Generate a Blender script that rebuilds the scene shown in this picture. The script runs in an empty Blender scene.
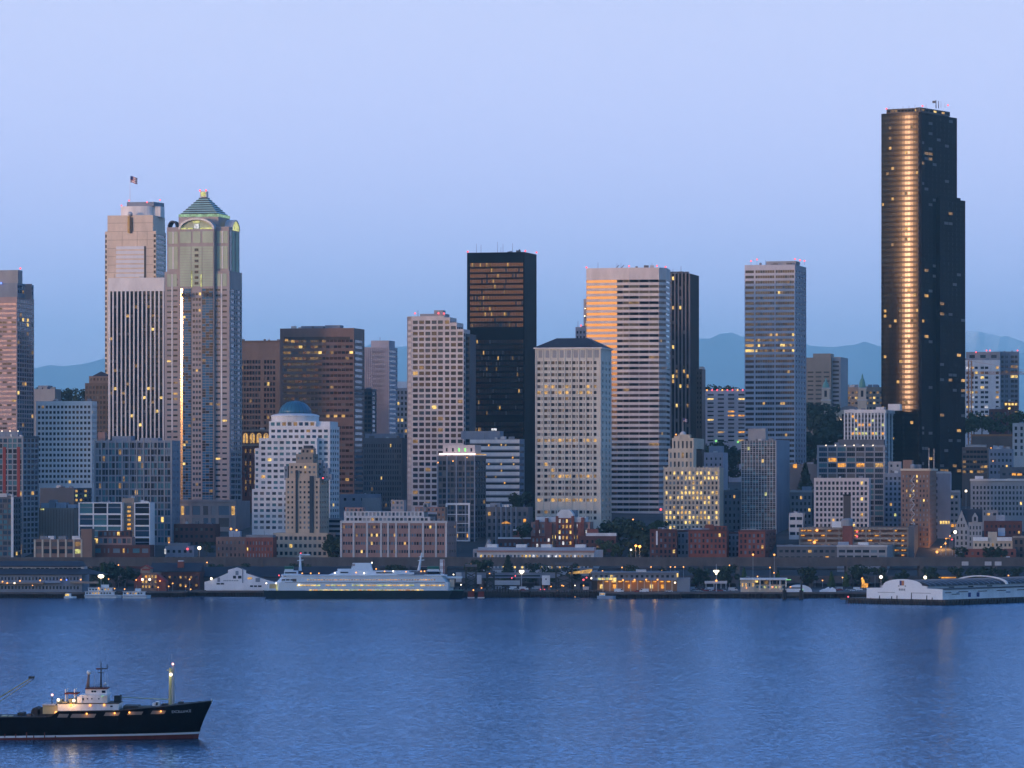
import bpy, math, random
from mathutils import Vector, Matrix
R = math.radians
sc = bpy.context.scene
COL = sc.collection

# ------------------------------------------------------------------ camera
CAM_H = 80.0          # height of the bluff above the bay
F = 4400.0            # focal length in pixels of a 1024 px wide frame
HY = 480.0            # image row of the horizon
cam = bpy.data.cameras.new('camera')
cam.sensor_width = 36.0
cam.lens = 36.0 * F / 1024.0
cam.shift_y = (HY - 384.0) / 1024.0
cam.clip_start = 1.0
cam.clip_end = 400000.0
cam_ob = bpy.data.objects.new('camera', cam)
COL.objects.link(cam_ob)
cam_ob.location = (0, 0, CAM_H)
cam_ob.rotation_euler = (R(90), 0, 0)
sc.camera = cam_ob

# ------------------------------------------------------------------ light
EXPO = 3.15
SUN_AZ = 50.0         # degrees left of straight behind the camera
SUN_EL = 1.6
sc.render.engine = 'CYCLES'
sc.view_settings.view_transform = 'Standard'
sc.view_settings.look = 'None'
sc.view_settings.exposure = EXPO
sc.view_settings.gamma = 1.0
sc.view_settings.use_curve_mapping = False
sc.cycles.use_denoising = True
sc.cycles.max_bounces = 6
sc.cycles.diffuse_bounces = 2
sc.cycles.glossy_bounces = 3
sc.cycles.transmission_bounces = 1
sc.cycles.volume_bounces = 2
sc.cycles.transparent_max_bounces = 4
sc.cycles.caustics_reflective = False
sc.cycles.caustics_refractive = False
sc.cycles.sample_clamp_indirect = 3.0

world = bpy.data.worlds.new('World')
sc.world = world
world.use_nodes = True
nt = world.node_tree
N, L = nt.nodes, nt.links
sky = N.new('ShaderNodeTexSky')
sky.sky_type = 'NISHITA'
sky.sun_disc = False
sky.sun_elevation = R(SUN_EL)
sky.sun_rotation = R(180 + SUN_AZ)
sky.ozone_density = 3.0
sky.dust_density = 1.0
bg = N['Background']
bg.inputs[1].default_value = 0.1
tcw = N.new('ShaderNodeTexCoord')
sepw = N.new('ShaderNodeSeparateXYZ')
L.new(tcw.outputs['Generated'], sepw.inputs[0])
# the eastern evening sky: lavender above a clear blue band (earth shadow)
SKY_E = [(0.00, (1.16, 1.20, 1.90)), (0.02, (1.18, 1.20, 1.90)), (0.041, (1.22, 1.20, 1.88)), (0.064, (1.17, 1.12, 1.64)),
         (0.105, (1.03, 1.01, 1.36)), (0.20, (0.45, 0.72, 1.35)), (0.45, (0.20, 0.50, 1.25))]
SKY_MUL = 1.0
rmp = N.new('ShaderNodeValToRGB')
cr = rmp.color_ramp
for i, (p, c) in enumerate(SKY_E):
    e = cr.elements[i] if i < 2 else cr.elements.new(p)
    e.position = p
    e.color = (c[0] * 0.25, c[1] * 0.25, c[2] * 0.25, 1)
L.new(sepw.outputs['Z'], rmp.inputs['Fac'])
mul = N.new('ShaderNodeVectorMath'); mul.operation = 'SCALE'
mul.inputs['Scale'].default_value = 4.0 * SKY_MUL
L.new(rmp.outputs['Color'], mul.inputs[0])
def wmap(sock, a, b, c, d):
    m = N.new('ShaderNodeMapRange'); m.interpolation_type = 'SMOOTHSTEP'
    m.inputs['From Min'].default_value = a; m.inputs['From Max'].default_value = b
    m.inputs['To Min'].default_value = c; m.inputs['To Max'].default_value = d
    L.new(sock, m.inputs['Value']); return m.outputs['Result']
east = wmap(sepw.outputs['Y'], -0.25, 0.55, 0.0, 1.0)
low = wmap(sepw.outputs['Z'], 0.25, 0.7, 1.0, 0.0)
mm = N.new('ShaderNodeMath'); mm.operation = 'MULTIPLY'
L.new(east, mm.inputs[0]); L.new(low, mm.inputs[1])
mix = N.new('ShaderNodeMix'); mix.data_type = 'RGBA'
L.new(mm.outputs[0], mix.inputs['Factor'])
tint = N.new('ShaderNodeVectorMath'); tint.operation = 'MULTIPLY'
tint.inputs[1].default_value = (0.95, 1.0, 1.22)
L.new(sky.outputs[0], tint.inputs[0])
L.new(tint.outputs[0], mix.inputs['A']); L.new(mul.outputs[0], mix.inputs['B'])
L.new(mix.outputs['Result'], bg.inputs[0])

sun = bpy.data.lights.new('sun', 'SUN')
sun.energy = 0.24
sun.angle = R(3.5)
sun.color = (1.0, 0.62, 0.42)
sun_ob = bpy.data.objects.new('sun', sun)
COL.objects.link(sun_ob)
sd = Vector((-math.sin(R(SUN_AZ)) * math.cos(R(SUN_EL)), -math.cos(R(SUN_AZ)) * math.cos(R(SUN_EL)), math.sin(R(SUN_EL))))
sun_ob.rotation_euler = sd.to_track_quat('Z', 'Y').to_euler()

# ------------------------------------------------------------------ materials
MATS = {}
def mat(name, col, rough=0.75, spec=0.3, metal=0.0, var=0.14, scale=0.12, emit=None, estr=0.0, ior=None, streak=True):
    m = bpy.data.materials.new(name)
    m.use_nodes = True
    t = m.node_tree
    b = t.nodes['Principled BSDF']
    b.inputs['Base Color'].default_value = (*col, 1)
    b.inputs['Roughness'].default_value = rough
    b.inputs['Specular IOR Level'].default_value = spec
    b.inputs['Metallic'].default_value = metal
    if ior: b.inputs['IOR'].default_value = ior
    if emit:
        b.inputs['Emission Color'].default_value = (*emit, 1)
        b.inputs['Emission Strength'].default_value = estr
        m.cycles.emission_sampling = 'NONE'
    if emit and name.startswith('lit_'):
        g = t.nodes.new('ShaderNodeNewGeometry'); n = t.nodes.new('ShaderNodeTexNoise')
        n.inputs['Scale'].default_value = 0.42; n.inputs['Detail'].default_value = 3; n.inputs['Roughness'].default_value = 0.8
        t.links.new(g.outputs['Position'], n.inputs['Vector'])
        r = t.nodes.new('ShaderNodeMapRange'); r.inputs['From Min'].default_value = 0.35; r.inputs['From Max'].default_value = 0.65
        r.inputs['To Min'].default_value = estr * 0.25; r.inputs['To Max'].default_value = estr * 1.5
        t.links.new(n.outputs['Fac'], r.inputs['Value']); t.links.new(r.outputs['Result'], b.inputs['Emission Strength'])
    if var:
        g = t.nodes.new('ShaderNodeNewGeometry')
        mp = t.nodes.new('ShaderNodeMapping')
        mp.inputs['Scale'].default_value = (1, 1, 0.35 if streak else 1)
        t.links.new(g.outputs['Position'], mp.inputs[0])
        n = t.nodes.new('ShaderNodeTexNoise')
        n.inputs['Scale'].default_value = scale
        n.inputs['Detail'].default_value = 5
        n.inputs['Roughness'].default_value = 0.65
        t.links.new(mp.outputs[0], n.inputs['Vector'])
        r = t.nodes.new('ShaderNodeMapRange')
        r.inputs['From Min'].default_value = 0.3; r.inputs['From Max'].default_value = 0.7
        r.inputs['To Min'].default_value = 1 - var; r.inputs['To Max'].default_value = 1 + var
        t.links.new(n.outputs['Fac'], r.inputs['Value'])
        v = t.nodes.new('ShaderNodeVectorMath'); v.operation = 'SCALE'
        v.inputs[0].default_value = col
        t.links.new(r.outputs['Result'], v.inputs['Scale'])
        t.links.new(v.outputs[0], b.inputs['Base Color'])
    MATS[name] = m
    return m

# walls
mat('white_concrete', (0.70, 0.68, 0.67)); mat('warm_concrete', (0.62, 0.545, 0.52))
mat('pale_stone', (0.55, 0.53, 0.52)); mat('cream_stone', (0.56, 0.47, 0.36))
mat('beige_stucco', (0.50, 0.39, 0.29)); mat('tan_wall', (0.30, 0.24, 0.19))
mat('pink_granite', (0.40, 0.29, 0.27)); mat('mauve_granite', (0.36, 0.31, 0.30))
mat('green_panel', (0.42, 0.48, 0.35)); mat('brown_granite', (0.19, 0.118, 0.098), 0.6)
mat('dark_brown', (0.10, 0.075, 0.065), 0.6); mat('dark_bronze', (0.045, 0.037, 0.035), 0.5)
mat('black_granite', (0.009, 0.009, 0.012), 0.6, 0.03); mat('grey_concrete', (0.30, 0.30, 0.31))
mat('dark_grey', (0.12, 0.12, 0.13)); mat('lilac_panel', (0.36, 0.34, 0.38)); mat('blue_grey', (0.22, 0.25, 0.30))
mat('red_brick', (0.23, 0.075, 0.055), 0.85, var=0.22); mat('dark_brick', (0.12, 0.05, 0.045), 0.85, var=0.2)
mat('pink_brick', (0.34, 0.20, 0.17), 0.85); mat('brown_brick', (0.26, 0.16, 0.12), 0.85)
mat('red_panel', (0.30, 0.05, 0.04)); mat('white_paint', (0.78, 0.78, 0.77), 0.5, var=0.08)
mat('bright_white', (0.88, 0.88, 0.88), 0.5, var=0.05); mat('glass_sky_blue', (0.03, 0.13, 0.24), 0.1, 0.15, var=0); mat('sand_panel', (0.64, 0.53, 0.43)); mat('cream_concrete', (0.58, 0.545, 0.475)); mat('dark_fin', (0.20, 0.17, 0.165)); mat('cool_panel', (0.47, 0.47, 0.52)); mat('grey_brown', (0.165, 0.128, 0.115)); mat('glass_amber', (0.15, 0.105, 0.06), 0.08, 0.5, 0.9, var=0); mat('polished_granite', (0.009, 0.0066, 0.005), 0.25, 0.4, 0.8, var=0); mat('pale_sky_sheen', (0.58, 0.60, 0.66), 0.35, 0.5, var=0.05); mat('pier_white', (0.78, 0.77, 0.78), 0.6, var=0.12); mat('roof_dark', (0.06, 0.062, 0.07), 0.8)  # the deep blue bay glass has its mirrored sky put into the base colour
mat('slate_roof', (0.035, 0.036, 0.045), 0.7); mat('roof_grey', (0.22, 0.23, 0.25), 0.8); mat('blue_roof', (0.30, 0.36, 0.45), 0.5)
mat('copper_green', (0.14, 0.32, 0.27), 0.6); mat('dome_blue', (0.03, 0.14, 0.22), 0.3, 0.6)
mat('green_metal', (0.33, 0.53, 0.47), 0.35, 0.5); mat('steel', (0.45, 0.46, 0.48), 0.45, 0.5, 0.3)
mat('viaduct_concrete', (0.12, 0.105, 0.10), 0.9, var=0.25); mat('arcade_wall', (0.30, 0.20, 0.12), 0.8); mat('deck_wood', (0.10, 0.085, 0.07), 0.9, var=0.25)
mat('pile_wood', (0.05, 0.04, 0.035), 0.95); mat('crane_orange', (0.55, 0.20, 0.07), 0.5)
mat('asphalt', (0.05, 0.05, 0.052), 0.9); mat('trunk_bark', (0.06, 0.045, 0.035), 0.95)
mat('hull_black', (0.004, 0.004, 0.005), 0.6, 0.03, var=0.35, scale=0.3); mat('rust_red', (0.16, 0.03, 0.02), 0.8, var=0.3)
mat('hull_green', (0.004, 0.012, 0.011), 0.4); mat('ferry_green', (0.02, 0.13, 0.09), 0.4)
mat('ferry_white', (0.62, 0.72, 0.78), 0.4, var=0.05)
mat('ship_white', (0.84, 0.83, 0.81), 0.5, var=0.16, scale=0.5); mat('ship_yellow', (0.52, 0.45, 0.24), 0.5)
mat('ship_deck', (0.10, 0.09, 0.07), 0.9); mat('gear_dark', (0.05, 0.045, 0.04), 0.7)
mat('flag_red', (0.45, 0.12, 0.13), 0.9); mat('flag_white', (0.75, 0.75, 0.75), 0.9); mat('flag_blue', (0.05, 0.07, 0.22), 0.9)
mat('car_red', (0.3, 0.03, 0.03), 0.3, 0.5); mat('car_white', (0.7, 0.7, 0.7), 0.3, 0.5); mat('car_dark', (0.03, 0.03, 0.04), 0.3, 0.5); mat('car_silver', (0.35, 0.36, 0.38), 0.3, 0.5)
mat('tent_white', (0.78, 0.80, 0.82), 0.6)
# glass
mat('glass_navy', (0.010, 0.015, 0.028), 0.10, 0.5, ior=1.45, var=0)
mat('glass_slate', (0.035, 0.05, 0.07), 0.12, 0.5, ior=1.45, var=0)
mat('glass_blue', (0.025, 0.065, 0.115), 0.08, 0.5, ior=1.5, var=0)
mat('glass_teal', (0.07, 0.19, 0.23), 0.10, 0.5, ior=1.5, var=0)
mat('glass_pale', (0.15, 0.21, 0.26), 0.15, 0.5, ior=1.5, var=0)
mat('glass_brown', (0.06, 0.035, 0.03), 0.12, 0.5, ior=1.65, var=0)
mat('glass_bronze', (0.115, 0.070, 0.058), 0.16, 0.5, 0.75, var=0)
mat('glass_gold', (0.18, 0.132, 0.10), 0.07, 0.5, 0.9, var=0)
mat('glass_pink', (0.40, 0.28, 0.29), 0.25, 0.5, 0.6, var=0)
mat('glass_black', (0.006, 0.007, 0.010), 0.3, 0.03, ior=1.35, var=0)
mat('glass_mirror', (0.15, 0.17, 0.20), 0.08, 0.5, 0.8, var=0)
mat('blind_dim', (0.13, 0.12, 0.115), 0.6, var=0); mat('blind_grey', (0.30, 0.30, 0.30), 0.6, var=0)
# things that give off light
LS = 0.045
mat('lit_warm', (0.02, 0.015, 0.01), 0.5, emit=(1.0, 0.56, 0.16), estr=1.1 * LS * 1.6, var=0)
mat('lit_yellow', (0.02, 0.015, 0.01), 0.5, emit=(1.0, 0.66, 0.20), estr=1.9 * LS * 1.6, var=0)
mat('lit_dim', (0.02, 0.015, 0.01), 0.5, emit=(1.0, 0.55, 0.18), estr=0.40 * LS * 1.6, var=0)
mat('lit_lime', (0.02, 0.015, 0.01), 0.5, emit=(0.85, 0.85, 0.30), estr=1.2 * LS * 1.6, var=0)
mat('lit_green', (0.02, 0.02, 0.01), 0.5, emit=(0.50, 0.85, 0.52), estr=0.8 * LS * 1.6, var=0)
mat('lit_white', (0.02, 0.015, 0.01), 0.5, emit=(0.95, 0.95, 1.0), estr=1.2 * LS * 1.6, var=0)
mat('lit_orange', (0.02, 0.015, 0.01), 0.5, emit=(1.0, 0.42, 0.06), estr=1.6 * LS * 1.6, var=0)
mat('lamp_red', (0.5, 0.05, 0.05), 0.5, emit=(1.0, 0.10, 0.13), estr=0.24, var=0)
mat('lamp_pink', (0.5, 0.3, 0.3), 0.5, emit=(1.0, 0.45, 0.38), estr=0.3, var=0)
mat('lamp_orange', (0.5, 0.3, 0.1), 0.5, emit=(1.0, 0.38, 0.09), estr=0.24, var=0)
mat('lamp_white', (0.7, 0.7, 0.7), 0.5, emit=(1.0, 0.80, 0.55), estr=0.42, var=0)
mat('lamp_blue', (0.1, 0.1, 0.7), 0.5, emit=(0.1, 0.2, 1.0), estr=0.4, var=0)
mat('lamp_green', (0.1, 0.6, 0.2), 0.5, emit=(0.35, 1.0, 0.25), estr=0.1, var=0)
mat('glow_strip', (0.8, 0.6, 0.6), 0.5, emit=(1.0, 0.72, 0.66), estr=0.2, var=0)

# ------------------------------------------------------------------ mesh helper
class MB:
    def __init__(s): s.v = []; s.f = []; s.m = []
    def quad(s, a, b, c, d, mi=0):
        n = len(s.v); s.v += [a, b, c, d]; s.f.append((n, n + 1, n + 2, n + 3)); s.m.append(mi)
    def tri(s, a, b, c, mi=0):
        n = len(s.v); s.v += [a, b, c]; s.f.append((n, n + 1, n + 2)); s.m.append(mi)
    def box(s, x0, x1, y0, y1, z0, z1, mi=0):
        n = len(s.v)
        s.v += [(x0, y0, z0), (x1, y0, z0), (x1, y1, z0), (x0, y1, z0), (x0, y0, z1), (x1, y0, z1), (x1, y1, z1), (x0, y1, z1)]
        for q in ((0, 3, 2, 1), (4, 5, 6, 7), (0, 1, 5, 4), (1, 2, 6, 5), (2, 3, 7, 6), (3, 0, 4, 7)):
            s.f.append(tuple(n + i for i in q)); s.m.append(mi)
        return s
    def prism(s, pts, z0, z1, mi=0, caps=True):
        n = len(s.v); k = len(pts)
        s.v += [(x, y, z0) for x, y in pts] + [(x, y, z1) for x, y in pts]
        for i in range(k):
            j = (i + 1) % k
            s.f.append((n + i, n + j, n + k + j, n + k + i)); s.m.append(mi)
        if caps:
            s.f.append(tuple(n + k + i for i in range(k))); s.m.append(mi)
            s.f.append(tuple(n + k - 1 - i for i in range(k))); s.m.append(mi)
        return s
    def extrude(s, prof, axis_from, axis_to, plane='xz', mi=0):
        """closed outline in a vertical plane, given thickness along the third axis"""
        n = len(s.v); k = len(prof)
        def P(a, b, t): return (a, t, b) if plane == 'xz' else (t, a, b)
        s.v += [P(a, b, axis_from) for a, b in prof] + [P(a, b, axis_to) for a, b in prof]
        for i in range(k):
            j = (i + 1) % k
            s.f.append((n + i, n + j, n + k + j, n + k + i)); s.m.append(mi)
        s.f.append(tuple(n + i for i in range(k))); s.m.append(mi)
        s.f.append(tuple(n + 2 * k - 1 - i for i in range(k))); s.m.append(mi)
        return s
    def tube(s, a, b, r0, r1=None, seg=8, mi=0):
        if r1 is None: r1 = r0
        a = Vector(a); b = Vector(b); d = (b - a).normalized()
        u = d.orthogonal().normalized(); w = d.cross(u)
        n = len(s.v)
        for p, r in ((a, r0), (b, r1)):
            for i in range(seg):
                t = 2 * math.pi * i / seg
                s.v.append(tuple(p + u * math.cos(t) * r + w * math.sin(t) * r))
        for i in range(seg):
            j = (i + 1) % seg
            s.f.append((n + i, n + j, n + seg + j, n + seg + i)); s.m.append(mi)
        s.f.append(tuple(n + seg - 1 - i for i in range(seg))); s.m.append(mi)
        s.f.append(tuple(n + seg + i for i in range(seg))); s.m.append(mi)
        return s
    def lathe(s, prof, c=(0, 0, 0), seg=20, mi=0):
        n = len(s.v); k = len(prof)
        for r, z in prof:
            for i in range(seg):
                t = 2 * math.pi * i / seg
                s.v.append((c[0] + r * math.cos(t), c[1] + r * math.sin(t), c[2] + z))
        for a in range(k - 1):
            for i in range(seg):
                j = (i + 1) % seg
                s.f.append((n + a * seg + i, n + a * seg + j, n + (a + 1) * seg + j, n + (a + 1) * seg + i)); s.m.append(mi)
        s.f.append(tuple(n + seg - 1 - i for i in range(seg))); s.m.append(mi)
        s.f.append(tuple(n + (k - 1) * seg + i for i in range(seg))); s.m.append(mi)
        return s
    def ball(s, c, r, seg=10, ring=6, mi=0):
        return s.lathe([(max(r * math.sin(math.pi * i / ring), r * 0.02), -r * math.cos(math.pi * i / ring)) for i in range(ring + 1)], c, seg, mi)
    def mesh(s, name, mats):
        me = bpy.data.meshes.new(name)
        me.from_pydata(s.v, [], s.f)
        for m in mats: me.materials.append(MATS[m] if isinstance(m, str) else m)
        if len(mats) > 1: me.polygons.foreach_set('material_index', s.m)
        me.update()
        return me
    def build(s, name, mats, parent=None, loc=None, rz=0, smooth=False):
        if isinstance(mats, str): mats = [mats]
        me = s.mesh(name, mats)
        if smooth: me.polygons.foreach_set('use_smooth', [True] * len(me.polygons))
        return link(name, me, parent, loc, rz)

def link(name, data, parent=None, loc=None, rz=0):
    o = bpy.data.objects.new(name, data)
    COL.objects.link(o)
    if parent is not None: o.parent = parent
    if loc is not None: o.location = loc
    if rz: o.rotation_euler = (0, 0, rz)
    return o

def tag(o, label=None, cat=None, group=None, kind=None):
    if label: o['label'] = label
    if cat: o['category'] = cat
    if group: o['group'] = group
    if kind: o['kind'] = kind
    return o

def thing(name, label, cat, loc=(0, 0, 0), rz=0, group=None):
    return tag(link(name, None, None, loc, rz), label, cat, group)

KIDS = {}
def copy_tree(o, parent=None):
    c = o.copy(); COL.objects.link(c)
    if parent is not None: c.parent = parent
    for ch in o.children: copy_tree(ch, c)
    return c

def at(px, py, Y):
    """the place, Y metres out over the bay, that the camera sees at an image position"""
    return Vector(((px - 512) * Y / F, Y, CAM_H - (py - HY) * Y / F))
def zat(py, Y): return CAM_H - (py - HY) * Y / F

GP = [(3040, 3.4), (3150, 4.0), (3170, 8), (3230, 20), (3350, 36), (3600, 56), (4000, 78), (4200, 92), (4500, 112), (5000, 104), (6500, 70), (130000, 60)]
def ground(Y):
    for (a, za), (b, zb) in zip(GP, GP[1:]):
        if Y <= b: return za + (zb - za) * max(0, (Y - a)) / (b - a)
    return 60.0
def water_y(py): return F * CAM_H / (py - HY)

# ------------------------------------------------------------------ building helper
PANES = {}
def pane_mesh(w, h, m):
    k = (round(w, 2), round(h, 2), m)
    if k not in PANES:
        PANES[k] = MB().box(-w / 2, w / 2, 0, 0.12, -h / 2, h / 2).mesh('window', [m])
    return PANES[k]

class B:
    """a building: Empty at the base, walls with real openings, one pane object per window"""
    def __init__(s, name, label, xl, xs, yt, Y, th=12.0, x1=None, D=None, cat='building', group=None, base=None):
        s.Y = Y; s.th = R(th); s.px = Y / F
        s.ex = Vector((math.cos(s.th), -math.sin(s.th))); s.ey = Vector((math.sin(s.th), math.cos(s.th)))
        s.O = Vector(((xs - 512) * Y / F, Y))
        s.base = ground(Y) - 6 if base is None else base
        s.W = -s.lx(xl)
        if x1 is not None: D = s.ly(x1, 0)
        s.D = D or 30.0
        s.H = zat(yt, Y) - s.base
        s.c = Vector((-s.W / 2, s.D / 2))
        o2 = s.O + s.ex * s.c.x + s.ey * s.c.y
        s.root = thing(name, label, cat, (o2.x, o2.y, s.base), -s.th, group)
        s.acc = {}; s.pmat = {}; s.wins = []
        s.rng = random.Random(name + label)
    # image column -> local x on the plane y=f ; -> local y on the plane x=lx
    def lx(s, px, f=0.0):
        k = (px - 512) / F; o = s.O + s.ey * f; d = s.ex
        return (k * o.y - o.x) / (d.x - k * d.y)
    def ly(s, px, lx):
        k = (px - 512) / F; o = s.O + s.ex * lx; d = s.ey
        return (k * o.y - o.x) / (d.x - k * d.y)
    def z(s, py, f=0.0): return zat(py, s.Y + f) - s.base
    def P(s, x, y, z): return (x - s.c.x, y - s.c.y, z)
    def mb(s, part, m):
        if part not in s.acc: s.acc[part] = MB(); s.pmat[part] = m
        return s.acc[part]
    def facade(s, part, m, p0, p1, z0, z1, sp):
        mb = s.mb(part, m)
        p0 = Vector(p0); p1 = Vector(p1); d = p1 - p0; w = d.length; d = d / w
        inn = Vector((-d.y, d.x))
        def Q(a, z, dep=0.0):
            p = p0 + d * a + inn * dep
            return s.P(p.x, p.y, z)
        def rect(a, b, c, e, mi=0):
            if b - a > 1e-4 and e - c > 1e-4: mb.quad(Q(a, c), Q(b, c), Q(b, e), Q(a, e))
        if not sp: rect(0, w, z0, z1); return
        pitch = sp['p'] * s.px; top = sp.get('top', 2) * s.px; hf = sp.get('hf', 0.55)
        rec = sp.get('rec', 0.45)
        zb = z0 + sp.get('bot', 0) * s.px
        if 'yb' in sp: zb = max(zb, s.z(sp['yb']))
        if 'cols' in sp: cols = [(a * w, b * w) for a, b in sp['cols']]
        else:
            ml = sp.get('ml', 0.02) * w; mr = sp.get('mr', 0.02) * w; nx = sp['nx']; wf = sp.get('wf', 0.6)
            cw = (w - ml - mr) / nx
            cols = [(ml + i * cw + cw * (1 - wf) / 2, ml + (i + 1) * cw - cw * (1 - wf) / 2) for i in range(nx)]
        glass = sp.get('glass', ['glass_navy']); lit = sp.get('lit', 0.02); lr = sp.get('litrows', {}); skip = sp.get('skip', ())
        lits = sp.get('lits', ['lit_warm', 'lit_yellow', 'lit_dim', 'lit_dim'])
        ang = math.atan2(d.y, d.x); nb = len(cols) > 3
        zt = z1; i = 0
        while True:
            wt = z1 - top - i * pitch; wb = wt - hf * pitch
            if wb < zb + 0.05: break
            if i not in skip:
                rect(0, w, wt, zt)
                a0 = 0
                for a, b in cols:
                    rect(a0, a, wb, wt); a0 = b
                    mb.quad(Q(a, wb), Q(a, wt), Q(a, wt, rec), Q(a, wb, rec)); mb.quad(Q(b, wt), Q(b, wb), Q(b, wb, rec), Q(b, wt, rec))
                    mb.quad(Q(a, wt), Q(b, wt), Q(b, wt, rec), Q(a, wt, rec)); mb.quad(Q(b, wb), Q(a, wb), Q(a, wb, rec), Q(b, wb, rec))
                    pr = lr.get(i, lit)
                    g = s.rng.choice(lits) if s.rng.random() < pr else ('blind_dim' if nb and s.rng.random() < .06 else s.rng.choice(glass))
                    c = p0 + d * (a + b) / 2 + inn * rec
                    s.wins.append((b - a, wt - wb, s.P(c.x, c.y, (wt + wb) / 2), ang, g))
                rect(a0, w, wb, wt)
                zt = wb
            i += 1
        rect(0, w, z0, zt)
    def poly(s, part, m, pts, z0, z1, specs=(), cap=True):
        """vertical walls round a counter-clockwise outline; specs[i] dresses the edge i -> i+1"""
        k = len(pts)
        for i in range(k):
            sp = specs[i] if i < len(specs) else None
            s.facade(part, m, pts[i], pts[(i + 1) % k], z0, z1, sp)
        if cap:
            mb = s.mb(part, m); n = len(mb.v)
            mb.v += [s.P(x, y, z1) for x, y in pts]; mb.f.append(tuple(range(n, n + k))); mb.m.append(0)
    def vol(s, xl=None, xr=None, yt=None, yb=None, f=0.0, D=None, x1=None, part='wall', m='warm_concrete', front=None, side=None):
        a = -s.W if xl is None else s.lx(xl, f)
        b = 0.0 if xr is None else s.lx(xr, f)
        if x1 is not None: D = s.ly(x1, b) - f
        elif D is None: D = s.D - f
        z1 = s.H if yt is None else s.z(yt, f)
        z0 = 0.0 if yb is None else s.z(yb, f)
        s.poly(part, m, [(a, f), (b, f), (b, f + D), (a, f + D)], z0, z1, [front, side])
        return a, b, f, f + D, z0, z1
    def box(s, part, m, x0, x1, y0, y1, z0, z1):
        mb = s.mb(part, m); a = s.P(x0, y0, z0); b = s.P(x1, y1, z1)
        mb.box(a[0], b[0], a[1], b[1], a[2], b[2]); return mb
    def pbox(s, part, m, xl, xr, yt, yb, f=-0.4, D=None):
        """box given by image columns and rows on the plane y=f"""
        D = D if D is not None else 0.8
        s.box(part, m, s.lx(xl, f), s.lx(xr, f), f, f + D, s.z(yb, f), s.z(yt, f))
    def pone(s, name, m, xl, xr, yt, yb, f=-0.4, D=0.8):
        a = s.P(s.lx(xl, f), f, s.z(yb, f)); b = s.P(s.lx(xr, f), f + D, s.z(yt, f))
        return MB().box(a[0], b[0], a[1], b[1], a[2], b[2]).build(name, m, s.root)
    def fins(s, part, m, x0, x1, n, w, dep, z0, z1, f=0.0):
        for i in range(n + 1):
            x = x0 + (x1 - x0) * i / n
            s.box(part, m, x - w / 2, x + w / 2, f - dep, f + 0.02, z0, z1)
    def sidefins(s, part, m, y0, y1, n, w, dep, z0, z1, x=0.0):
        for i in range(n + 1):
            y = y0 + (y1 - y0) * i / n
            s.box(part, m, x - 0.02, x + dep, y - w / 2, y + w / 2, z0, z1)
    def one(s, name, m, mb, smooth=False):
        return mb.build(name, m, s.root, smooth=smooth)
    def light(s, px, py, f=3.0, m='lamp_red', r=0.8, name='warning_light'):
        x = s.lx(px, f); z = s.z(py, f)
        return MB().ball((0, 0, 0), r).build(name, m, s.root, s.P(x, f, z))
    def rod(s, px, py, zb, f=5.0, r=0.22, name='antenna', m='dark_grey'):
        x = s.lx(px, f)
        return MB().tube((0, 0, zb), (0, 0, s.z(py, f)), r, r * 0.6, 6).build(name, m, s.root, s.P(x, f, 0))
    def clutter(s):
        r = s.rng
        for i in range(r.randint(2, 4)):
            w = r.uniform(1.2, 4.5); x = r.uniform(-s.W + 3, -w - 1.5) if s.W > 10 else -s.W / 2; y = r.uniform(1.2, 5); h = r.uniform(.7, 2.1)
            a = s.P(x, y, s.H); MB().box(a[0], a[0] + w, a[1], a[1] + r.uniform(1.5, 4), s.H - .1, s.H + h).build('roof_vent', r.choice(['roof_grey', 'dark_grey', 'blue_grey', 'steel']), s.root)
        if s.W > 20:
            x = r.uniform(-s.W + 3, -3); a = s.P(x, 3, 0); MB().tube((a[0], a[1], s.H - .1), (a[0], a[1], s.H + r.uniform(2, 5)), .14, .08, 5).build('roof_mast', 'dark_grey', s.root)
    def done(s, top=True):
        if top and s.root['category'] in ('office building', 'skyscraper', 'building', 'apartment building', 'hotel', 'warehouse') and not any(k in s.root['label'] for k in ('dome', 'pyramid', 'hipped', 'stepped', 'gable', 'tallest', 'crowned', 'pointed', 'peaked', 'blue-roofed', 'light blue roof', 'bay tops', 'hut')): s.clutter()
        for part, mb in s.acc.items():
            nm = part.split('#')[0]
            mb.build(nm, s.pmat[part], s.root)
        ws = sorted(s.wins, key=lambda q: -q[0] * q[1])
        for w, h, p, ang, g in ws[:100]:
            link('window', pane_mesh(w, h, g), s.root, p, ang)
        rest = ws[100:]
        if rest:
            ms = sorted({q[4] for q in rest}); mb = MB()
            for w, h, p, ang, g in rest:
                c, sn = math.cos(ang) * w / 2, math.sin(ang) * w / 2
                mb.quad((p[0] - c, p[1] - sn, p[2] - h / 2), (p[0] + c, p[1] + sn, p[2] - h / 2), (p[0] + c, p[1] + sn, p[2] + h / 2), (p[0] - c, p[1] - sn, p[2] + h / 2), ms.index(g))
            tag(mb.build('window', ms, s.root), kind='stuff')
        return s
# ================================================================== the setting
def structure(o): o['kind'] = 'structure'; return o

# ground: one sheet from the sea wall up over the hill and out to the mountains
g = MB(); n = 0
for (y, z) in GP:
    for x in (-30000, -3000, 0, 3000, 30000): g.v.append((x, y, z))
for r in range(len(GP) - 1):
    for c in range(4):
        a = r * 5 + c
        g.f.append((a, a + 1, a + 6, a + 5)); g.m.append(0)
g.quad((-30000, 3040, -3), (30000, 3040, -3), (30000, 3040, 3.4), (-30000, 3040, 3.4))
mat('ground_dark', (0.07, 0.07, 0.068), 0.9, var=0.3, scale=0.03)
structure(g.build('ground', 'ground_dark'))

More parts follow.
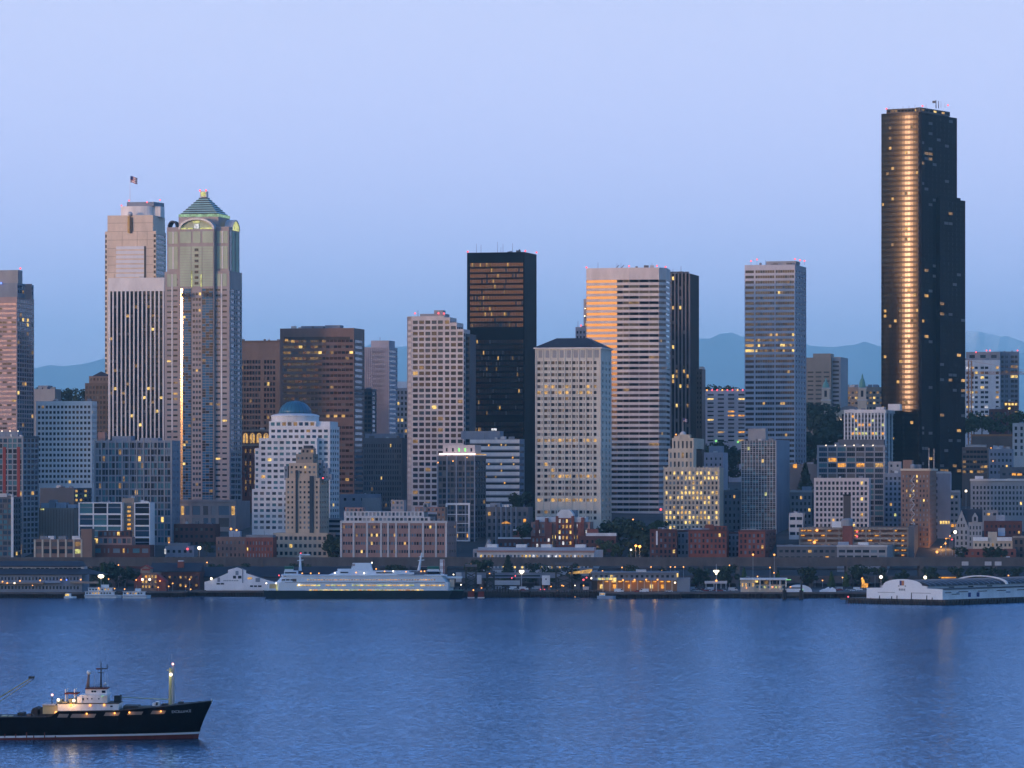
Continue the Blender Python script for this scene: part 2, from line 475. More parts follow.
# water
SEA_TINT = (0.345, 0.49, 0.665, 1)
wm = bpy.data.materials.new('sea'); wm.use_nodes = True
t = wm.node_tree; bs = t.nodes['Principled BSDF']
t.nodes.remove(bs)
dif = t.nodes.new('ShaderNodeBsdfDiffuse'); dif.inputs['Color'].default_value = (0.009, 0.038, 0.09, 1)
bs = t.nodes.new('ShaderNodeBsdfGlossy'); bs.inputs['Color'].default_value = SEA_TINT; bs.inputs['Roughness'].default_value = 0.2
mxs = t.nodes.new('ShaderNodeMixShader'); mxs.inputs[0].default_value = 0.80
t.links.new(dif.outputs[0], mxs.inputs[1]); t.links.new(bs.outputs[0], mxs.inputs[2]); t.links.new(mxs.outputs[0], t.nodes['Material Output'].inputs['Surface'])
geo = t.nodes.new('ShaderNodeNewGeometry')
WAVE1, WAVE2, WAVE3 = 0.62, 0.66, 0.05
def noise(scale, detail, rough, sx, sy):
    mp = t.nodes.new('ShaderNodeMapping'); mp.inputs['Scale'].default_value = (sx, sy, 1)
    t.links.new(geo.outputs['Position'], mp.inputs[0])
    n = t.nodes.new('ShaderNodeTexNoise'); n.inputs['Scale'].default_value = scale
    n.inputs['Detail'].default_value = detail; n.inputs['Roughness'].default_value = rough
    t.links.new(mp.outputs[0], n.inputs['Vector']); return n
n1 = noise(1.3, 3, 0.6, 1.0, 0.6)
n4 = noise(0.46, 4, 0.7, 1.0, 0.5)
n2 = noise(0.006, 4, 0.6, 0.5, 1.0)
n3 = noise(0.035, 3, 0.5, 1.0, 0.35)
# slopes of the chop, built as a normal so that waves smaller than a pixel keep their tilt
def vm(op, x, y=None, sc_=None):
    n = t.nodes.new('ShaderNodeVectorMath'); n.operation = op
    t.links.new(x, n.inputs[0])
    if y is not None:
        if isinstance(y, tuple): n.inputs[1].default_value = y
        else: t.links.new(y, n.inputs[1])
    if sc_ is not None:
        if isinstance(sc_, float): n.inputs['Scale'].default_value = sc_
        else: t.links.new(sc_, n.inputs['Scale'])
    return n.outputs[0]
mr = t.nodes.new('ShaderNodeMapRange'); mr.inputs['From Min'].default_value = 0.35; mr.inputs['From Max'].default_value = 0.65
mr.inputs['To Min'].default_value = 0.55; mr.inputs['To Max'].default_value = 1.05
t.links.new(n2.outputs['Fac'], mr.inputs['Value'])
s1 = vm('SCALE', vm('SUBTRACT', n1.outputs['Color'], (0.5, 0.5, 0.5)), sc_=WAVE1)
s4 = vm('SCALE', vm('SUBTRACT', n4.outputs['Color'], (0.5, 0.5, 0.5)), sc_=WAVE2)
s1 = vm('ADD', s1, s4)
s3 = vm('SCALE', vm('SUBTRACT', n3.outputs['Color'], (0.5, 0.5, 0.5)), sc_=WAVE3)
sl = vm('SCALE', vm('ADD', s1, s3), sc_=mr.outputs['Result'])
nz = vm('NORMALIZE', vm('ADD', vm('MULTIPLY', sl, (1.0, 1.0, 0.0)), (0.0, 0.0, 1.0)))
t.links.new(nz, bs.inputs['Normal'])
MATS['sea'] = wm
w = MB(); w.quad((-30000, -30000, 0), (30000, -30000, 0), (30000, 3042, 0), (-30000, 3042, 0))
structure(w.build('water', 'sea'))

# far mountains: ridges with folds, at their real distance
mat('mountain_rock', (0.08, 0.115, 0.16), 0.95, var=0.3, scale=0.0006); mat('mountain_snow', (0.60, 0.62, 0.66), 0.9, var=0.85, scale=0.0011)
def ridge(name, Y, crest, seed, snow=False):
    rr = random.Random(seed)
    xs = [-21000 + i * 240 for i in range(176)]
    ph = [(rr.uniform(0, 6.28), rr.uniform(0.8, 1.2)) for _ in range(6)]
    def h(x):
        px = 512 + x * F / Y
        for (a, ya), (b, yb) in zip(crest, crest[1:]):
            if px <= b: u = max(0, (px - a) / (b - a)); return zat(ya + (yb - ya) * u, Y)
        return zat(crest[-1][1], Y)
    m = MB(); rows = 9
    for j in range(rows):
        v = j / (rows - 1)
        for x in xs:
            n = sum(math.sin(x / (3000 / (k + 1.3) ** 1.15) * q + p + v * 3.0 * (k % 3 - 1)) / (k + 1.5) for k, (p, q) in enumerate(ph))
            n += rr.uniform(-0.9, 0.9)
            t2 = 1 - abs(v - 0.5) / 0.5
            z = 20 + (h(x) - 20) * max(0, t2) ** 0.9 + n * 110 * (0.3 + t2 * 0.4) * (1 if t2 > 0 else 0)
            m.v.append((x + rr.uniform(-60, 60), Y + (v - 0.55) * 8000 + n * 400, z))
    k = len(xs)
    for j in range(rows - 1):
        for i in range(k - 1):
            a = j * k + i; m.f.append((a, a + 1, a + k + 1, a + k)); m.m.append(0)
    return structure(m.build(name, 'mountain_snow' if snow else 'mountain_rock', smooth=not snow))
ridge('mountains', 95000, [(-300, 372), (36, 367), (60, 369), (90, 362), (110, 358), (300, 352), (402, 349), (460, 352), (600, 350), (690, 340), (708, 334), (725, 332), (745, 334), (806, 343), (830, 345), (862, 341), (882, 346), (960, 352), (1100, 356)], 5)
ridge('mountains', 104000, [(-300, 380), (880, 365), (940, 345), (964, 332), (975, 329), (990, 333), (1003, 332), (1012, 337), (1024, 342), (1200, 350)], 8, True)

# air
hz = bpy.data.materials.new('air'); hz.use_nodes = True
t = hz.node_tree; t.nodes.remove(t.nodes['Principled BSDF'])
pv = t.nodes.new('ShaderNodeVolumePrincipled')
pv.inputs['Color'].default_value = (0.62, 0.96, 1.0, 1)
pv.inputs['Anisotropy'].default_value = 0.84
pv.inputs['Density'].default_value = 2.1e-5
t.links.new(pv.outputs[0], t.nodes['Material Output'].inputs['Volume'])
MATS['air'] = hz
HZ = True
if HZ:
    tag(MB().box(-26000, 26000, -4200, 112000, -4, 3900).build('haze', 'air'), kind='stuff')

# ================================================================== towers
GN = ['glass_navy', 'glass_navy', 'glass_slate']
GB = ['glass_blue', 'glass_navy', 'glass_slate']
GT = ['glass_teal', 'glass_blue', 'glass_slate', 'glass_teal']
GW = ['glass_brown', 'glass_brown', 'glass_navy']

# pink granite tower at the left edge
b = B('office_tower', 'pink granite tower with grey rooftop block and dark glass flank at the left edge', -26, 17, 297, 3400, 12, x1=34, cat='skyscraper')
b.poly('wall', 'pink_granite', [(-b.W, 0), (0, 0), (0, b.D), (-b.W, b.D)], 0, b.H,
       [dict(p=4.6, nx=9, wf=.92, hf=.42, top=6, glass=['glass_pink', 'glass_pink', 'glass_brown'], lit=.02, yb=440, rec=.15),
        dict(p=4.6, nx=7, wf=.86, hf=.72, top=2, glass=['glass_blue', 'glass_navy'], lit=.05, yb=440, rec=.2)])
b.vol(-26, 17.4, 283, 297, f=1, x1=33.6, m='blue_grey', part='attic', side=dict(p=4.6, nx=7, wf=.85, hf=.7, glass=['glass_blue']))
b.vol(-26, 18, 270, 283, f=2, x1=22.5, m='grey_concrete', part='penthouse')
b.pbox('panel', 'pink_granite', 25, 31.5, 284, 299, f=16, D=1.2)
b.light(20.3, 268.5); b.light(1, 283, f=-.5, m='lamp_blue', r=.7)
b.done()

# white office block
b = B('office_block', 'broad white office block with a dense grid of small square windows', 36, 92, 401, 3450, 12, x1=97, cat='office building')
b.vol(m='white_paint', front=dict(p=5.35, nx=14, wf=.66, hf=.52, top=4.5, yb=488, glass=['glass_navy', 'glass_slate', 'glass_brown'], lit=.008),
      side=dict(p=5.35, nx=5, wf=.7, hf=.5, top=4.5, yb=488, glass=GB))
b.done()
b = B('low_tower', 'plain grey building showing only its blank top behind the white grid block', 34, 55, 389, 3600, 12, x1=61, cat='building')
b.vol(m='grey_concrete'); b.vol(38, 48, 385.5, 389, f=6, D=12, m='blue_grey', part='penthouse'); b.done()
b = B('apartment_tower', 'brown stepped apartment tower with a peaked roof beside the striped tower', 85, 110, 383, 3720, 12, x1=114, cat='apartment building')
b.vol(m='dark_brown', front=dict(p=5, nx=7, wf=.6, hf=.55, top=3, yb=440, glass=['glass_slate', 'glass_navy'], lit=.03))
b.vol(89, 110, 376, 383, f=3, m='grey_brown', part='attic', front=dict(p=5, nx=6, wf=.5, hf=.5, top=2, glass=GN))
x0, x1, y0, y1 = b.lx(92, 3), b.lx(108, 3), 3, 22
mb = b.mb('roof', 'slate_roof'); za, zb = b.z(376), b.z(371); xm, ym = (x0 + x1) / 2 - 2, (y0 + y1) / 2
for p, q in (((x0, y0), (x1, y0)), ((x1, y0), (x1, y1)), ((x1, y1), (x0, y1)), ((x0, y1), (x0, y0))):
    mb.tri(b.P(*p, za), b.P(*q, za), b.P(xm, ym, zb))
b.done()

# beige crowned tower behind the striped tower
b = B('office_tower', 'tall beige tower with a round grey penthouse, notched top and a flagpole', 105, 156, 231, 3760, 11, x1=166, cat='skyscraper')
notch = dict(p=5.4, cols=[(.0, .0)], hf=.5)
b.vol(105, 156, 231, 440, m='sand_panel', x1=166, front=dict(p=5.2, cols=[(.002, .034), (.955, .995)], hf=.6, top=3, glass=['glass_navy'], rec=.8, yb=440),
      side=dict(p=5.2, nx=1, wf=.94, hf=.6, top=3, glass=['glass_blue', 'glass_slate'], yb=320, lit=0))
b.vol(107.5, 153, 215, 231, f=.6, x1=165, m='sand_panel', part='attic')
for py in (222.5, 231, 239.5, 248, 256, 264.5, 272):
    b.pbox('joint', 'tan_wall', 107.5, 153, py, py + .35, f=-.05 if py > 230 else .55, D=.3)
for px in (122, 137, 147):
    b.pbox('joint', 'tan_wall', px, px + .3, 231, 246, f=-.06, D=.2)
for i in range(7):
    py = 246 + i * 4.6
    b.pone('window_bay', 'pale_sky_sheen', 116, 144, py, py + 3.0, f=-.5, D=.5)  # bay glass painted pale: its sky reflection is put into the colour
    b.pbox('spandrel', 'sand_panel', 116, 144, py + 3.0, py + 4.6, f=-.42, D=.5)
b.pbox('bay_return', 'dark_bronze', 144, 145.6, 246, 278, f=-.6, D=.6)
b.pbox('slot', 'dark_bronze', 129.6, 132.4, 217, 233, f=-.3, D=.6)
b.pone('slot_window', 'glass_gold', 127.6, 129.6, 216, 232.5, f=-.6, D=.6)
xc = b.lx(130.6, 2)
b.one('finial_dome', 'steel', MB().ball(b.P(xc, 0.4, b.z(213.8)), 2.3), True)
# penthouse: round front, square back
xa, xb = b.lx(118.5, 8), b.lx(151, 8); cx = (xa + xb) / 2; r = (xb - xa) / 2
pts = [(cx - r * math.cos(a), 8 + r * .55 - r * .55 * math.sin(a)) for a in [math.pi * i / 16 for i in range(17)]]
pts = pts + [(xb + 6, 8 + r * .6), (xb + 6, 8 + r * 1.5), (xa, 8 + r * 1.5)]
b.poly('penthouse', 'white_concrete', pts, b.z(216), b.z(205.2))
b.poly('penthouse_roof', 'blue_grey', [(xa + 6, 13), (xb + 1, 13), (xb + 5, 32), (xa + 6, 32)], b.z(205.2), b.z(200.8))
b.light(121.5, 205, 8, r=.7); b.light(129, 200.2, 20, r=.7); b.light(147, 202, 10, r=.7); b.light(160, 200, 30, r=.7)
fx = b.lx(130, 14)
b.one('flagpole', 'steel', MB().tube(b.P(fx, 14, b.z(204)), b.P(fx, 14, b.z(175.5)), .25, .12, 6))
b.done()
# flag in the wind
def flag(loc, w, h, ang, lab):
    root = thing('flag', lab, 'flag', loc, ang)
    def strip(z0, z1, x0, x1, m, part):
        mb = MB(); k = 8
        for i in range(k):
            a, c = x0 + (x1 - x0) * i / k, x0 + (x1 - x0) * (i + 1) / k
            def Q(x, z, o): return (x, math.sin(x / w * 7) * h * .12 + o, z - x / w * h * .28 + math.sin(x / w * 6) * h * .05)
            mb.quad(Q(a, z0, 0), Q(c, z0, 0), Q(c, z1, 0), Q(a, z1, 0)); mb.quad(Q(a, z0, .05), Q(a, z1, .05), Q(c, z1, .05), Q(c, z0, .05))
        mb.build(part, m, root)
    for i in range(7):
        strip(-h + h * i / 7, -h + h * (i + 1) / 7, 0 if i < 3 else w * .42, w, 'flag_red' if i % 2 == 0 else 'flag_white', 'stripe')
    strip(-h * 4 / 7, 0, 0, w * .42, 'flag_blue', 'canton')
p = at(130.4, 176, 3772)
flag(p, 6.0, 5.4, 0, 'striped flag with dark blue corner flying above the beige tower')

# dark tower with white vertical piers
b = B('office_tower', 'dark tower of close white vertical piers under a plain pale top band', 108.5, 164, 278, 3600, 9, D=42, cat='skyscraper')
n = 13
b.vol(m='black_granite', front=dict(p=4.55, nx=n, wf=.99, hf=.62, top=13.5, yb=445, ml=.015, mr=.0, glass=['glass_brown', 'glass_navy', 'glass_navy'], lit=.035, rec=.25))
b.pbox('top_band', 'white_concrete', 108.3, 164.2, 277.6, 291, f=-.9, D=1.0)
b.fins('pier', 'white_concrete', -b.W + .5, -.5, n, 1.15, .95, b.z(445), b.z(291))
b.pbox('edge', 'white_concrete', 108.2, 110.2, 291, 445, f=-.92, D=1.0)
b.done()

# postmodern tower with pyramid roof
b = B('office_tower', 'tower with a lit green pyramid roof, arched gables and tall curved glass bays', 165, 229, 271, 3450, 13, x1=242, cat='skyscraper')
wing = dict(p=5.45, cols=[(.16, .44), (.56, .84)], hf=.34, top=7, glass=GB, lit=.03, yb=520, rec=.3)
S = lambda a, c: (b.lx(a, 0), b.lx(c, 0))
fw = b.lx(179) + b.W
for (pa, pb) in ((164.5, 180), (213, 229.5)):
    b.vol(pa, pb, 271, 525, m='mauve_granite', D=b.D, part='wall', front=wing, x1=242 if pb > 220 else None, side=dict(p=5.45, cols=[(.12, .45), (.5, .62), (.66, .92)], hf=.6, top=18, glass=['glass_blue', 'glass_navy', 'glass_blue'], lit=.02, yb=520) if pb > 220 else None)
# upper storeys of the wings, set back
for (pa, pb) in ((167, 179), (215.5, 229)):
    b.vol(pa, pb, 226.5, 271, f=2, m='mauve_granite', part='upper_wall', D=b.D - 4 if pb < 200 else None, x1=239.5 if pb > 220 else None)
    w2 = pb - pa
    for (ya, yb2) in ((231, 243), (246, 268.5)):
        b.pbox('green_panel', 'green_panel', pa + w2 * .12, pa + w2 * .44, ya, yb2, f=1.6, D=.6)
        b.pbox('green_panel', 'green_panel', pa + w2 * .56, pa + w2 * .9, ya, yb2, f=1.6, D=.6)
        b.pbox('panel_rib', 'white_concrete', pa + w2 * .45, pa + w2 * .55, ya, yb2, f=1.4, D=.8)
for (pa, pb) in ((166, 178), (215, 228)):
    w2 = pb - pa
    b.pbox('green_panel', 'green_panel', pa + w2 * .1, pa + w2 * .42, 273.5, 286, f=-.25, D=.4)
    b.pbox('green_panel', 'green_panel', pa + w2 * .58, pa + w2 * .9, 273.5, 286, f=-.25, D=.4)
    b.pbox('panel_rib', 'white_concrete', pa + w2 * .45, pa + w2 * .55, 273.5, 430, f=-.3, D=.5)
# side wall glass of the upper part
ux = b.lx(229, 2)
for (ya, yb2, p) in ((231, 288, .2), (231, 288, .5)):
    y0 = 2 + b.D * p; b.box('green_panel', 'green_panel', ux - .1, ux + .5, y0, y0 + b.D * .18, b.z(yb2), b.z(ya))
b.box('dark_recess', 'glass_navy', ux - .1, ux + .4, 3, 3 + b.D * .13, b.z(270), b.z(229))
# centre bay
fc = -3.0
xa, xb = b.lx(179, fc), b.lx(214, fc)
b.box('centre_bay', 'mauve_granite', xa, xb, fc, 6, b.z(525), b.z(229))
for (pa, pb, ya, yb2) in ((180, 191, 231, 242.5), (193, 200.5, 231, 242.5), (202.5, 213, 231, 242.5), (180, 191, 246, 286), (202.5, 213, 246, 286), (191.5, 202, 246, 286)):
    b.pbox('green_panel', 'green_panel', pa, pb, ya, yb2, f=fc - .3, D=.5)
mbk = b.mb('panel_joint', 'mauve_granite')
for k in range(1, 16): b.pbox('panel_joint', 'mauve_granite', 179.3, 213.8, 243 + k * 2.7, 243.35 + k * 2.7, f=fc - .36, D=.4)
for py in range(7): b.pone('small_window', 'glass_navy', 194.6, 198.4, 248 + py * 5.6, 250.6 + py * 5.6, f=fc - .5, D=.5)
# two half-round glass bays with bands, and the window column between them
for (pa, pb, gm) in ((179.6, 191.6, 'glass_mirror'), (202, 213.6, 'glass_blue')):
    x0, x1 = b.lx(pa, fc), b.lx(pb, fc); cx, r = (x0 + x1) / 2, (x1 - x0) / 2
    xq = b.lx(pa + 3.4, fc) if gm == 'glass_mirror' else x0 + .25
    bo = math.tan(R(8.85)) * (b.lx(pa + 3.4, fc) - x0)
    bay = [(x0, fc), (xq, fc - bo), (x1 - .6, fc - bo), (x1, fc)]
    for (q0, q1, g2, n_) in ((bay[0], bay[1], 'glass_amber' if gm == 'glass_mirror' else 'glass_sky_blue', 1), (bay[1], bay[2], 'glass_sky_blue', 3), (bay[2], bay[3], 'glass_navy', 1)):
        b.facade('bay_frame#' + gm, 'dark_grey' if n_ == 3 else 'mauve_granite', q0, q1, b.z(505), b.z(287.5), dict(p=2.72, nx=n_, ml=.0, mr=.0, wf=.95, hf=.86, top=1, glass=[g2, g2, g2, 'glass_navy'] if n_ == 3 else [g2], lit=.018 if n_ == 3 else 0, rec=.12))
    b.pbox('bay_square', 'dark_bronze', pa + 1.5, pa + 5, 292.5, 296.5, f=fc - 5, D=.6); b.pbox('bay_square', 'dark_bronze', pa + 6.6, pa + 10, 292.5, 296.5, f=fc - 5, D=.6)
b.facade('centre_wall', 'mauve_granite', (b.lx(191.7, fc - .4), fc - .4), (b.lx(201.9, fc - .4), fc - .4), b.z(505), b.z(287.5), dict(p=5.45, cols=[(.1, .32), (.4, .6), (.68, .9)], hf=.5, top=5, glass=GB, lit=.05, yb=505, rec=.3))
# arched gables, front and side
def arch_pts(x0, x1, z0, z1, k=14):
    cx, r = (x0 + x1) / 2, (x1 - x0) / 2
    return [(cx - r * math.cos(math.pi * i / k), z0 + (z1 - z0) * math.sin(math.pi * i / k)) for i in range(k + 1)]
def arch_band(x0, x1, z0, z1, t, y0, y1, plane='xz'):
    o = arch_pts(x0, x1, z0, z1); i_ = arch_pts(x0 + t, x1 - t, z0, z1 - t)
    m = MB()
    for k in range(len(o) - 1):
        q = [o[k], o[k + 1], i_[k + 1], i_[k]]
        pr = [(b.P(a, 0, c)[0], b.P(a, 0, c)[2]) if plane == 'xz' else (b.P(0, a, c)[1], c) for a, c in q]
        oo = [b.P(0, y0, 0)[1], b.P(0, y1, 0)[1]] if plane == 'xz' else [b.P(y0, 0, 0)[0], b.P(y1, 0, 0)[0]]
        m.extrude(pr, oo[0], oo[1], plane)
    return m
x0, x1 = b.lx(178.5, fc), b.lx(214.5, fc)
b.one('arch_trim', 'steel', arch_band(x0, x1, b.z(229), b.z(217.5), 1.6, fc - .8, 8))
pr = [(b.P(a, 0, 0)[0], c) for a, c in arch_pts(x0 + 1.6, x1 - 1.6, b.z(229.2), b.z(219.6))]
b.one('gable_wall', 'green_panel', MB().extrude(pr, b.P(0, fc + 1.5, 0)[1], b.P(0, 7.5, 0)[1]))
b.pone('gable_lamp', 'lit_lime', 181, 192.5, 227.4, 229.2, f=fc + .6, D=.6); b.pone('gable_lamp', 'lit_lime', 200, 212, 227.4, 229.2, f=fc + .6, D=.6)
b.pone('gable_window', 'lit_white', 194.2, 198.6, 223.6, 228, f=fc + .6, D=.8)
b.pone('gable_lamp', 'lit_lime', 193, 200, 221.0, 222.0, f=fc + .8, D=.6)
sx = b.lx(229, 2)
yg0, yg1 = b.ly(231.5, sx), b.ly(239.5, sx)
b.one('arch_trim', 'steel', arch_band(yg0, yg1, b.z(229.5), b.z(218.5), 1.2, sx - 6, sx + .6, 'yz'))
pr = [(b.P(0, a, 0)[1], c) for a, c in arch_pts(yg0 + 1.2, yg1 - 1.2, b.z(229.5), b.z(220))]
b.one('gable_lamp', 'lit_lime', MB().extrude(pr, b.P(sx - 1, 0, 0)[0], b.P(sx + .1, 0, 0)[0], 'yz'))
x0, x1 = b.lx(167.5, 3), b.lx(177, 3)
b.one('arch_trim', 'slate_roof', arch_band(x0, x1, b.z(226.5), b.z(219.5), 1.2, 3, 12))
for a in (171, 192, 212): b.pone('upright_light', 'lit_lime', 191.2, 192.2, 270, 287, f=fc - .5, D=.3) if a == 171 else (b.pone('upright_light', 'lit_lime', 200.6, 201.6, 274, 287, f=fc - .5, D=.3) if a == 192 else None)
# pyramid
f0 = 5.0
x0, x1 = b.lx(178.6, f0), b.lx(218.4, f0); y0, y1 = f0, f0 + (x1 - x0) * .95
b.box('pyramid_base', 'mauve_granite', x0, x1, y0, y1, b.z(226), b.z(215.5, 0))
b.box('pyramid_glow', 'lit_green', x0 - .0, x1 + .2, y0 - .15, y1, b.z(216), b.z(213.2))
xm, ym = (x0 + x1) / 2, (y0 + y1) / 2; nst = 8
for i in range(nst):
    t0, t1 = i / nst * .82, (i + .62) / nst * .82
    zz0 = b.z(214.6) + (b.z(196) - b.z(214.6)) * i / nst; zz1 = zz0 + (b.z(196) - b.z(214.6)) / nst
    hw, hd = (x1 - x0) / 2 * (1 - t0 * 1.0), (y1 - y0) / 2 * (1 - t0)
    hw2, hd2 = (x1 - x0) / 2 * (1 - t1), (y1 - y0) / 2 * (1 - t1)
    mb = b.mb('pyramid_roof', 'green_metal'); n0 = len(mb.v)
    zt = zz0 + (zz1 - zz0) * .62
    mb.v += [b.P(xm + sx_ * hw, ym + sy_ * hd, zz0) for sx_, sy_ in ((-1, -1), (1, -1), (1, 1), (-1, 1))] + [b.P(xm + sx_ * hw2, ym + sy_ * hd2, zt) for sx_, sy_ in ((-1, -1), (1, -1), (1, 1), (-1, 1))]
    for q in ((0, 1, 5, 4), (1, 2, 6, 5), (2, 3, 7, 6), (3, 0, 4, 7), (4, 5, 6, 7)): mb.f.append(tuple(n0 + k for k in q)); mb.m.append(0)
    b.box('pyramid_band', 'slate_roof', xm - hw2 * .985, xm + hw2 * .985, ym - hd2 * .985, ym + hd2 * .985, zt - .1, zz1 + .1)
b.box('lantern', 'steel', xm - 2.6, xm + 2.6, ym - 2.6, ym + 2.6, b.z(197, 20), b.z(191, 20))
b.box('lantern_glow', 'lit_lime', xm - 1.9, xm + 1.9, ym - 2.9, ym - 2.5, b.z(196, 20), b.z(191.8, 20))
b.light(200, 190, 20, r=.8); b.light(206, 190, 20, r=.8)
b.done()
b = B('podium', 'mauve stone base building with tall pale windows under the pyramid-roofed tower', 178, 236, 501, 3400, 12, x1=250, cat='building')
b.vol(m='mauve_granite', front=dict(p=12, cols=[(.05, .1), (.13, .2), (.25, .38), (.44, .52), (.57, .65), (.7, .88), (.92, .98)], hf=.75, top=5, yb=530, glass=['blind_grey', 'glass_pale'], lits=['lit_warm'], lit=.1))
b.pbox('cornice', 'mauve_granite', 177.5, 236.5, 499.6, 502, f=-1, D=2); b.done()

# brown tower with blank top
b = B('office_tower', 'mid-height brown tower with a blank top and paired window bands', 232, 280, 341, 3800, 12, D=40, cat='skyscraper')
b.vol(m='grey_brown', front=dict(p=5.55, cols=[(.06 + i * .061, .06 + i * .061 + .045) for i in range(9)] + [(.67 + i * .062, .67 + i * .062 + .045) for i in range(4)], hf=.62, top=19, yb=440, glass=GN, lit=.03))
b.pbox('parapet', 'dark_brown', 232, 280.2, 340.4, 342, f=-.8, D=1.4)
b.rod(243, 337, b.H); b.done()
b = B('hotel', 'dark brick building with golden lit arches along its top floor', 238, 272, 430, 3560, 12, D=30, cat='building')
b.vol(m='dark_brick', front=dict(p=6.2, nx=7, wf=.34, hf=.62, top=19, yb=500, glass=['glass_navy', 'glass_brown', 'lit_dim'], lit=.25, lits=['lit_dim', 'lit_warm']))
for i in range(4):
    px = 243 + i * 6.8; x0, x1 = b.lx(px, -.3), b.lx(px + 5.0, -.3)
    pr = [(b.P(a, 0, 0)[0], c) for a, c in [(x0, b.z(443))] + arch_pts(x0, x1, b.z(436.5), b.z(433)) + [(x1, b.z(443))]]
    b.one('lit_arch', 'lit_warm', MB().extrude(pr, b.P(0, -.35, 0)[1], b.P(0, .2, 0)[1]))
    b.one('arch_mullion', 'cream_stone', MB().extrude([(b.P(b.lx(px + 2.1, -.6), 0, 0)[0], b.z(443)), (b.P(b.lx(px + 2.1, -.6), 0, 0)[0], b.z(433.5)), (b.P(b.lx(px + 2.8, -.6), 0, 0)[0], b.z(433.5)), (b.P(b.lx(px + 2.8, -.6), 0, 0)[0], b.z(443))], b.P(0, -.6, 0)[1], b.P(0, -.3, 0)[1]))
b.pbox('cornice', 'tan_wall', 237.5, 272.5, 444, 446, f=-1, D=1.4); b.pbox('cornice', 'tan_wall', 237.5, 272.5, 429.4, 431.5, f=-1.2, D=1.8)
b.done()

# brown slab
b = B('office_tower', 'wide brown slab tower with window ribbons, some glowing yellow', 280, 354, 328, 3700, 12, x1=364.5, cat='skyscraper')
b.vol(m='brown_granite', front=dict(p=5.78, cols=[(.045 + i * .0525, .045 + i * .0525 + .047) for i in range(18)], hf=.46, top=11.5, yb=512, skip=(14,), rec=.3, glass=['glass_brown', 'glass_bronze', 'glass_brown', 'glass_navy'], lit=.03, litrows={0: .06, 1: .08, 2: .26, 3: .2, 4: .1, 9: .15, 13: .15}),
      side=dict(p=5.78, nx=1, wf=.8, hf=.5, top=11.5, yb=512, glass=['glass_slate', 'glass_blue'], lit=0))
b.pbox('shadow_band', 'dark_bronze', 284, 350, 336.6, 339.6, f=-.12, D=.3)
b.pone('lit_window', 'lit_warm', 285, 288, 338.5, 340.6, f=-.3, D=.3)
b.vol(301, 323, 325.7, 328, f=8, D=14, m='blue_grey', part='rooftop_unit'); b.vol(325, 340, 325, 328, f=8, D=12, m='steel', part='rooftop_unit')
b.rod(295, 325, b.H); b.done()

b = B('office_tower', 'slim lilac grey tower with a stepped top behind the brown slab', 362, 389, 347, 3850, 12, x1=397.5, cat='skyscraper')
b.vol(m='lilac_panel', front=dict(p=4.8, cols=[(.82, .9), (.36, .39)], hf=.5, top=4, yb=440, glass=['glass_navy', 'glass_slate'], lit=.02),
      side=dict(p=4.8, nx=1, wf=.9, hf=.45, top=3, yb=440, glass=['glass_navy', 'glass_blue'], lit=0))
b.fins('rib', 'lilac_panel', b.lx(364), b.lx(389), 12, .5, .4, b.z(440), b.H - 1)
b.vol(371, 389, 340.5, 347, f=4, D=22, m='lilac_panel', part='penthouse'); b.rod(380, 337, b.H)
b.done()
b = B('office_tower', 'narrow dark glass tower in front of the lilac grey tower', 358, 372, 389, 3780, 12, x1=376.5, cat='office building')
b.vol(m='dark_grey', front=dict(p=4.6, nx=3, wf=.8, hf=.6, top=3, yb=440, glass=['glass_navy', 'glass_blue'], lit=.06), side=dict(p=4.6, nx=1, wf=.8, hf=.6, top=3, yb=440, glass=['glass_navy'])); b.done()
b = B('office_block', 'dark grey mid-rise block with a fine vertical grid and a blank parapet', 363, 402, 438, 3600, 12, x1=407, cat='office building')
b.vol(m='dark_grey', front=dict(p=5.4, nx=16, wf=.52, hf=.6, top=6, yb=508, glass=['glass_navy', 'glass_slate'], lit=.02))
b.vol(365, 398, 433.5, 438, f=5, D=18, m='blue_grey', part='penthouse'); b.done()
b = B('apartment_building', 'small pale building with a bright top glimpsed between two towers', 396, 408, 388, 3980, 12, D=20, cat='building')
b.vol(m='grey_concrete', front=dict(p=5.5, nx=3, wf=.6, hf=.55, top=3, yb=440, glass=GN, lit=.25)); b.vol(396.5, 408, 381.5, 388, f=2, D=14, m='white_paint', part='attic'); b.done()

# domed building
b = B('office_tower', 'white stepped office building crowned by a dark blue dome', 254, 330, 427, 3350, 12, x1=339.5, cat='office building')
fs = dict(p=5.7, nx=13, wf=.66, hf=.5, top=3.5, yb=532, glass=GT + ['glass_pale'], lit=.025)
def gr(nx, top=3.0, yb=532, lit=.025): return dict(p=5.7, nx=nx, wf=.66, hf=.5, top=top, yb=yb, glass=['glass_teal', 'glass_blue', 'glass_pale', 'glass_slate'], lit=lit)
b.vol(269, 330, 426.5, 535, m='white_concrete', x1=339.5, front=gr(10), side=gr(4))
b.vol(317, 330, 421.5, 426.5, f=4, x1=338, m='white_concrete', part='wall')
b.vol(259, 317, 438, 535, f=-7, D=7, m='white_concrete', front=gr(9))
b.vol(254.8, 259, 448, 535, f=-6.5, D=20, m='white_concrete', front=gr(1))
b.vol(252, 290, 489, 535, f=-12, D=5, m='white_concrete', front=gr(6))
b.vol(269, 316, 421, 426.5, f=.5, D=20, m='white_concrete', part='wall', front=dict(p=5.5, nx=8, wf=.66, hf=.62, top=1.2, glass=['glass_teal', 'glass_blue'], litrows={0: .3}))
xc = b.lx(293.8, 14); yc = 18.0; pxm = b.px
zb0, zb1 = b.z(422, 18), b.z(413.5, 18)
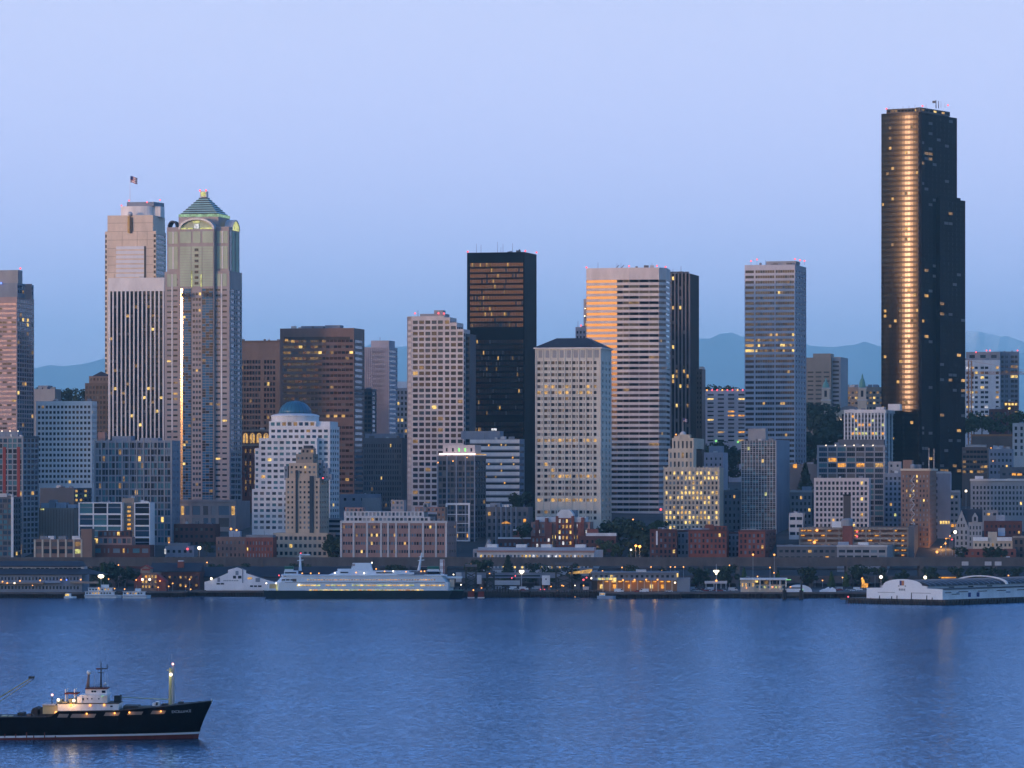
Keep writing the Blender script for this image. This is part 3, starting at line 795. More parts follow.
b.one('drum', 'white_concrete', MB().lathe([(24 * pxm, zb0), (24 * pxm, zb1 - 2.6), (24.6 * pxm, zb1 - 2.4), (24.6 * pxm, zb1 - 1.6), (22 * pxm, zb1 - .8), (17 * pxm, zb1)], b.P(xc, yc, 0), 40))
rd = 16.6 * pxm
b.one('dome', 'dome_blue', MB().lathe([(rd * math.cos(a), zb1 + rd * .80 * math.sin(a)) for a in [math.pi / 2 * i / 10 * .99 for i in range(11)]], b.P(xc, yc, 0), 36), True)
ribs = MB()
for k in range(24):
    a = 2 * math.pi * k / 24
    for i in range(6):
        a0, a1 = math.pi / 2 * i / 6, math.pi / 2 * (i + 1) / 6
        q = [b.P(xc + (rd + .1) * math.cos(t) * math.cos(a), yc + (rd + .1) * math.cos(t) * math.sin(a), zb1 + (rd * .8 + .1) * math.sin(t)) for t in (a0, a1)]
        ribs.tube(q[0], q[1], .10, seg=4)
b.one('dome_rib', 'slate_roof', ribs)
b.done()

# beige condo
b = B('apartment_tower', 'beige stepped apartment tower with a small lit top in front of the dome', 285.5, 319.5, 481, 3250, 12, x1=330, cat='apartment building')
def cg(nx, top=3, yb=556, lit=.04): return dict(p=5.05, nx=nx, wf=.46, hf=.46, top=top, yb=yb, glass=['glass_navy', 'glass_slate', 'glass_pale'], lit=lit)
b.vol(285.5, 319.5, 478, 533, m='beige_stucco', x1=329, front=cg(8), side=cg(4))
b.vol(289, 317, 463, 478, f=1, x1=324, m='beige_stucco', part='wall', front=cg(6), side=cg(3))
b.vol(296, 313, 454, 463, f=2.5, x1=318, m='tan_wall', part='attic', front=cg(4), side=cg(3))
b.vol(301, 314, 448.5, 454, f=4, x1=316, m='tan_wall', part='attic', front=dict(p=5, nx=3, wf=.5, hf=.5, top=1.5, glass=['lit_warm', 'glass_navy']))
b.vol(303.5, 311, 445.5, 448.5, f=6, D=7, m='slate_roof', part='roof')
for px, y0 in ((286, 466), (320, 460), (324, 463), (327, 468), (330, 474)): b.vol(px - 1.6, px + 1.6, y0, 480, f=3 + (px - 286) * .1, D=6, m='blue_grey', part='turret', front=cg(1))
b.pbox('glass_bay', 'glass_slate', 295.5, 297.5, 470, 533, f=-.8, D=.8); b.pbox('glass_bay', 'glass_slate', 309.5, 313.5, 476, 533, f=-.8, D=.8)
b.vol(273, 328, 533, None, f=-6, D=22, m='beige_stucco', part='podium', front=dict(p=7.6, nx=11, wf=.6, hf=.46, top=3.5, yb=556, glass=['glass_navy', 'glass_slate'], lit=.04))
b.light(323, 478, f=-1, r=.6); b.done()

# white gridded tower
b = B('office_tower', 'pale gridded concrete tower with a stair-stepped right shoulder', 411.5, 463.5, 316, 3550, 11, x1=470, cat='skyscraper')
gcol = 6.75
def gg(nx, top=4.5, lit=.05): return dict(p=5.68, nx=nx, wf=.78, hf=.62, top=top, yb=506, glass=['glass_brown', 'glass_navy', 'glass_brown', 'glass_navy', 'glass_slate'], lit=lit, rec=.7)
steps = [(411.5, 444.2, 316), (444.2, 450, 317.2), (450, 456.8, 322.5), (456.8, 463.5, 329)]
for i, (pa, pb, yt) in enumerate(steps):
    b.vol(pa, pb, yt, None, m='warm_concrete', D=b.D, front=gg(5 if i == 0 else 1, 4.2 if i == 0 else 3.0 if i == 1 else 3.4 if i == 2 else 2.6), part='wall',
          side=dict(p=5.68, nx=3, wf=.8, hf=.6, top=4, yb=506 if i == 3 else yt + 16, glass=['glass_navy', 'glass_blue']))
xe, ye = b.lx(411.5), 0.0
xl = b.lx(406.3, 4)
b.facade('corner_wall', 'warm_concrete', (xl, 7.0), (b.lx(407.6, 2), 2.0), 0, b.H, dict(p=5.68, nx=1, wf=.86, hf=.62, top=4.2, yb=506, glass=['glass_bronze']))
b.facade('corner_wall', 'warm_concrete', (b.lx(407.6, 2), 2.0), (b.lx(411.5), 0), 0, b.H, dict(p=5.68, nx=1, wf=.8, hf=.62, top=4.2, yb=506, glass=['glass_bronze', 'glass_brown']))
b.poly('corner_roof', 'warm_concrete', [(xl, 7), (b.lx(407.6, 2), 2), (b.lx(411.5), 0), (b.lx(411.5), 20), (xl, 20)], 0, b.H - .2)
b.vol(463.5, 470, 334, None, f=9, D=24, m='dark_grey', part='rear_wing', front=dict(p=5.68, nx=1, wf=.8, hf=.55, top=3, yb=470, glass=['glass_navy', 'glass_blue'], lit=0))
b.vol(420, 445, 313.6, 316, f=4, D=18, m='grey_concrete', part='penthouse'); b.vol(434, 443, 310, 313.6, f=8, D=10, m='grey_concrete', part='penthouse')
b.light(415, 313, 3); b.light(438.5, 313, 3); b.light(444, 313.3, 3); b.rod(418, 310, b.H)
b.done()

# dark bronze tower
b = B('office_tower', 'dark brown tower with copper-coloured window bands and antennas on its flat roof', 467, 524.5, 252, 3650, 14, x1=536.6, cat='skyscraper')
b.vol(m='black_granite', front=dict(p=5.5, nx=33, ml=.05, mr=.025, wf=.8, hf=.66, top=10.6, yb=512, skip=(12, 13, 28), glass=['glass_bronze'], rec=.35, lit=.025, litrows={0: .25, 8: .1}, lits=['lit_warm', 'lit_dim']), side=None)
b.light(467.8, 251, 1.5, r=.8); b.light(525.3, 251, 1.5, r=.8); b.light(536.5, 252.5, 30, r=.8)
for px, py in ((476.5, 243), (481, 244), (497.5, 241.5), (503, 243.5), (512.5, 243)): b.rod(px, py, b.H, 12, .16)
b.pbox('aerial', 'dark_grey', 516, 520, 250.6, 252, f=6, D=3)
b.one('dish', 'dark_grey', MB().tube(b.P(b.lx(517, 6), 6, b.H), b.P(b.lx(520, 6), 6, b.H + 2.2), .4, .8, 6).tube(b.P(b.lx(520, 6), 6, b.H), b.P(b.lx(516.5, 6), 6, b.H + 2), .3, .3, 6))
b.done()

# hip roofed white tower
b = B('office_tower', 'pale stone tower under a dark hipped roof, three of its floors lit yellow', 535.3, 601, 347.5, 3350, 11, x1=611.6, cat='skyscraper')
cols = []
x = .03
for i in range(9):
    cols.append((x, x + .05)); cols.append((x + .066, x + .083)); x += .1065
hg = dict(p=5.98, cols=cols[:-1], hf=.52, top=13.5, yb=522, skip=(24,), glass=['glass_navy', 'glass_navy', 'glass_brown'], lit=.012, litrows={4: .35, 5: .6, 13: .85, 19: .7, 23: .85, 25: .1}, lits=['lit_warm', 'lit_dim', 'lit_warm'], rec=.6)
b.vol(m='cream_concrete', front=hg, side=dict(p=5.98, nx=3, wf=.3, hf=.5, top=13.5, yb=522, glass=['glass_slate'], litrows={13: .3, 19: .5, 23: .5}, lits=['lit_dim']))
for i in range(9):
    xx = b.lx(538.6 + i * 7.0); b.box('top_panel', 'grey_concrete', xx, xx + 3.3, -.2, .3, b.z(357.5), b.z(350))
b.fins('pier', 'cream_concrete', -b.W + .5, -.5, 9, .9, .5, b.z(522), b.H - 1)
ov = 1.2; mb = b.mb('roof', 'slate_roof')
c4 = [(-b.W - ov, -ov), (ov, -ov), (ov, b.D + ov), (-b.W - ov, b.D + ov)]; zz = b.z(347.3); zr = b.z(338, 15)
r1, r2 = (-b.W + 14, b.D * .5), (-13.5, b.D * .5)
r1a, r2a, r3a, r4a = (-b.W + 14, b.D * .3), (-13.5, b.D * .3), (-13.5, b.D * .7), (-b.W + 14, b.D * .7)
P_ = lambda p, z: b.P(p[0], p[1], z)
for p, q, s_, u in ((c4[0], c4[1], r2a, r1a), (c4[1], c4[2], r3a, r2a), (c4[2], c4[3], r4a, r3a), (c4[3], c4[0], r1a, r4a)):
    mb.quad(P_(p, zz), P_(q, zz), P_(s_, zr), P_(u, zr))
mb.quad(P_(r1a, zr), P_(r2a, zr), P_(r3a, zr), P_(r4a, zr))
b.box('eave', 'white_concrete', -b.W - ov, ov, -ov, b.D + ov, zz - .9, zz - .05)
b.done()

# faceted banded tower
b = B('office_tower', 'tall faceted tower of pale and dark bands with its left face glowing gold', 629, 659, 267.5, 3560, 7, x1=666, cat='skyscraper')
fl = Vector((-math.cos(R(26)), math.sin(R(26))))   # direction of the left facet away from the corner
xm = b.lx(629)
def hit(px, o, d):
    k = (px - 512) / F; W0 = b.O + b.ex * o[0] + b.ey * o[1]; dd = b.ex * d[0] + b.ey * d[1]
    t_ = (k * W0.y - W0.x) / (dd.x - k * dd.y); return (o[0] + d[0] * t_, o[1] + d[1] * t_)
A0 = hit(617, (xm, 0), (-math.cos(R(9)), math.sin(R(9))))
A1 = hit(586.3, A0, (-math.cos(R(13)), math.sin(R(13))))
C1 = hit(666.3, (0, 0), (math.cos(R(50)), math.sin(R(50))))
ol = [A1, A0, (xm, 0), (0, 0), C1, (C1[0], 45), (A1[0], 45)]
def bd(gl, lit=.02, n=1): return dict(p=5.45, nx=n, ml=0, mr=0, wf=1.0 if n == 1 else .97, hf=.5, top=12, yb=516, glass=gl, lit=lit, rec=.35, lits=['lit_dim', 'lit_warm'])
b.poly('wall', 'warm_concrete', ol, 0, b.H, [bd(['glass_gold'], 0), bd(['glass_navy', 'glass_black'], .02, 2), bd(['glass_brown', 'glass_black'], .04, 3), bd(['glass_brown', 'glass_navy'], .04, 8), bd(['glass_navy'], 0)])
for i in range(5): b.light(*[(586.5, 267), (629, 266), (657, 265.8), (665.6, 267), (620, 266.5)][i], f=[14, 3, 3, 12, 6][i], r=.75) if i != 4 else None
for px, py in ((598, 262), (617, 263), (621, 262.8), (652, 263)): b.rod(px, py, b.H, 10, .16)
b.one('aerial', 'dark_grey', MB().tube(b.P(b.lx(616, 9), 9, b.H), b.P(b.lx(619, 9), 9, b.H + 2.5), .3, .3, 5).tube(b.P(b.lx(621, 9), 9, b.H), b.P(b.lx(624, 9), 9, b.H + 2.5), .3, .3, 5))
b.done()
b = B('office_tower', 'small grey tower top peeking out left of the gold banded tower', 575.5, 586, 327, 3800, 12, x1=592, cat='building')
b.vol(m='lilac_panel', front=dict(p=5, nx=3, wf=.5, hf=.5, top=4, yb=350, glass=GN)); b.vol(583.6, 589, 299, 327, f=4, D=12, m='mauve_granite', part='shaft', front=dict(p=8, nx=1, wf=.5, hf=.4, top=8, glass=['lit_warm', 'glass_navy']))
b.light(581, 325.5, 2); b.light(585.2, 308.5, 2, m='lamp_white', r=.5); b.light(584.8, 316, 2, m='lamp_white', r=.5); b.rod(578, 321, b.H); b.done()

# dark fluted tower
b = B('office_tower', 'nearly black tower with tall vertical piers behind the gold banded tower', 660, 690, 273.5, 3750, 12, x1=699, cat='skyscraper')
b.vol(m='black_granite', front=dict(p=4.9, nx=8, wf=.98, hf=.7, top=3, yb=440, glass=['glass_black', 'glass_black', 'glass_navy'], lit=.012, litrows={6: .3, 14: .2, 19: .3, 20: .7, 26: .3, 32: .25}, rec=.3), side=None)
b.fins('pier', 'dark_fin', -b.W + .4, -.4, 8, 1.25, 1.1, b.z(440), b.H)
b.vol(668, 682, 271.4, 273.5, f=6, D=16, m='dark_grey', part='penthouse'); b.rod(681, 266, b.H)
b.done()
b = B('office_block', 'slim dark annex standing at the foot of the nearly black fluted tower', 696, 702, 369, 3735, 12, x1=705.5, cat='office building')
b.vol(m='dark_bronze', front=dict(p=4.9, nx=2, wf=.5, hf=.5, top=3, yb=430, glass=['glass_black'])); b.done()

# balcony apartments
b = B('apartment_building', 'grey apartment block with stacked balconies and a row of red roof lamps', 704, 746, 390, 4000, 7, D=24, cat='apartment building')
b.vol(m='cool_panel', front=dict(p=4.15, cols=[(.08 + .245 * i, .08 + .245 * i + .15) for i in range(4)], hf=.62, top=4, yb=446, glass=['glass_navy', 'glass_slate'], lit=.14, rec=1.4, lits=['lit_warm', 'lit_orange', 'lit_yellow']))
for i in range(4):
    x0 = -b.W + b.W * (.07 + .245 * i); bm = b.mb('balcony', 'cool_panel')
    for k in range(12): b.box('balcony', 'cool_panel', x0, x0 + b.W * .17, -1.0, .1, b.H - (6.7 + k * 4.15) * b.px, b.H - (5.6 + k * 4.15) * b.px)
for i in range(8): b.light(707 + i * 5.1, 390, -.3, m='lamp_red' if i % 3 else 'lamp_orange', r=.75)
b.light(716, 441, -2, m='lamp_green', r=1.0); b.light(738, 442, -2, m='lamp_green', r=1.0)
b.done()

# light grey tower with three window groups
b = B('office_tower', 'pale blue grey tower with three bays of window bands and a dotted flank', 744.6, 795, 264.5, 3700, 14, x1=806.3, cat='skyscraper')
cols = [(.015, .185)] + [(.215 + i * .0475, .215 + i * .0475 + .0445) for i in range(8)] + [(.615 + i * .0463, .615 + i * .0463 + .0435) for i in range(8)]
b.vol(m='cool_panel', front=dict(p=5.28, cols=cols, hf=.52, top=5.4, yb=470, glass=['glass_brown', 'glass_brown', 'glass_navy'], lit=.015, litrows={1: .12, 4: .15, 12: .25, 13: .35, 14: .5, 15: .6, 25: .1}, rec=.35),
      side=dict(p=5.28, nx=4, wf=.5, hf=.5, top=5.4, yb=470, glass=['glass_slate', 'glass_navy'], lit=0))
b.vol(766, 796, 261, 264.5, f=8, D=18, m='grey_concrete', part='penthouse')
for px, py in ((751, 260.5), (757, 259), (795, 259), (800, 260.3), (804.5, 261)): b.light(px, py, 4, r=.75); b.rod(px, py, b.H - .1, 4, .1, name='lamp_post')
b.done()
# ================================================================== hill and right-hand half
b = B('hospital', 'tan slab hospital on the hill with dark window strips and a blank top', 806, 831, 357.5, 4300, 12, x1=833, D=40, cat='hospital')
hs = dict(p=4.3, nx=3, wf=.8, hf=.4, top=8, yb=412, glass=['glass_navy'], lit=.05, lits=['lit_dim', 'lit_orange'])
b.vol(m='tan_wall', front=dict(p=4.4, nx=3, wf=.72, hf=.36, top=14, yb=415, glass=GN, lit=.06, lits=['lit_dim', 'lit_warm']))
b.vol(831, 840.5, 357, None, f=6, x1=848, m='grey_concrete', part='wing', front=dict(p=4.3, nx=1, wf=.7, hf=.45, top=4, yb=415, glass=GN))
b.vol(813, 831, 353.5, 357.5, f=4, D=20, m='tan_wall', part='penthouse'); b.done()

def church_tower(px, yt, lab):
    t = B('church_tower', lab, px - 4.6, px + 4.2, 388, 4230, 8, D=8.5, cat='church tower', group='twin bell towers of the church')
    t.vol(yt=400, m='cream_stone', part='wall')
    t.vol(px - 3.9, px + 3.5, 388, 400, f=.5, D=7.2, m='cream_stone', part='belfry', front=dict(p=9, nx=1, wf=.36, hf=.7, top=2.5, glass=['glass_navy']), side=dict(p=9, nx=1, wf=.36, hf=.7, top=2.5, glass=['glass_navy']))
    t.box('cornice', 'pale_stone', -t.W - .5, .5, -.5, t.D + .5, t.z(400.6), t.z(399.4)); t.box('cornice', 'pale_stone', -t.W + .3, -.1, .1, t.D - .4, t.z(388.6), t.z(387.6))
    c = t.P(-t.W / 2, t.D / 2, 0); r = 3.1
    z = t.z(388); h = (388 - yt - 3) * t.px
    t.one('dome', 'copper_green', MB().lathe([(r, z), (r * 1.02, z + h * .2), (r * .9, z + h * .45), (r * .6, z + h * .7), (r * .3, z + h * .85), (r * .28, z + h), (.15, z + h + 2.4)], c, 12), True)
    t.done()
church_tower(825.8, 377, 'church bell tower with green dome standing before the tan hospital')
church_tower(862.3, 373, 'church bell tower with green dome standing before the long lit tan building')
b = B('church', 'stone church body with a pale arched roof between two green-domed towers', 829, 858, 410, 4242, 8, D=40, cat='church')
b.vol(m='cream_stone', front=dict(p=10, nx=3, wf=.4, hf=.6, top=4, glass=GN, yb=430))
b.one('roof', 'roof_grey', MB().extrude([(b.P(a, 0, 0)[0], c) for a, c in arch_pts(b.lx(840, 1), b.lx(857, 1), b.H, b.H + 4)], b.P(0, 1, 0)[1], b.P(0, 38, 0)[1]))
b.pbox('arched_door', 'red_brick', 843, 848, 416, 428, f=-.3, D=.4); b.light(840, 420, -1, m='lamp_white', r=1.1, name='porch_lamp'); b.done()
b = B('apartment_building', 'long tan building with two rows of yellow windows beside the black tower', 843, 884, 387, 4380, 8, D=24, cat='apartment building')
b.vol(m='tan_wall', front=dict(p=5.2, nx=11, wf=.62, hf=.42, top=4.5, yb=415, glass=GN, lit=.55, lits=['lit_yellow', 'lit_warm', 'lit_dim']))
for px, w_ in ((852, 6), (868, 4), (873, 5), (846, 3)): b.vol(px, px + w_, 384.5, 387, f=4, D=8, m='blue_grey', part='rooftop_unit#%d' % px)
b.done()

# white finned block
b = B('office_block', 'white block of slender vertical fins with rows of greenish lit windows', 844, 885, 410.5, 3660, 13, x1=901.5, cat='office building')
b.vol(m='blue_grey', front=dict(p=4.3, nx=12, wf=.94, hf=.6, top=4.5, yb=446, glass=['glass_navy', 'glass_slate'], lit=.04, litrows={1: .2, 2: .35, 4: .6, 6: .6}, lits=['lit_lime', 'lit_lime', 'lit_orange'], rec=.3),
      side=dict(p=4.3, nx=5, wf=.9, hf=.7, top=4.5, yb=466, glass=['glass_navy'], lit=0))
b.pbox('parapet', 'white_concrete', 843.8, 885.2, 409.6, 413, f=-.9, D=1); b.box('parapet', 'white_concrete', -.05, .9, -.9, b.D, b.z(413), b.z(409.6))
b.fins('fin', 'white_paint', -b.W + .5, -.4, 12, .95, .9, b.z(446), b.z(412.5)); b.sidefins('fin', 'white_concrete', 2, b.D - 2, 5, 2.0, .8, b.z(466), b.z(413))
b.vol(888, 900, 404, 410.5, f=6, D=10, m='white_concrete', part='penthouse'); b.vol(876, 884, 407, 410.5, f=6, D=10, m='white_concrete', part='rooftop_unit'); b.done()

# the tallest black tower
b = B('skyscraper', 'tallest tower, black with curved faces, its left face banded gold by the sunset', 881.3, 920, 112, 3700, 32, x1=957, cat='skyscraper')
k = 14
pl = (-b.W, 0.0); pr_ = (-1.0, 0.0)
pts = []
for i in range(k + 1):
    u = i / k; sag = -1.5 * 4 * u * (1 - u)
    pts.append((pl[0] + (pr_[0] - pl[0]) * u, pl[1] + (pr_[1] - pl[1]) * u + sag))
mat('glass_smoke', (0.027, 0.0215, 0.016), 0.19, 0.5, 0.85, var=0)
cb = dict(p=5.1, nx=1, ml=0, mr=0, wf=1, hf=.56, top=3, yb=492, glass=['glass_smoke'], lit=.025, rec=.12, lits=['lit_dim', 'lit_warm'])
cbl = dict(cb, lit=.05)
rb = dict(p=5.1, nx=9, ml=.0, mr=.0, wf=.94, hf=.55, top=3, yb=492, glass=['glass_black'], lit=.02, litrows={7: .1, 30: .25, 35: .2, 37: .25, 40: .2, 53: .2}, rec=.12, lits=['lit_warm', 'lit_dim', 'lit_dim'])
y957 = b.ly(957, 0)
outline = pts + [(0.0, 0.6), (b.lx(957, y957) if False else 0.0, y957), (-b.W, y957 + 4)]
ns = len(pts) - 1
for i in range(ns): b.facade('curved_wall', 'polished_granite', outline[i], outline[i + 1], 0, b.H, cbl if i % 2 else cb)
b.poly('wall', 'black_granite', [outline[0]] + outline[ns:], 0, b.H - .3, [None, dict(p=5.1, nx=1, ml=0, mr=0, wf=1, hf=.5, top=3, yb=492, glass=['glass_bronze'], lit=0)] + [rb])
b.vol(919.5, 921.5, 112, 490, f=-.4, D=1.2, m='black_granite', part='corner_rib')
# crown
b.vol(886.5, 918.5, 107.6, 112, f=5, D=30, m='dark_bronze', part='crown', front=dict(p=4, nx=9, wf=.8, hf=.5, top=1.2, glass=['glass_black'], lit=.3))
b.vol(916, 920.5, 107.2, 112, f=5, x1=950, m='black_granite', part='crown', side=dict(p=4, nx=7, wf=.8, hf=.5, top=1.2, glass=['glass_black'], lit=.2))
# lower shoulder to the right and strip to the left
xr = 3.5
yA = b.ly(940, xr); yB = b.ly(965.3, xr)
b.poly('shoulder', 'black_granite', [(-8, yA - 2), (xr, yA), (xr, yB), (-8, yB)], 0, b.z(196), [None, dict(rb, nx=6)])
b.poly('shoulder', 'black_granite', [(-8, yA + 4), (1.5, yA + 4), (1.5, yB - 5), (-8, yB - 5)], 0, b.z(193.5))
xs_ = -b.W - 1.6
b.poly('left_strip', 'dark_bronze', [(xs_, 3), (-b.W + .3, 2), (-b.W + .3, 18), (xs_, 18)], 0, b.z(234), [dict(p=5.1, nx=1, wf=.8, hf=.5, top=2, yb=480, glass=['glass_bronze'])])
b.light(886.5, 107, 10, r=.75); b.light(922.5, 106, 8, r=.75); b.light(948, 106.5, 14, r=.75)
for px, py in ((889, 105), (893, 106), (903, 105), (909, 105), (915, 104), (926, 104), (941, 102), (945, 104)): b.rod(px, py, b.z(107.5), 14, .14)
ax = b.lx(936, 20)
b.one('antenna_mast', 'dark_grey', MB().tube(b.P(ax, 20, b.z(107)), b.P(ax, 20, b.z(98.5)), .45, .35, 6).box(*[v for q in zip(b.P(ax - 3.2, 19.6, 0)[:2], b.P(ax + .2, 20.4, 0)[:2]) for v in q], b.z(101.5), b.z(99.2)).tube(b.P(ax + 2.4, 20, b.z(107)), b.P(ax + 2.4, 20, b.z(99.5)), .4, .3, 6))
b.done()

# hill apartments and crane at right
b = B('apartment_tower', 'white apartment tower on the hill with many lit windows and grey top', 958, 1000, 360, 4100, 8, D=26, cat='apartment building')
b.vol(m='white_concrete', front=dict(p=4.9, cols=[(.1, .17), (.2, .27), (.3, .37), (.40, .47), (.54, .62), (.64, .72), (.9, .97)], hf=.5, top=6.5, yb=428, glass=['glass_slate', 'glass_navy', 'glass_navy'], lit=.2, lits=['lit_warm', 'lit_yellow', 'lit_white', 'lit_dim']))
b.vol(966, 1000, 351.8, 360, f=3, D=18, m='grey_concrete', part='penthouse', front=dict(p=8, nx=3, wf=.5, hf=.4, top=3, glass=GN, lit=.1))
b.light(976, 352, 2, r=.7); b.light(986.5, 350.5, 2, r=.7); b.light(990, 350.5, 2, r=.7); b.done()
b = B('apartment_tower', 'blue grey tower with vertical strips joined behind the white hill apartments', 1000, 1018.5, 351.5, 4112, 8, D=22, cat='apartment building')
b.vol(m='blue_grey', front=dict(p=4.9, cols=[(.08, .2), (.3, .42), (.55, .95)], hf=.55, top=4, yb=405, glass=['glass_slate', 'glass_navy'], lit=.06))
b.fins('rib', 'grey_concrete', b.lx(1003), b.lx(1018), 4, .5, .4, b.z(405), b.H)
b.light(1017.5, 350.5, 1, r=.7); b.done()
b = B('apartment_building', 'brown building with a bright yellow top row of windows below the blue grey hill tower', 1004, 1018, 401.5, 4060, 8, D=18, cat='apartment building')
b.vol(m='dark_brick', front=dict(p=4.2, nx=4, wf=.7, hf=.55, top=1.5, yb=428, glass=GW, litrows={0: 1}, lits=['lit_yellow'], lit=.25)); b.done()
b = B('apartment_building', 'red brick apartment building among the trees on the hill', 989, 1008, 409, 3990, 8, D=16, cat='apartment building')
b.vol(m='dark_brick', front=dict(p=5, nx=4, wf=.4, hf=.5, top=3, yb=430, glass=['glass_pale', 'glass_slate', 'glass_navy'], lit=.05)); b.done()
b = B('building', 'pale building cut by the right frame edge below the hill trees', 1012.5, 1042, 423, 3800, 8, D=20, cat='building')
b.vol(m='pale_stone', yb=None, front=dict(p=6.4, nx=5, wf=.42, hf=.56, top=3.5, yb=458, glass=GN)); b.done()
b = B('retaining_wall', 'long orange-brown lit wall at the foot of the hill trees', 972, 1013, 434.5, 3860, 6, D=6, cat='wall')
b.vol(m='brown_brick'); b.pbox('lit_coping', 'crane_orange', 972, 1013, 434.2, 436.2, f=-.3, D=.6); b.done()
b = B('office_block', 'low dark building with lit floor lines right of the tallest tower', 962, 988, 447, 3640, 8, D=22, cat='office building')
b.vol(m='dark_brown', front=dict(p=5, nx=7, wf=.86, hf=.5, top=3.5, yb=476, glass=['glass_navy'], litrows={2: .5, 3: .5, 4: .35, 5: .3}, lits=['lit_warm', 'lit_dim']))
b.vol(966, 986, 444.5, 447, f=4, D=10, m='grey_concrete', part='penthouse'); b.done()
b = B('office_block', 'low blue grey building with cluttered flat roof near the right edge', 989, 1013, 449, 3700, 8, D=22, cat='office building')
b.vol(m='blue_grey', front=dict(p=6, nx=6, wf=.5, hf=.45, top=4, yb=476, glass=GN, lit=.05))
for px in (993, 999, 1006): b.vol(px, px + 4, 445.5 + (px % 3), 449, f=4, D=8, m='blue_roof' if px % 2 else 'grey_concrete', part='rooftop_unit#%d' % px)
b.light(991, 448, 0, m='lamp_orange', r=.5, name='roof_lamp'); b.light(993, 461, -1, m='lamp_orange', r=.5, name='wall_lamp'); b.done()
b = B('building', 'dark low building with an orange lit rooftop pavilion near the right edge', 1000, 1040, 467, 3560, 8, D=16, cat='building')
b.vol(m='dark_grey', front=dict(p=6, nx=6, wf=.5, hf=.4, top=6, yb=480, glass=GN))
b.pone('lit_window', 'lit_orange', 1012, 1016, 473, 475.5, f=-.3, D=.3); b.pone('lit_window', 'lit_orange', 1017, 1022, 473.4, 475.5, f=-.3, D=.3); b.done()
b = B('office_block', 'long grey stone block with dense rows of dark windows near the right edge', 970.5, 1046, 480, 3400, 8, D=30, cat='office building')
b.vol(m='grey_concrete', front=dict(p=5.3, nx=20, wf=.5, hf=.56, top=6, yb=517, glass=GN, lit=.008))
b.pbox('cornice', 'pale_stone', 969.8, 1046, 478.8, 481, f=-1.3, D=2)
b.vol(975, 983, 476, 480, f=6, D=8, m='white_concrete', part='rooftop_unit'); b.done()

# tower crane
cr_ = thing('tower_crane', 'orange lattice tower crane in front of the white hill apartments', 'crane', (0, 0, 0))
Yc = 3980; cx = (970 - 512) * Yc / F; cr_.location = (cx, Yc, ground(Yc) - 2); zb = cr_.location.z
mst = MB(); zt = zat(361, Yc) - zb; w_ = 1.5
for sx_ in (-1, 1):
    for sy_ in (-1, 1): mst.tube((sx_ * w_, sy_ * w_, 0), (sx_ * w_, sy_ * w_, zt), .5, seg=4)
z = 0
while z < zt - 3:
    for a, c in (((-w_, -w_), (w_, -w_)), ((w_, -w_), (w_, w_)), ((-w_, w_), (-w_, -w_))):
        mst.tube((*a, z), (*c, z + 3), .26, seg=4); mst.tube((*c, z + 3), (*a, z + 6), .26, seg=4)
    z += 6
mst.build('mast', 'crane_orange', cr_)
jz = zat(374, Yc) - zb; jb = MB()
for a, c in ((-12, 62),):
    for y_, z_ in ((-.9, 0), (.9, 0), (0, 1.8)): jb.tube((a, y_, jz + z_), (c, y_, jz + z_), .34, seg=4)
    x = a
    while x < c - 2:
        jb.tube((x, -.9, jz), (x + 2, 0, jz + 1.8), .13, seg=4); jb.tube((x + 2, 0, jz + 1.8), (x + 4, -.9, jz), .13, seg=4); x += 4
jb.build('jib', 'crane_orange', cr_)
MB().box(-12, -8, -1.4, 1.4, jz - 2.6, jz + .5).build('counterweight', 'grey_concrete', cr_)
MB().box(1.4, 3.4, -1.1, 1.1, jz - 2.4, jz).build('cab', 'crane_orange', cr_)
ab = MB(); ab.tube((0, 0, zt), (60, 0, jz + 1.8), .1, seg=4); ab.tube((0, 0, zt), (-11, 0, jz + 1.8), .1, seg=4); ab.build('tie', 'crane_orange', cr_)

# ------------------------------------------------------------------ middle distance, right half
b = B('office_tower', 'slim glass tower gridded with white mullions and a blank grey flank', 741, 776, 440.5, 3380, 14, x1=789, cat='office building')
b.vol(m='dark_grey', front=dict(p=4.15, nx=12, wf=.78, hf=.74, top=2.2, yb=546, ml=.01, mr=.01, glass=['glass_teal', 'glass_slate', 'glass_navy', 'glass_blue'], lit=.012, rec=.25, lits=['lit_yellow', 'lit_lime']))
b.fins('mullion', 'pale_stone', -b.W + .3, -.3, 12, .34, .22, b.z(546), b.H)
for i in range(26): b.pbox('transom', 'pale_stone', 741, 776, 440.8 + i * 4.15 + 3.3, 440.8 + i * 4.15 + 3.75, f=-.16, D=.2)
b.box('end_wall', 'blue_grey', -.1, .5, -.2, b.D, 0, b.H + .5)
b.vol(748, 765.5, 428.5, 440.5, f=9, x1=768, m='grey_concrete', part='penthouse'); b.done()
b = B('office_tower', 'cream art deco tower of stepped tiers with most windows lit yellow', 663.5, 719.5, 467.5, 3350, 8, D=34, cat='office building')
def dx(nx, top=4, lit=.15, lr={}): return dict(p=4.95, nx=nx, wf=.52, hf=.62, top=top, yb=531, glass=['glass_navy', 'glass_slate', 'glass_pale'], lit=lit, litrows=lr, lits=['lit_yellow', 'lit_yellow', 'lit_warm'], rec=.35)
b.vol(m='cream_stone', front=dx(14, lr={0: .5, 1: .6, 2: .15, 4: .55, 5: .65, 6: .3, 8: .5, 9: .75, 10: .4}))
b.vol(668.3, 693.3, 448.5, 467.5, f=3, D=24, m='cream_stone', part='upper_tier', front=dict(p=9, nx=6, wf=.46, hf=.62, top=4, glass=['glass_slate', 'glass_pale', 'glass_navy'], lit=.06))
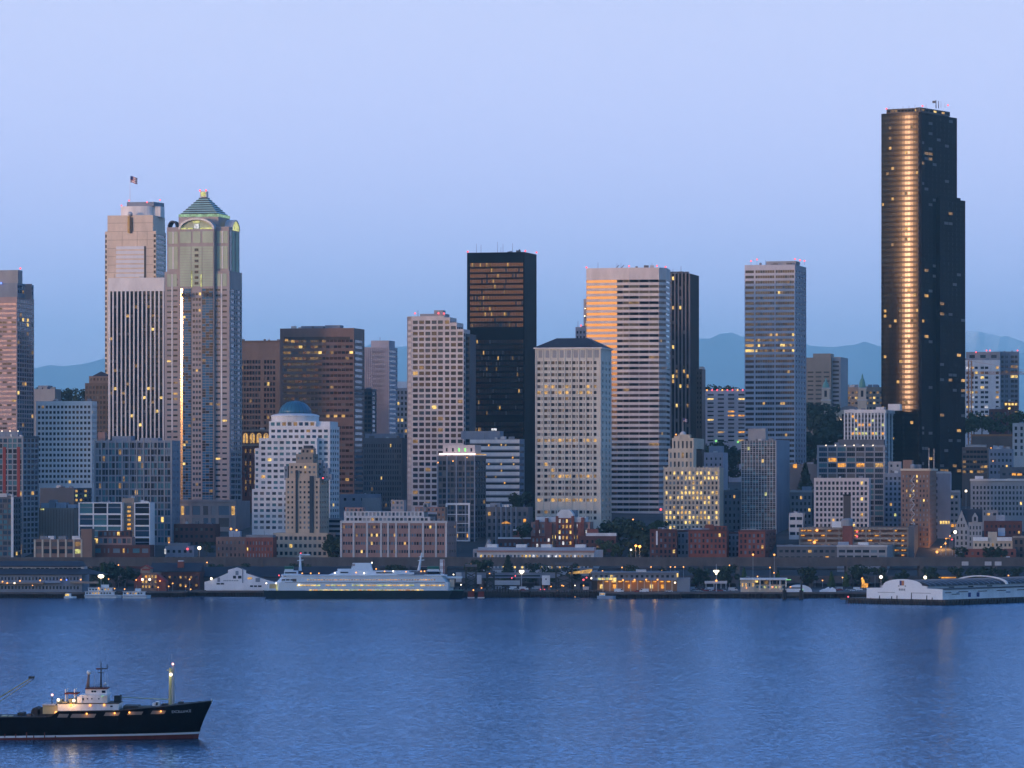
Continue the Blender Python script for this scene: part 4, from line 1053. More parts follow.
b.vol(672, 693.6, 438, 448.5, f=5, x1=704, m='cream_stone', part='top_tier', front=dict(p=10, nx=5, wf=.4, hf=.72, top=3, glass=['glass_slate', 'glass_navy']))
b.fins('pilaster', 'cream_stone', -b.W + .4, -.4, 14, .7, .35, b.z(531), b.H + .8)
b.vol(674, 680, 436, 438, f=6, D=6, m='cream_stone', part='crown_block'); b.vol(678, 690, 434.5, 438, f=7, D=9, m='cream_stone', part='crown_block#2')
xc = b.lx(683, 11); b.one('dome', 'pale_stone', MB().lathe([(2.6, 0), (2.6, .8), (2.2, 1.8), (1.2, 2.7), (.2, 3)], b.P(xc, 11, b.z(435)), 14), True)
b.one('flagpole', 'steel', MB().tube(b.P(xc, 11, b.z(433)), b.P(xc, 11, b.z(417.5)), .22, .12, 6)); b.light(676, 434.5, 4, m='lamp_orange', r=.6, name='roof_lamp')
b.light(660.8, 509.5, -2, m='lamp_red', r=.9); b.done()
flag(at(683.2, 418, 3362), 3.2, 2.6, .2, 'small striped flag flying above the cream art deco tower')
b = B('office_block', 'pale grey mid-rise with few windows behind the art deco tower', 704, 723, 452.5, 3480, 12, x1=728, cat='office building')
b.vol(m='lilac_panel', front=dict(p=6, nx=4, wf=.34, hf=.4, top=5, yb=492, glass=GN)); b.vol(709, 722, 446, 452.5, f=5, D=10, m='blue_grey', part='penthouse'); b.done()
b = B('office_block', 'dull grey old block between the art deco tower and the white-gridded glass tower', 719, 741, 491, 3410, 10, D=24, cat='office building')
b.vol(m='blue_grey', front=dict(p=6.2, nx=5, wf=.42, hf=.5, top=4, yb=530, glass=['glass_slate', 'glass_navy', 'glass_pale'], lit=.04)); b.pbox('cornice', 'grey_concrete', 718.5, 742, 489.8, 491.5, f=-1, D=1.5); b.done()
b = B('office_block', 'grey old block with square windows right of the white-gridded glass tower', 786, 812, 492, 3440, 8, D=26, x1=None, cat='office building')
b.vol(m='grey_concrete', front=dict(p=6.2, nx=6, wf=.5, hf=.5, top=4, yb=545, glass=['glass_slate', 'glass_navy'], lit=.05)); b.pbox('cornice', 'pale_stone', 785.5, 812.5, 490.4, 492.4, f=-1, D=1.5)
b.vol(802, 811, 486.5, 492, f=5, D=10, m='blue_roof', part='penthouse'); b.done()
b = B('low_block', 'low pale office with ribbon windows at the foot of the grey old block', 789, 803, 513, 3340, 8, D=20, cat='building')
b.vol(m='pale_stone', front=dict(p=7.5, nx=2, wf=.8, hf=.4, top=4, yb=545, glass=GN)); b.done()
b = B('podium', 'blank dark grey podium wall behind the lone dark conifer', 788, 820, 464, 3620, 8, D=30, cat='building')
b.vol(m='dark_grey'); b.pone('lit_window', 'lit_orange', 793, 797, 456 + 8, 460 + 8, f=-.3, D=.3); b.done()
b = B('office_block', 'wide blue glass block with a grey frame and small lamps along its roofline', 817, 885, 445, 3420, 8, D=34, cat='office building')
b.vol(m='grey_concrete', front=dict(p=5.35, nx=7, wf=.86, hf=.72, top=2.2, yb=545, glass=['glass_blue', 'glass_slate', 'glass_navy', 'glass_teal'], lit=.02, litrows={2: .22, 3: .35, 7: .1}, lits=['lit_orange', 'lit_warm']),
      side=dict(p=5.35, nx=3, wf=.8, hf=.6, top=2, yb=545, glass=GB))
for i in range(7):
    for j in (1,): b.fins('mullion#%d' % i, 'dark_grey', -b.W + b.W * (.03 + i * .137), -b.W + b.W * (.03 + i * .137) + b.W * .1, 3, .2, .0, b.z(545), b.H - 1)
b.vol(838, 884, 439.5, 445, f=6, D=18, m='dark_grey', part='penthouse')
for px in (826, 835.5, 845, 854, 863, 873): b.light(px, 445.2, -.8, m='lamp_white', r=.38, name='roof_lamp')
b.done()
b = B('office_block', 'beige block with a square grid of deep windows in front of the blue glass block', 814, 869, 478, 3340, 8, D=22, cat='office building')
b.vol(m='warm_concrete', front=dict(p=5.3, nx=13, wf=.6, hf=.6, top=3.5, yb=531, glass=GN, lit=.02, rec=.8, lits=['lit_warm', 'lit_yellow'])); b.done()
b = B('hotel', 'reddish brick hotel tower with a zigzag fire escape and rooftop water tank', 901, 929.5, 470, 3300, 13, x1=936.5, cat='hotel')
b.vol(m='brown_brick', front=dict(p=4.85, nx=8, wf=.42, hf=.52, top=5, yb=556, glass=['glass_pale', 'glass_slate', 'glass_navy', 'blind_grey'], lit=.08, lits=['lit_yellow', 'lit_warm']), side=dict(p=4.85, nx=4, wf=.3, hf=.5, top=5, yb=556, glass=GN))
b.pbox('cornice', 'cream_stone', 900.3, 930.2, 468.6, 470.8, f=-1.2, D=1.6); b.box('cornice', 'cream_stone', -.1, 1.1, -1.2, b.D, b.z(470.8), b.z(468.6))
xc = b.lx(913, 6); b.one('water_tank', 'grey_concrete', MB().lathe([(2.1, 0), (2.1, 3), (1.3, 4.2), (.2, 4.6)], b.P(xc, 6, b.H), 12))
b.vol(903, 912, 460, 470, f=10, D=8, m='brown_brick', part='penthouse'); b.vol(910, 920, 464.5, 470, f=8, D=8, m='roof_grey', part='penthouse#2')
b.one('antenna', 'steel', MB().tube(b.P(b.lx(929, 8), 8, b.H), b.P(b.lx(929, 8), 8, b.z(448)), .3, .15, 6)); b.one('antenna', 'steel', MB().tube(b.P(b.lx(934, 10), 10, b.H), b.P(b.lx(934, 10), 10, b.z(448.5)), .3, .15, 6))
fe = MB(); xa, xb = b.lx(911), b.lx(915)
for i in range(16):
    za = b.z(553 - i * 4.85); fe.box(*[v for q in zip(b.P(xa, -1.3, 0)[:2], b.P(xb, -.1, 0)[:2]) for v in q], za, za + .3)
    fe.tube(b.P(xa if i % 2 else xb, -1.0, za), b.P(xb if i % 2 else xa, -1.0, za + 4.85 * b.px), .28, seg=4)
b.one('fire_escape', 'pale_stone', fe); b.done()
b = B('office_block', 'narrow pale grey building with one column of dark windows right of the brick hotel', 933, 950.5, 473, 3345, 8, D=20, cat='office building')
b.vol(m='lilac_panel', front=dict(p=6.5, cols=[(.12, .25)], hf=.45, top=4, yb=548, glass=GN, lit=.05)); b.pbox('cornice', 'pale_stone', 932.5, 951, 471.6, 473.6, f=-.8, D=1.2)
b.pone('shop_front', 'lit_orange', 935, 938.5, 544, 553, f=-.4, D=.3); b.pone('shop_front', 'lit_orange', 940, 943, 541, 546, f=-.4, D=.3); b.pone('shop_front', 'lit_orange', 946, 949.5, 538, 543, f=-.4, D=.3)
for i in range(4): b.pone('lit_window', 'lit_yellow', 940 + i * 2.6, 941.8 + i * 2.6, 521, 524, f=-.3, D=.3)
b.done()
b = B('office_block', 'shorter pale building with orange lit lower floors on the bright street', 950, 959.5, 491.5, 3350, 8, D=20, cat='office building')
b.vol(m='grey_concrete', front=dict(p=6, cols=[(.1, .35), (.55, .8)], hf=.45, top=4, yb=548, glass=GN, lit=.1)); b.pbox('cornice', 'pale_stone', 949.6, 960, 490.4, 492.4, f=-.8, D=1.2)
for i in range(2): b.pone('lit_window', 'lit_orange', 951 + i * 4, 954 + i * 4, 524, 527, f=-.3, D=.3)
b.done()
b = B('office_block', 'dark grey block with square windows squeezed between glass block and brick hotel', 884, 902, 473, 3390, 8, D=22, cat='office building')
b.vol(m='blue_grey', front=dict(p=5.2, nx=4, wf=.5, hf=.55, top=4, yb=545, glass=GN, lit=.04, lits=['lit_lime', 'lit_warm'])); b.vol(888, 901, 461.5, 473, f=4, D=12, m='grey_concrete', part='penthouse', front=dict(p=6, nx=2, wf=.3, hf=.4, top=3, glass=GN)); b.done()

# gothic gabled building and its low neighbours
b = B('town_hall', 'grey stone gabled building with a steep slate roof and dormer', 955, 968.5, 530, 3260, 6, D=14, cat='building')
st = dict(p=5.6, nx=3, wf=.42, hf=.6, top=2.5, yb=549, glass=GN, lit=.04)
b.vol(m='grey_concrete', yt=528, front=st)
b.vol(968.5, 982, 522, None, f=.6, D=13, m='grey_concrete', part='wing', front=dict(p=5.6, nx=4, wf=.42, hf=.6, top=4, yb=549, glass=GN, lit=.04))
xa, xm, xb = b.lx(955), b.lx(961.5), b.lx(968.5)
b.one('gable', 'grey_concrete', MB().extrude([(b.P(xa, 0, 0)[0], b.z(528)), (b.P(xb, 0, 0)[0], b.z(528)), (b.P(xm, 0, 0)[0], b.z(510))], b.P(0, 0, 0)[1], b.P(0, 13, 0)[1]))
for px, py in ((958.5, 524), (961.5, 524), (964, 524), (961.5, 518)): b.pone('window', 'glass_navy', px - .7, px + .7, py, py + 3, f=-.15, D=.2)
x0, x1 = b.lx(966, 1), b.lx(982.5, 1)
b.one('roof', 'slate_roof', MB().extrude([(b.P(0, .2, 0)[1], b.z(522)), (b.P(0, 13.4, 0)[1], b.z(522)), (b.P(0, 7, 0)[1], b.z(509))], b.P(x0 - 3, 0, 0)[0], b.P(x1, 0, 0)[0], 'yz'))
b.one('dormer', 'grey_concrete', MB().extrude([(b.P(b.lx(972), 0, 0)[0], b.z(522)), (b.P(b.lx(978), 0, 0)[0], b.z(522)), (b.P(b.lx(978), 0, 0)[0], b.z(517)), (b.P(b.lx(975), 0, 0)[0], b.z(512.5)), (b.P(b.lx(972), 0, 0)[0], b.z(517))], b.P(0, -.2, 0)[1], b.P(0, 5, 0)[1]))
b.pone('window', 'glass_navy', 974, 976, 517, 521, f=-.35, D=.2); b.done()
b = B('low_block', 'dark brick low building with a small blue roof hut at right', 984, 1022, 521, 3330, 6, D=20, cat='building')
b.vol(m='dark_brick', front=dict(p=6, nx=8, wf=.4, hf=.45, top=4, yb=545, glass=GN, lit=.06)); b.vol(996, 1005, 515, 521, f=4, D=8, m='blue_roof', part='rooftop_unit'); b.vol(985, 998, 510, 521, f=9, D=10, m='grey_concrete', part='rear_block', front=dict(p=7, nx=2, wf=.5, hf=.35, top=3, glass=['lit_warm', 'glass_navy'])); b.done()
b = B('townhouse', 'cream building with two white bay tops and a taller middle', 973, 1012.5, 541, 3240, 6, D=14, cat='building')
b.vol(m='cream_stone', front=dict(p=6, nx=9, wf=.45, hf=.5, top=2.5, yb=551, glass=GN, lit=.05)); b.vol(988, 997, 532, 541, f=1, D=10, m='cream_stone', part='middle_block')
b.vol(973, 988, 537.3, 541, f=-.8, D=10, m='white_paint', part='bay_top'); b.vol(997, 1012, 537.3, 541, f=-.8, D=10, m='white_paint', part='bay_top#2'); b.vol(998, 1005, 528, 536, f=6, D=6, m='blue_roof', part='rooftop_unit'); b.done()
b = B('warehouse', 'low red brick building under the cream building with bay tops', 963, 1016, 549, 3215, 6, D=10, cat='building')
b.vol(m='red_brick', front=dict(p=6, nx=9, wf=.4, hf=.5, top=3, yb=560, glass=GN, lit=.08)); b.vol(1004, 1010, 556.5, 559.5, f=-1, D=1, m='white_paint', part='awning'); b.done()
b = B('warehouse', 'dark old building at the right frame edge beside the cream building', 1013, 1040, 537, 3225, 6, D=14, cat='building')
b.vol(m='dark_brown', front=dict(p=7, nx=5, wf=.5, hf=.6, top=3, yb=560, glass=GN, lit=.06)); b.pbox('cornice', 'tan_wall', 1012.6, 1040, 536, 538, f=-.6, D=1); b.done()

# parking garage with glowing decks
b = B('parking_garage', 'open-deck parking garage glowing orange inside with a square end tower', 799, 908.5, 527.5, 3240, 8, x1=921, D=26, cat='parking garage')
for i in range(7):
    y0 = 527.5 + i * 4.9; b.pbox('deck_edge', 'tan_wall', 799, 908.5, y0, y0 + 2.3, f=0, D=.5)
b.box('back_wall', 'brown_brick', -b.W, 0, 5, b.D, 0, b.H - .5)
for i in range(6): b.box('deck', 'grey_concrete', -b.W + .2, -.2, .45, 5.1, b.z(529.6 + i * 4.9), b.z(529.2 + i * 4.9))
for px in (799.5, 813, 826, 839, 853, 866, 880, 894, 907.6): b.pbox('column', 'tan_wall', px - .7, px + .7, 527.6, 562, f=.05, D=.7)
rr = random.Random(8)
for i in range(6):
    for j in range(16):
        px = 801 + j * 6.7
        if rr.random() < (.95 if px > 896 else .35): b.pone('ceiling_light', 'lit_orange', px, px + rr.uniform(1.5, 4.5), 530.1 + i * 4.9, 531.2 + i * 4.9, f=3.6, D=.8)
b.vol(908.5, 914, 526, None, f=-1, x1=921, m='dark_grey', part='end_tower')
b.vol(842.5, 852.5, 526, 545, f=-2, D=5, m='red_brick', part='stair_tower')
for px, py in ((857, 531.7), (857, 536.5)): b.light(px, py, -1, m='lamp_red', r=.7)
b.light(817, 530.4, -1, m='lamp_orange', r=1.0, name='flood_lamp'); b.light(814.5, 542.5, -1, m='lamp_orange', r=1.1, name='flood_lamp')
b.vol(832, 842.5, 521.5, 527.5, f=3, D=7, m='white_paint', part='rooftop_unit'); b.done()
ch = thing('chimney', 'square brown chimney rising above the parking garage', 'chimney', at(847, 540, 3250).to_tuple()[:2] + (zat(535, 3250),))
MB().box(-2.6, 2.6, -2.6, 2.6, 0, 29).build('shaft', 'dark_brown', ch); MB().lathe([(4.4, 0), (4.4, 5), (3.2, 6.5)], (0, 0, 6), 14).build('collar', 'grey_concrete', ch); MB().box(-2.8, 2.8, -2.8, 2.8, 29, 30).build('cap', 'black_granite', ch)
b = B('low_block', 'grey two-storey building with roof boxes in front of the parking garage', 837, 887, 546, 3190, 10, x1=895, cat='building')
b.vol(m='grey_concrete', front=dict(p=5.6, nx=6, wf=.8, hf=.48, top=4, yb=568, glass=['glass_slate', 'glass_pale', 'glass_navy'], lit=.06)); b.vol(838, 848, 542, 546, f=2, D=6, m='blue_roof', part='rooftop_unit'); b.vol(858, 868, 542.5, 546, f=2, D=6, m='white_paint', part='rooftop_unit#2'); b.pbox('cornice', 'pale_stone', 836.6, 887.4, 545, 547, f=-.6, D=1); b.done()
b = B('low_block', 'low dark grey warehouse with a lit corner left of the garage front', 777, 837, 546, 3205, 8, D=16, cat='building')
b.vol(m='dark_grey', front=dict(p=6.5, nx=10, wf=.6, hf=.4, top=4, yb=560, glass=GN, lit=.18, lits=['lit_orange', 'lit_warm', 'lit_dim'])); b.pbox('cornice', 'blue_grey', 776.5, 837.4, 545, 546.8, f=-.6, D=1); b.done()

# red brick row
def brick(lab, a, c, yt, Y, nx, x1=None, m='red_brick', rows=5.6, **kw):
    q = B('brick_building', lab, a, c, yt, Y, 8, x1=x1, D=None if x1 else 14, cat='building', **kw)
    q.vol(m=m, front=dict(p=rows, nx=nx, wf=.5, hf=.6, top=3, yb=559, glass=['glass_slate', 'glass_navy', 'glass_pale'], lit=.03), side=dict(p=rows, nx=3, wf=.35, hf=.5, top=3, yb=559, glass=GN))
    q.pbox('cornice', 'dark_brick', a - .3, c + .3, yt - .9, yt + .7, f=-.6, D=1)
    return q
b = brick('dark red brick building with a tall white sign strip, leftmost of the brick row', 650, 676.5, 530, 3230, 6, 678, m='dark_brick'); b.pone('sign', 'white_paint', 656, 657.6, 531, 545, f=-.7, D=.4); b.vol(658, 664, 527.5, 530, f=3, D=5, m='blue_roof', part='rooftop_unit'); b.done()
b = brick('grey recessed brick building between two red ones above the viaduct', 677, 689, 531, 3243, 3, None, m='blue_grey'); b.done()
b = brick('long bright red brick building with a taller right end', 688.5, 726.5, 530.5, 3226, 9, 729); b.vol(705, 713, 524.5, 530.5, f=3, D=7, m='red_brick', part='roof_block'); b.vol(713, 726.5, 526, 530.5, f=0, D=9, m='red_brick', part='end_block', front=dict(p=5, nx=3, wf=.5, hf=.5, top=1, glass=GN)); b.vol(692, 702, 528, 530.5, f=2, D=6, m='blue_roof', part='rooftop_unit'); b.done()
b = brick('red brick building with a flat grey roof left of the slim glass tower', 738.5, 765, 531, 3222, 6, 776); b.vol(740, 760, 529.4, 531, f=1, D=8, m='roof_grey', part='rooftop_unit'); b.done()
b = brick('narrow grey building in the gap between two red brick buildings', 727.5, 739.5, 533, 3250, 3, None, m='blue_grey'); b.done()

# ------------------------------------------------------------------ middle distance, left half
b = B('office_tower', 'dark glass condo tower under a bright pink glowing roof strip', 437.5, 475, 456, 3330, 11, x1=486, cat='apartment building')
b.vol(m='dark_grey', front=dict(p=5.6, nx=9, wf=.8, hf=.66, top=5, yb=545, glass=['glass_blue', 'glass_navy', 'glass_slate'], lit=.04, lits=['lit_orange', 'lit_warm']), side=dict(p=5.6, nx=4, wf=.8, hf=.66, top=5, yb=545, glass=GB))
b.fins('pier', 'blue_grey', -b.W + .3, -.3, 4, .9, .4, b.z(545), b.H)
b.vol(443, 475, 445, 455, f=3, x1=481, m='warm_concrete', part='penthouse', front=dict(p=9, nx=5, wf=.3, hf=.4, top=3, glass=['lamp_green', 'glass_navy']))
b.pone('glow_strip', 'glow_strip', 439, 475.5, 453.2, 455.0, f=-1.3, D=.9)
mbx = MB(); a_ = b.P(.4, -1.3, b.z(454.9)); c_ = b.P(1.2, b.D * .9, b.z(453.9)); mbx.box(a_[0], c_[0], a_[1], c_[1], a_[2], c_[2]).build('glow_strip', 'lit_warm', b.root)
b.light(438, 462.5, -1, m='lamp_orange', r=.5, name='wall_lamp'); b.light(453, 461, -1, m='lamp_orange', r=.5, name='wall_lamp'); b.light(467, 457.5, -1, m='lamp_orange', r=.4, name='wall_lamp')
for px in (446.5, 469):
    b.pbox('white_frame', 'white_concrete', px - .9, px + .9, 503.5, 541, f=-.7, D=.7)
b.pbox('white_frame', 'white_concrete', 446, 470, 503, 505, f=-.72, D=.7); b.pbox('white_frame', 'white_concrete', 455.8, 457, 505, 541, f=-.66, D=.66); b.pbox('white_frame', 'white_concrete', 446, 470, 540, 541.4, f=-.72, D=.7)
for i in range(1, 4): b.pbox('white_frame', 'white_concrete', 447, 469, 505 + i * 9, 505.8 + i * 9, f=-.68, D=.6)
b.done()
b = B('office_block', 'office block of pale blue bands and dark ribbon windows behind the glowing strip', 470, 519.5, 439, 3470, 10, x1=524.5, cat='office building')
b.vol(m='blue_grey', front=dict(p=6.45, nx=1, ml=0, mr=0, wf=1, hf=.42, top=5.0, yb=510, glass=['glass_navy', 'glass_slate'], lit=0), side=dict(p=6.45, nx=1, wf=.9, hf=.42, top=5, yb=510, glass=GN))
for i in range(11): b.pbox('spandrel', 'white_concrete', 470, 519.5, 439.6 + i * 6.45, 443 + i * 6.45, f=-.3, D=.35)
for px, py in ((488, 444.4), (500.6, 443.9), (505, 444), (512, 456.8), (500.5, 463.3), (513, 463.4), (488, 463.2), (500.8, 469.8), (485, 475.8), (495, 476), (504, 482)): b.pone('lit_window', 'lit_warm' if px % 2 else 'lit_orange', px, px + 1.3, py, py + 1.7, f=-.1, D=.15)
b.vol(461, 500, 431, 439, f=6, D=16, m='blue_grey', part='penthouse'); b.pone('roof_sign', 'lit_white', 491.5, 496.5, 428.3, 430.5, f=6, D=.8); b.done()
b = B('low_block', 'dark blue building at the foot of the banded office block', 486, 528, 507, 3300, 10, D=22, cat='building')
b.vol(m='dark_grey', front=dict(p=7, nx=8, wf=.5, hf=.55, top=5, yb=545, glass=GN, lit=.05, lits=['lit_warm', 'lit_orange'])); b.vol(490, 500, 503, 507, f=4, D=8, m='blue_grey', part='rooftop_unit')
b.one('lit_gable', 'lit_orange', MB().extrude([(b.P(b.lx(501, -.5), 0, 0)[0], b.z(523.5)), (b.P(b.lx(511, -.5), 0, 0)[0], b.z(523.5)), (b.P(b.lx(506, -.5), 0, 0)[0], b.z(521))], b.P(0, -.8, 0)[1], b.P(0, -.3, 0)[1]))
b.fins('pier', 'blue_grey', b.lx(496), b.lx(516), 4, .8, .5, b.z(545), b.H); b.done()

# red and white federal building with gothic piers
b = B('government_building', 'red brick and white art deco building with a stepped white gable and lit windows', 531, 596, 533, 3285, 8, D=30, cat='building')
def fed(nx, top=2.5, lit=.25): return dict(p=5.5, nx=nx, wf=.5, hf=.6, top=top, yb=550, glass=['glass_pale', 'glass_pale', 'glass_slate', 'blind_grey'], lit=lit, lits=['lit_yellow', 'lit_white', 'lit_warm'])
b.vol(531, 590, 522, None, m='pink_brick', D=20, front=fed(13)); b.vol(536, 586, 517, 522, f=.6, D=16, m='white_concrete', part='attic')
b.vol(557.5, 572.5, 517, None, f=-2, D=14, m='red_brick', part='centre', front=fed(4, 2.5, .6))
b.one('gable', 'white_concrete', MB().extrude([(b.P(b.lx(557, -2), 0, 0)[0], b.z(518)), (b.P(b.lx(573, -2), 0, 0)[0], b.z(518)), (b.P(b.lx(573, -2), 0, 0)[0], b.z(514)), (b.P(b.lx(569, -2), 0, 0)[0], b.z(509.5)), (b.P(b.lx(561, -2), 0, 0)[0], b.z(509.5)), (b.P(b.lx(557, -2), 0, 0)[0], b.z(514))], b.P(0, -2.2, 0)[1], b.P(0, 8, 0)[1]))
b.vol(560, 576, 510, 518, f=8, D=12, m='roof_grey', part='rear_roof')
for px, w_, y0 in ((537, 3.5, 520), (546.5, 3, 518), (549, 6, 523), (557, 2.6, 516), (572.6, 2.6, 516), (580, 5, 523), (582.5, 3, 517.5)): b.vol(px - w_ / 2, px + w_ / 2, y0, None, f=-2.6, D=3, m='red_brick', part='pier#%s' % px)
b.vol(531, 551, 536, None, f=-8, D=8, m='red_brick', part='lower_wing', front=fed(5)); b.vol(579, 616, 536, None, f=-7, D=20, m='dark_brick', part='right_wing', front=dict(p=6, nx=7, wf=.4, hf=.5, top=4, yb=556, glass=GN, lit=.04))
b.vol(586, 616, 533, 536, f=-7.2, D=3, m='white_concrete', part='parapet'); b.vol(587, 598, 529, 534, f=-3, D=6, m='red_brick', part='roof_block')
b.vol(498, 531, 539, None, f=-2, D=14, m='dark_brick', part='left_wing', front=dict(p=6, nx=7, wf=.5, hf=.5, top=4, yb=550, glass=['glass_pale', 'glass_slate'], lit=.08)); b.vol(498, 531, 537.5, 539, f=-2.3, D=2, m='white_concrete', part='parapet#2'); b.vol(513, 522, 530.5, 539, f=2, D=6, m='red_brick', part='roof_block#2', front=None); b.vol(513, 522, 529.6, 530.6, f=1.8, D=6.4, m='white_concrete', part='roof_cap'); b.done()
b = B('market_hall', 'long low pale building with a light blue roof and a row of lit windows', 477, 594, 551, 3180, 8, x1=603, cat='building')
b.vol(m='pale_stone', front=dict(p=9, nx=30, wf=.55, hf=.5, top=4, yb=575, glass=['glass_pale', 'glass_slate', 'lit_dim'], lit=.4, lits=['lit_yellow', 'lit_white', 'lit_warm']))
b.pbox('roof_edge', 'pink_brick', 476.6, 594.5, 550.6, 552.6, f=-.6, D=.8)
b.vol(478, 594, 547.6, 550.8, f=1.5, D=12, m='blue_roof', part='roof')
for px in (487, 516, 541, 575): b.vol(px, px + 10, 544.5, 548, f=2, D=7, m='white_paint', part='roof_monitor#%d' % px)
b.done()
b = B('low_block', 'small grey building with a pointed gable left of the long blue-roofed building', 473, 492, 549, 3215, 8, D=14, cat='building')
b.vol(m='grey_concrete', front=dict(p=8, nx=4, wf=.5, hf=.5, top=4, yb=560, glass=GN, lit=.1)); b.one('gable', 'grey_concrete', MB().extrude([(b.P(b.lx(484), 0, 0)[0], b.z(549)), (b.P(b.lx(492), 0, 0)[0], b.z(549)), (b.P(b.lx(488), 0, 0)[0], b.z(539))], b.P(0, 0, 0)[1], b.P(0, 8, 0)[1])); b.done()

# striped brick and concrete warehouse
b = B('warehouse', 'large pink brick warehouse divided by white piers with set-back upper storeys', 340.5, 446.5, 522, 3210, 10, x1=456.5, cat='warehouse')
def wh(nx, top=3.6): return dict(p=8.2, nx=nx, wf=.72, hf=.36, top=top, yb=557, glass=['glass_slate', 'glass_pale', 'glass_navy'], lit=.05, litrows={1: .16}, lits=['lit_yellow', 'lit_warm', 'lit_dim'], rec=.3)
b.vol(m='pink_brick', front=wh(40), side=dict(p=8.2, nx=4, wf=.4, hf=.3, top=4, yb=557, glass=GN))
for px in (341, 353.5, 367, 381, 388, 396, 409, 423, 436, 446): b.pbox('pier', 'pale_stone', px - .9, px + .9, 521.5, 558, f=-.6, D=.6)
b.pbox('parapet', 'pale_stone', 340, 447, 520.8, 523.2, f=-.75, D=1.2)
b.vol(344, 430, 517, 522, f=3, D=20, m='pale_stone', part='upper_storey', front=dict(p=6, nx=20, wf=.7, hf=.6, top=1, glass=['glass_pale', 'glass_slate', 'glass_navy', 'blind_grey'], lit=.06, lits=['lit_orange', 'lit_warm']))
b.vol(344, 424, 511.5, 517, f=7, D=16, m='pink_brick', part='upper_storey', front=dict(p=5.6, nx=20, wf=.6, hf=.6, top=1, glass=['glass_pale', 'glass_slate', 'blind_grey']))
for px, w_, y0, m_ in ((345, 18, 507.5, 'pink_brick'), (391, 13, 500, 'mauve_granite'), (415, 24, 507, 'pink_brick'), (423, 5, 503, 'grey_concrete'), (437, 8, 507, 'brown_brick')): b.vol(px, px + w_, y0, 512 if px < 430 else 522, f=9, D=9, m=m_, part='roof_block#%d' % px, front=dict(p=5, nx=int(w_ / 4), wf=.5, hf=.5, top=1.5, glass=['glass_pale', 'glass_slate', 'blind_grey'], lit=.05))
b.done()
b = B('office_block', 'low pale blue flat-roofed block peeking above the pink brick warehouse', 340, 376, 494, 3420, 10, D=20, cat='building')
b.vol(m='blue_grey', front=dict(p=9, nx=4, wf=.3, hf=.3, top=4, yb=520, glass=GN)); b.vol(362, 380, 498, None, f=-4, D=6, m='grey_concrete', part='wing'); b.done()
b = B('parking_garage', 'small grey parking structure beside the beige condo tower', 328, 342, 518, 3290, 10, D=18, cat='parking garage')
b.vol(m='grey_concrete', front=dict(p=5, nx=1, wf=.94, hf=.5, top=2, yb=556, glass=['glass_navy'])); b.done()

# left residential towers and neighbours
b = B('apartment_tower', 'dark framed apartment tower with stacked red panels at the left edge', -22, 23, 436.5, 3250, 12, x1=38.8, cat='apartment building')
b.vol(m='grey_concrete', front=dict(p=5.3, nx=9, wf=.76, hf=.76, top=2, yb=556, glass=GT + ['glass_navy'], lit=.03, rec=.5), side=dict(p=5.3, nx=4, wf=.82, hf=.66, top=2, yb=556, glass=['glass_navy', 'glass_blue'], lit=.015))
for px in (2.8, 17): b.pbox('red_panel', 'red_panel', px, px + 3, 447, 500, f=-.2, D=.4)
b.box('flank_frame', 'dark_grey', .0, .5, 0, b.D, b.H - 1, b.H + .6)
b.vol(-20, 18, 431.5, 436.5, f=5, D=10, m='blue_grey', part='penthouse')
for px in (2, 10, 18): b.light(px, 431, 4, m='lamp_white', r=.35, name='roof_lamp')
b.done()
b = B('apartment_building', 'lower dark apartment block in front of the red-panelled tower', -22, 13, 497, 3212, 12, x1=21, cat='apartment building')
b.vol(m='dark_grey', front=dict(p=5.3, nx=7, wf=.8, hf=.66, top=2, yb=560, glass=GT, lit=.02), side=dict(p=5.3, nx=3, wf=.8, hf=.66, top=2, yb=560, glass=GN, lit=.06)); b.box('corner_pier', 'white_concrete', -1.4, .4, -.4, .3, 0, b.H); b.vol(-20, 7, 493.5, 497, f=3, D=8, m='pale_stone', part='penthouse'); b.done()
b = B('apartment_tower', 'teal glass condo tower with a pale concrete grid and cluttered rooftop', 94, 172, 440.5, 3310, 10, x1=180, cat='apartment building')
b.vol(m='blue_grey', front=dict(p=6.75, nx=23, wf=.84, hf=.76, top=2.2, yb=546, glass=GT + ['glass_pale', 'glass_navy', 'glass_navy'], lit=.035, rec=.5), side=dict(p=6.75, nx=2, wf=.2, hf=.4, top=3, yb=546, glass=GN))
b.fins('pier', 'grey_concrete', -b.W + .5, -.4, 11, .9, .35, b.z(546), b.H + .6)
b.vol(112, 131, 436, 440.5, f=4, D=12, m='blue_grey', part='penthouse'); b.vol(140, 158, 438, 440.5, f=4, D=12, m='blue_grey', part='rooftop_unit'); b.vol(98, 105, 432, 440.5, f=3, D=6, m='pink_brick', part='stair_head')
for px in (134, 144, 150, 163): b.rod(px, 436, b.H, 4, .2, name='vent_pipe')
b.done()
def frame_block(lab, a, c, nx, Y):
    q = B('apartment_building', lab, a, c, 502.5, Y, 8, D=16, cat='apartment building')
    q.vol(m='white_paint', front=dict(p=11.6, nx=nx, wf=.92, hf=.86, top=.9, yb=550, ml=.015, mr=.015, glass=['glass_blue', 'glass_teal', 'glass_navy'], lit=0, rec=.9))
    for i in range(4): q.pbox('floor_line', 'blue_grey', a + .8, c - .8, 507 + i * 11.6, 508 + i * 11.6, f=.5, D=.4)
    q.done()
frame_block('wide white-framed glass apartment block with three columns of panes', 78.5, 122, 3, 3240)
frame_block('narrow white-framed glass apartment block right of the brick stair core', 134.2, 150, 1, 3240)
b = B('stair_core', 'brown stair core with a column of glowing orange landings between white frames', 122, 134.2, 498, 3246, 8, D=14, cat='building')
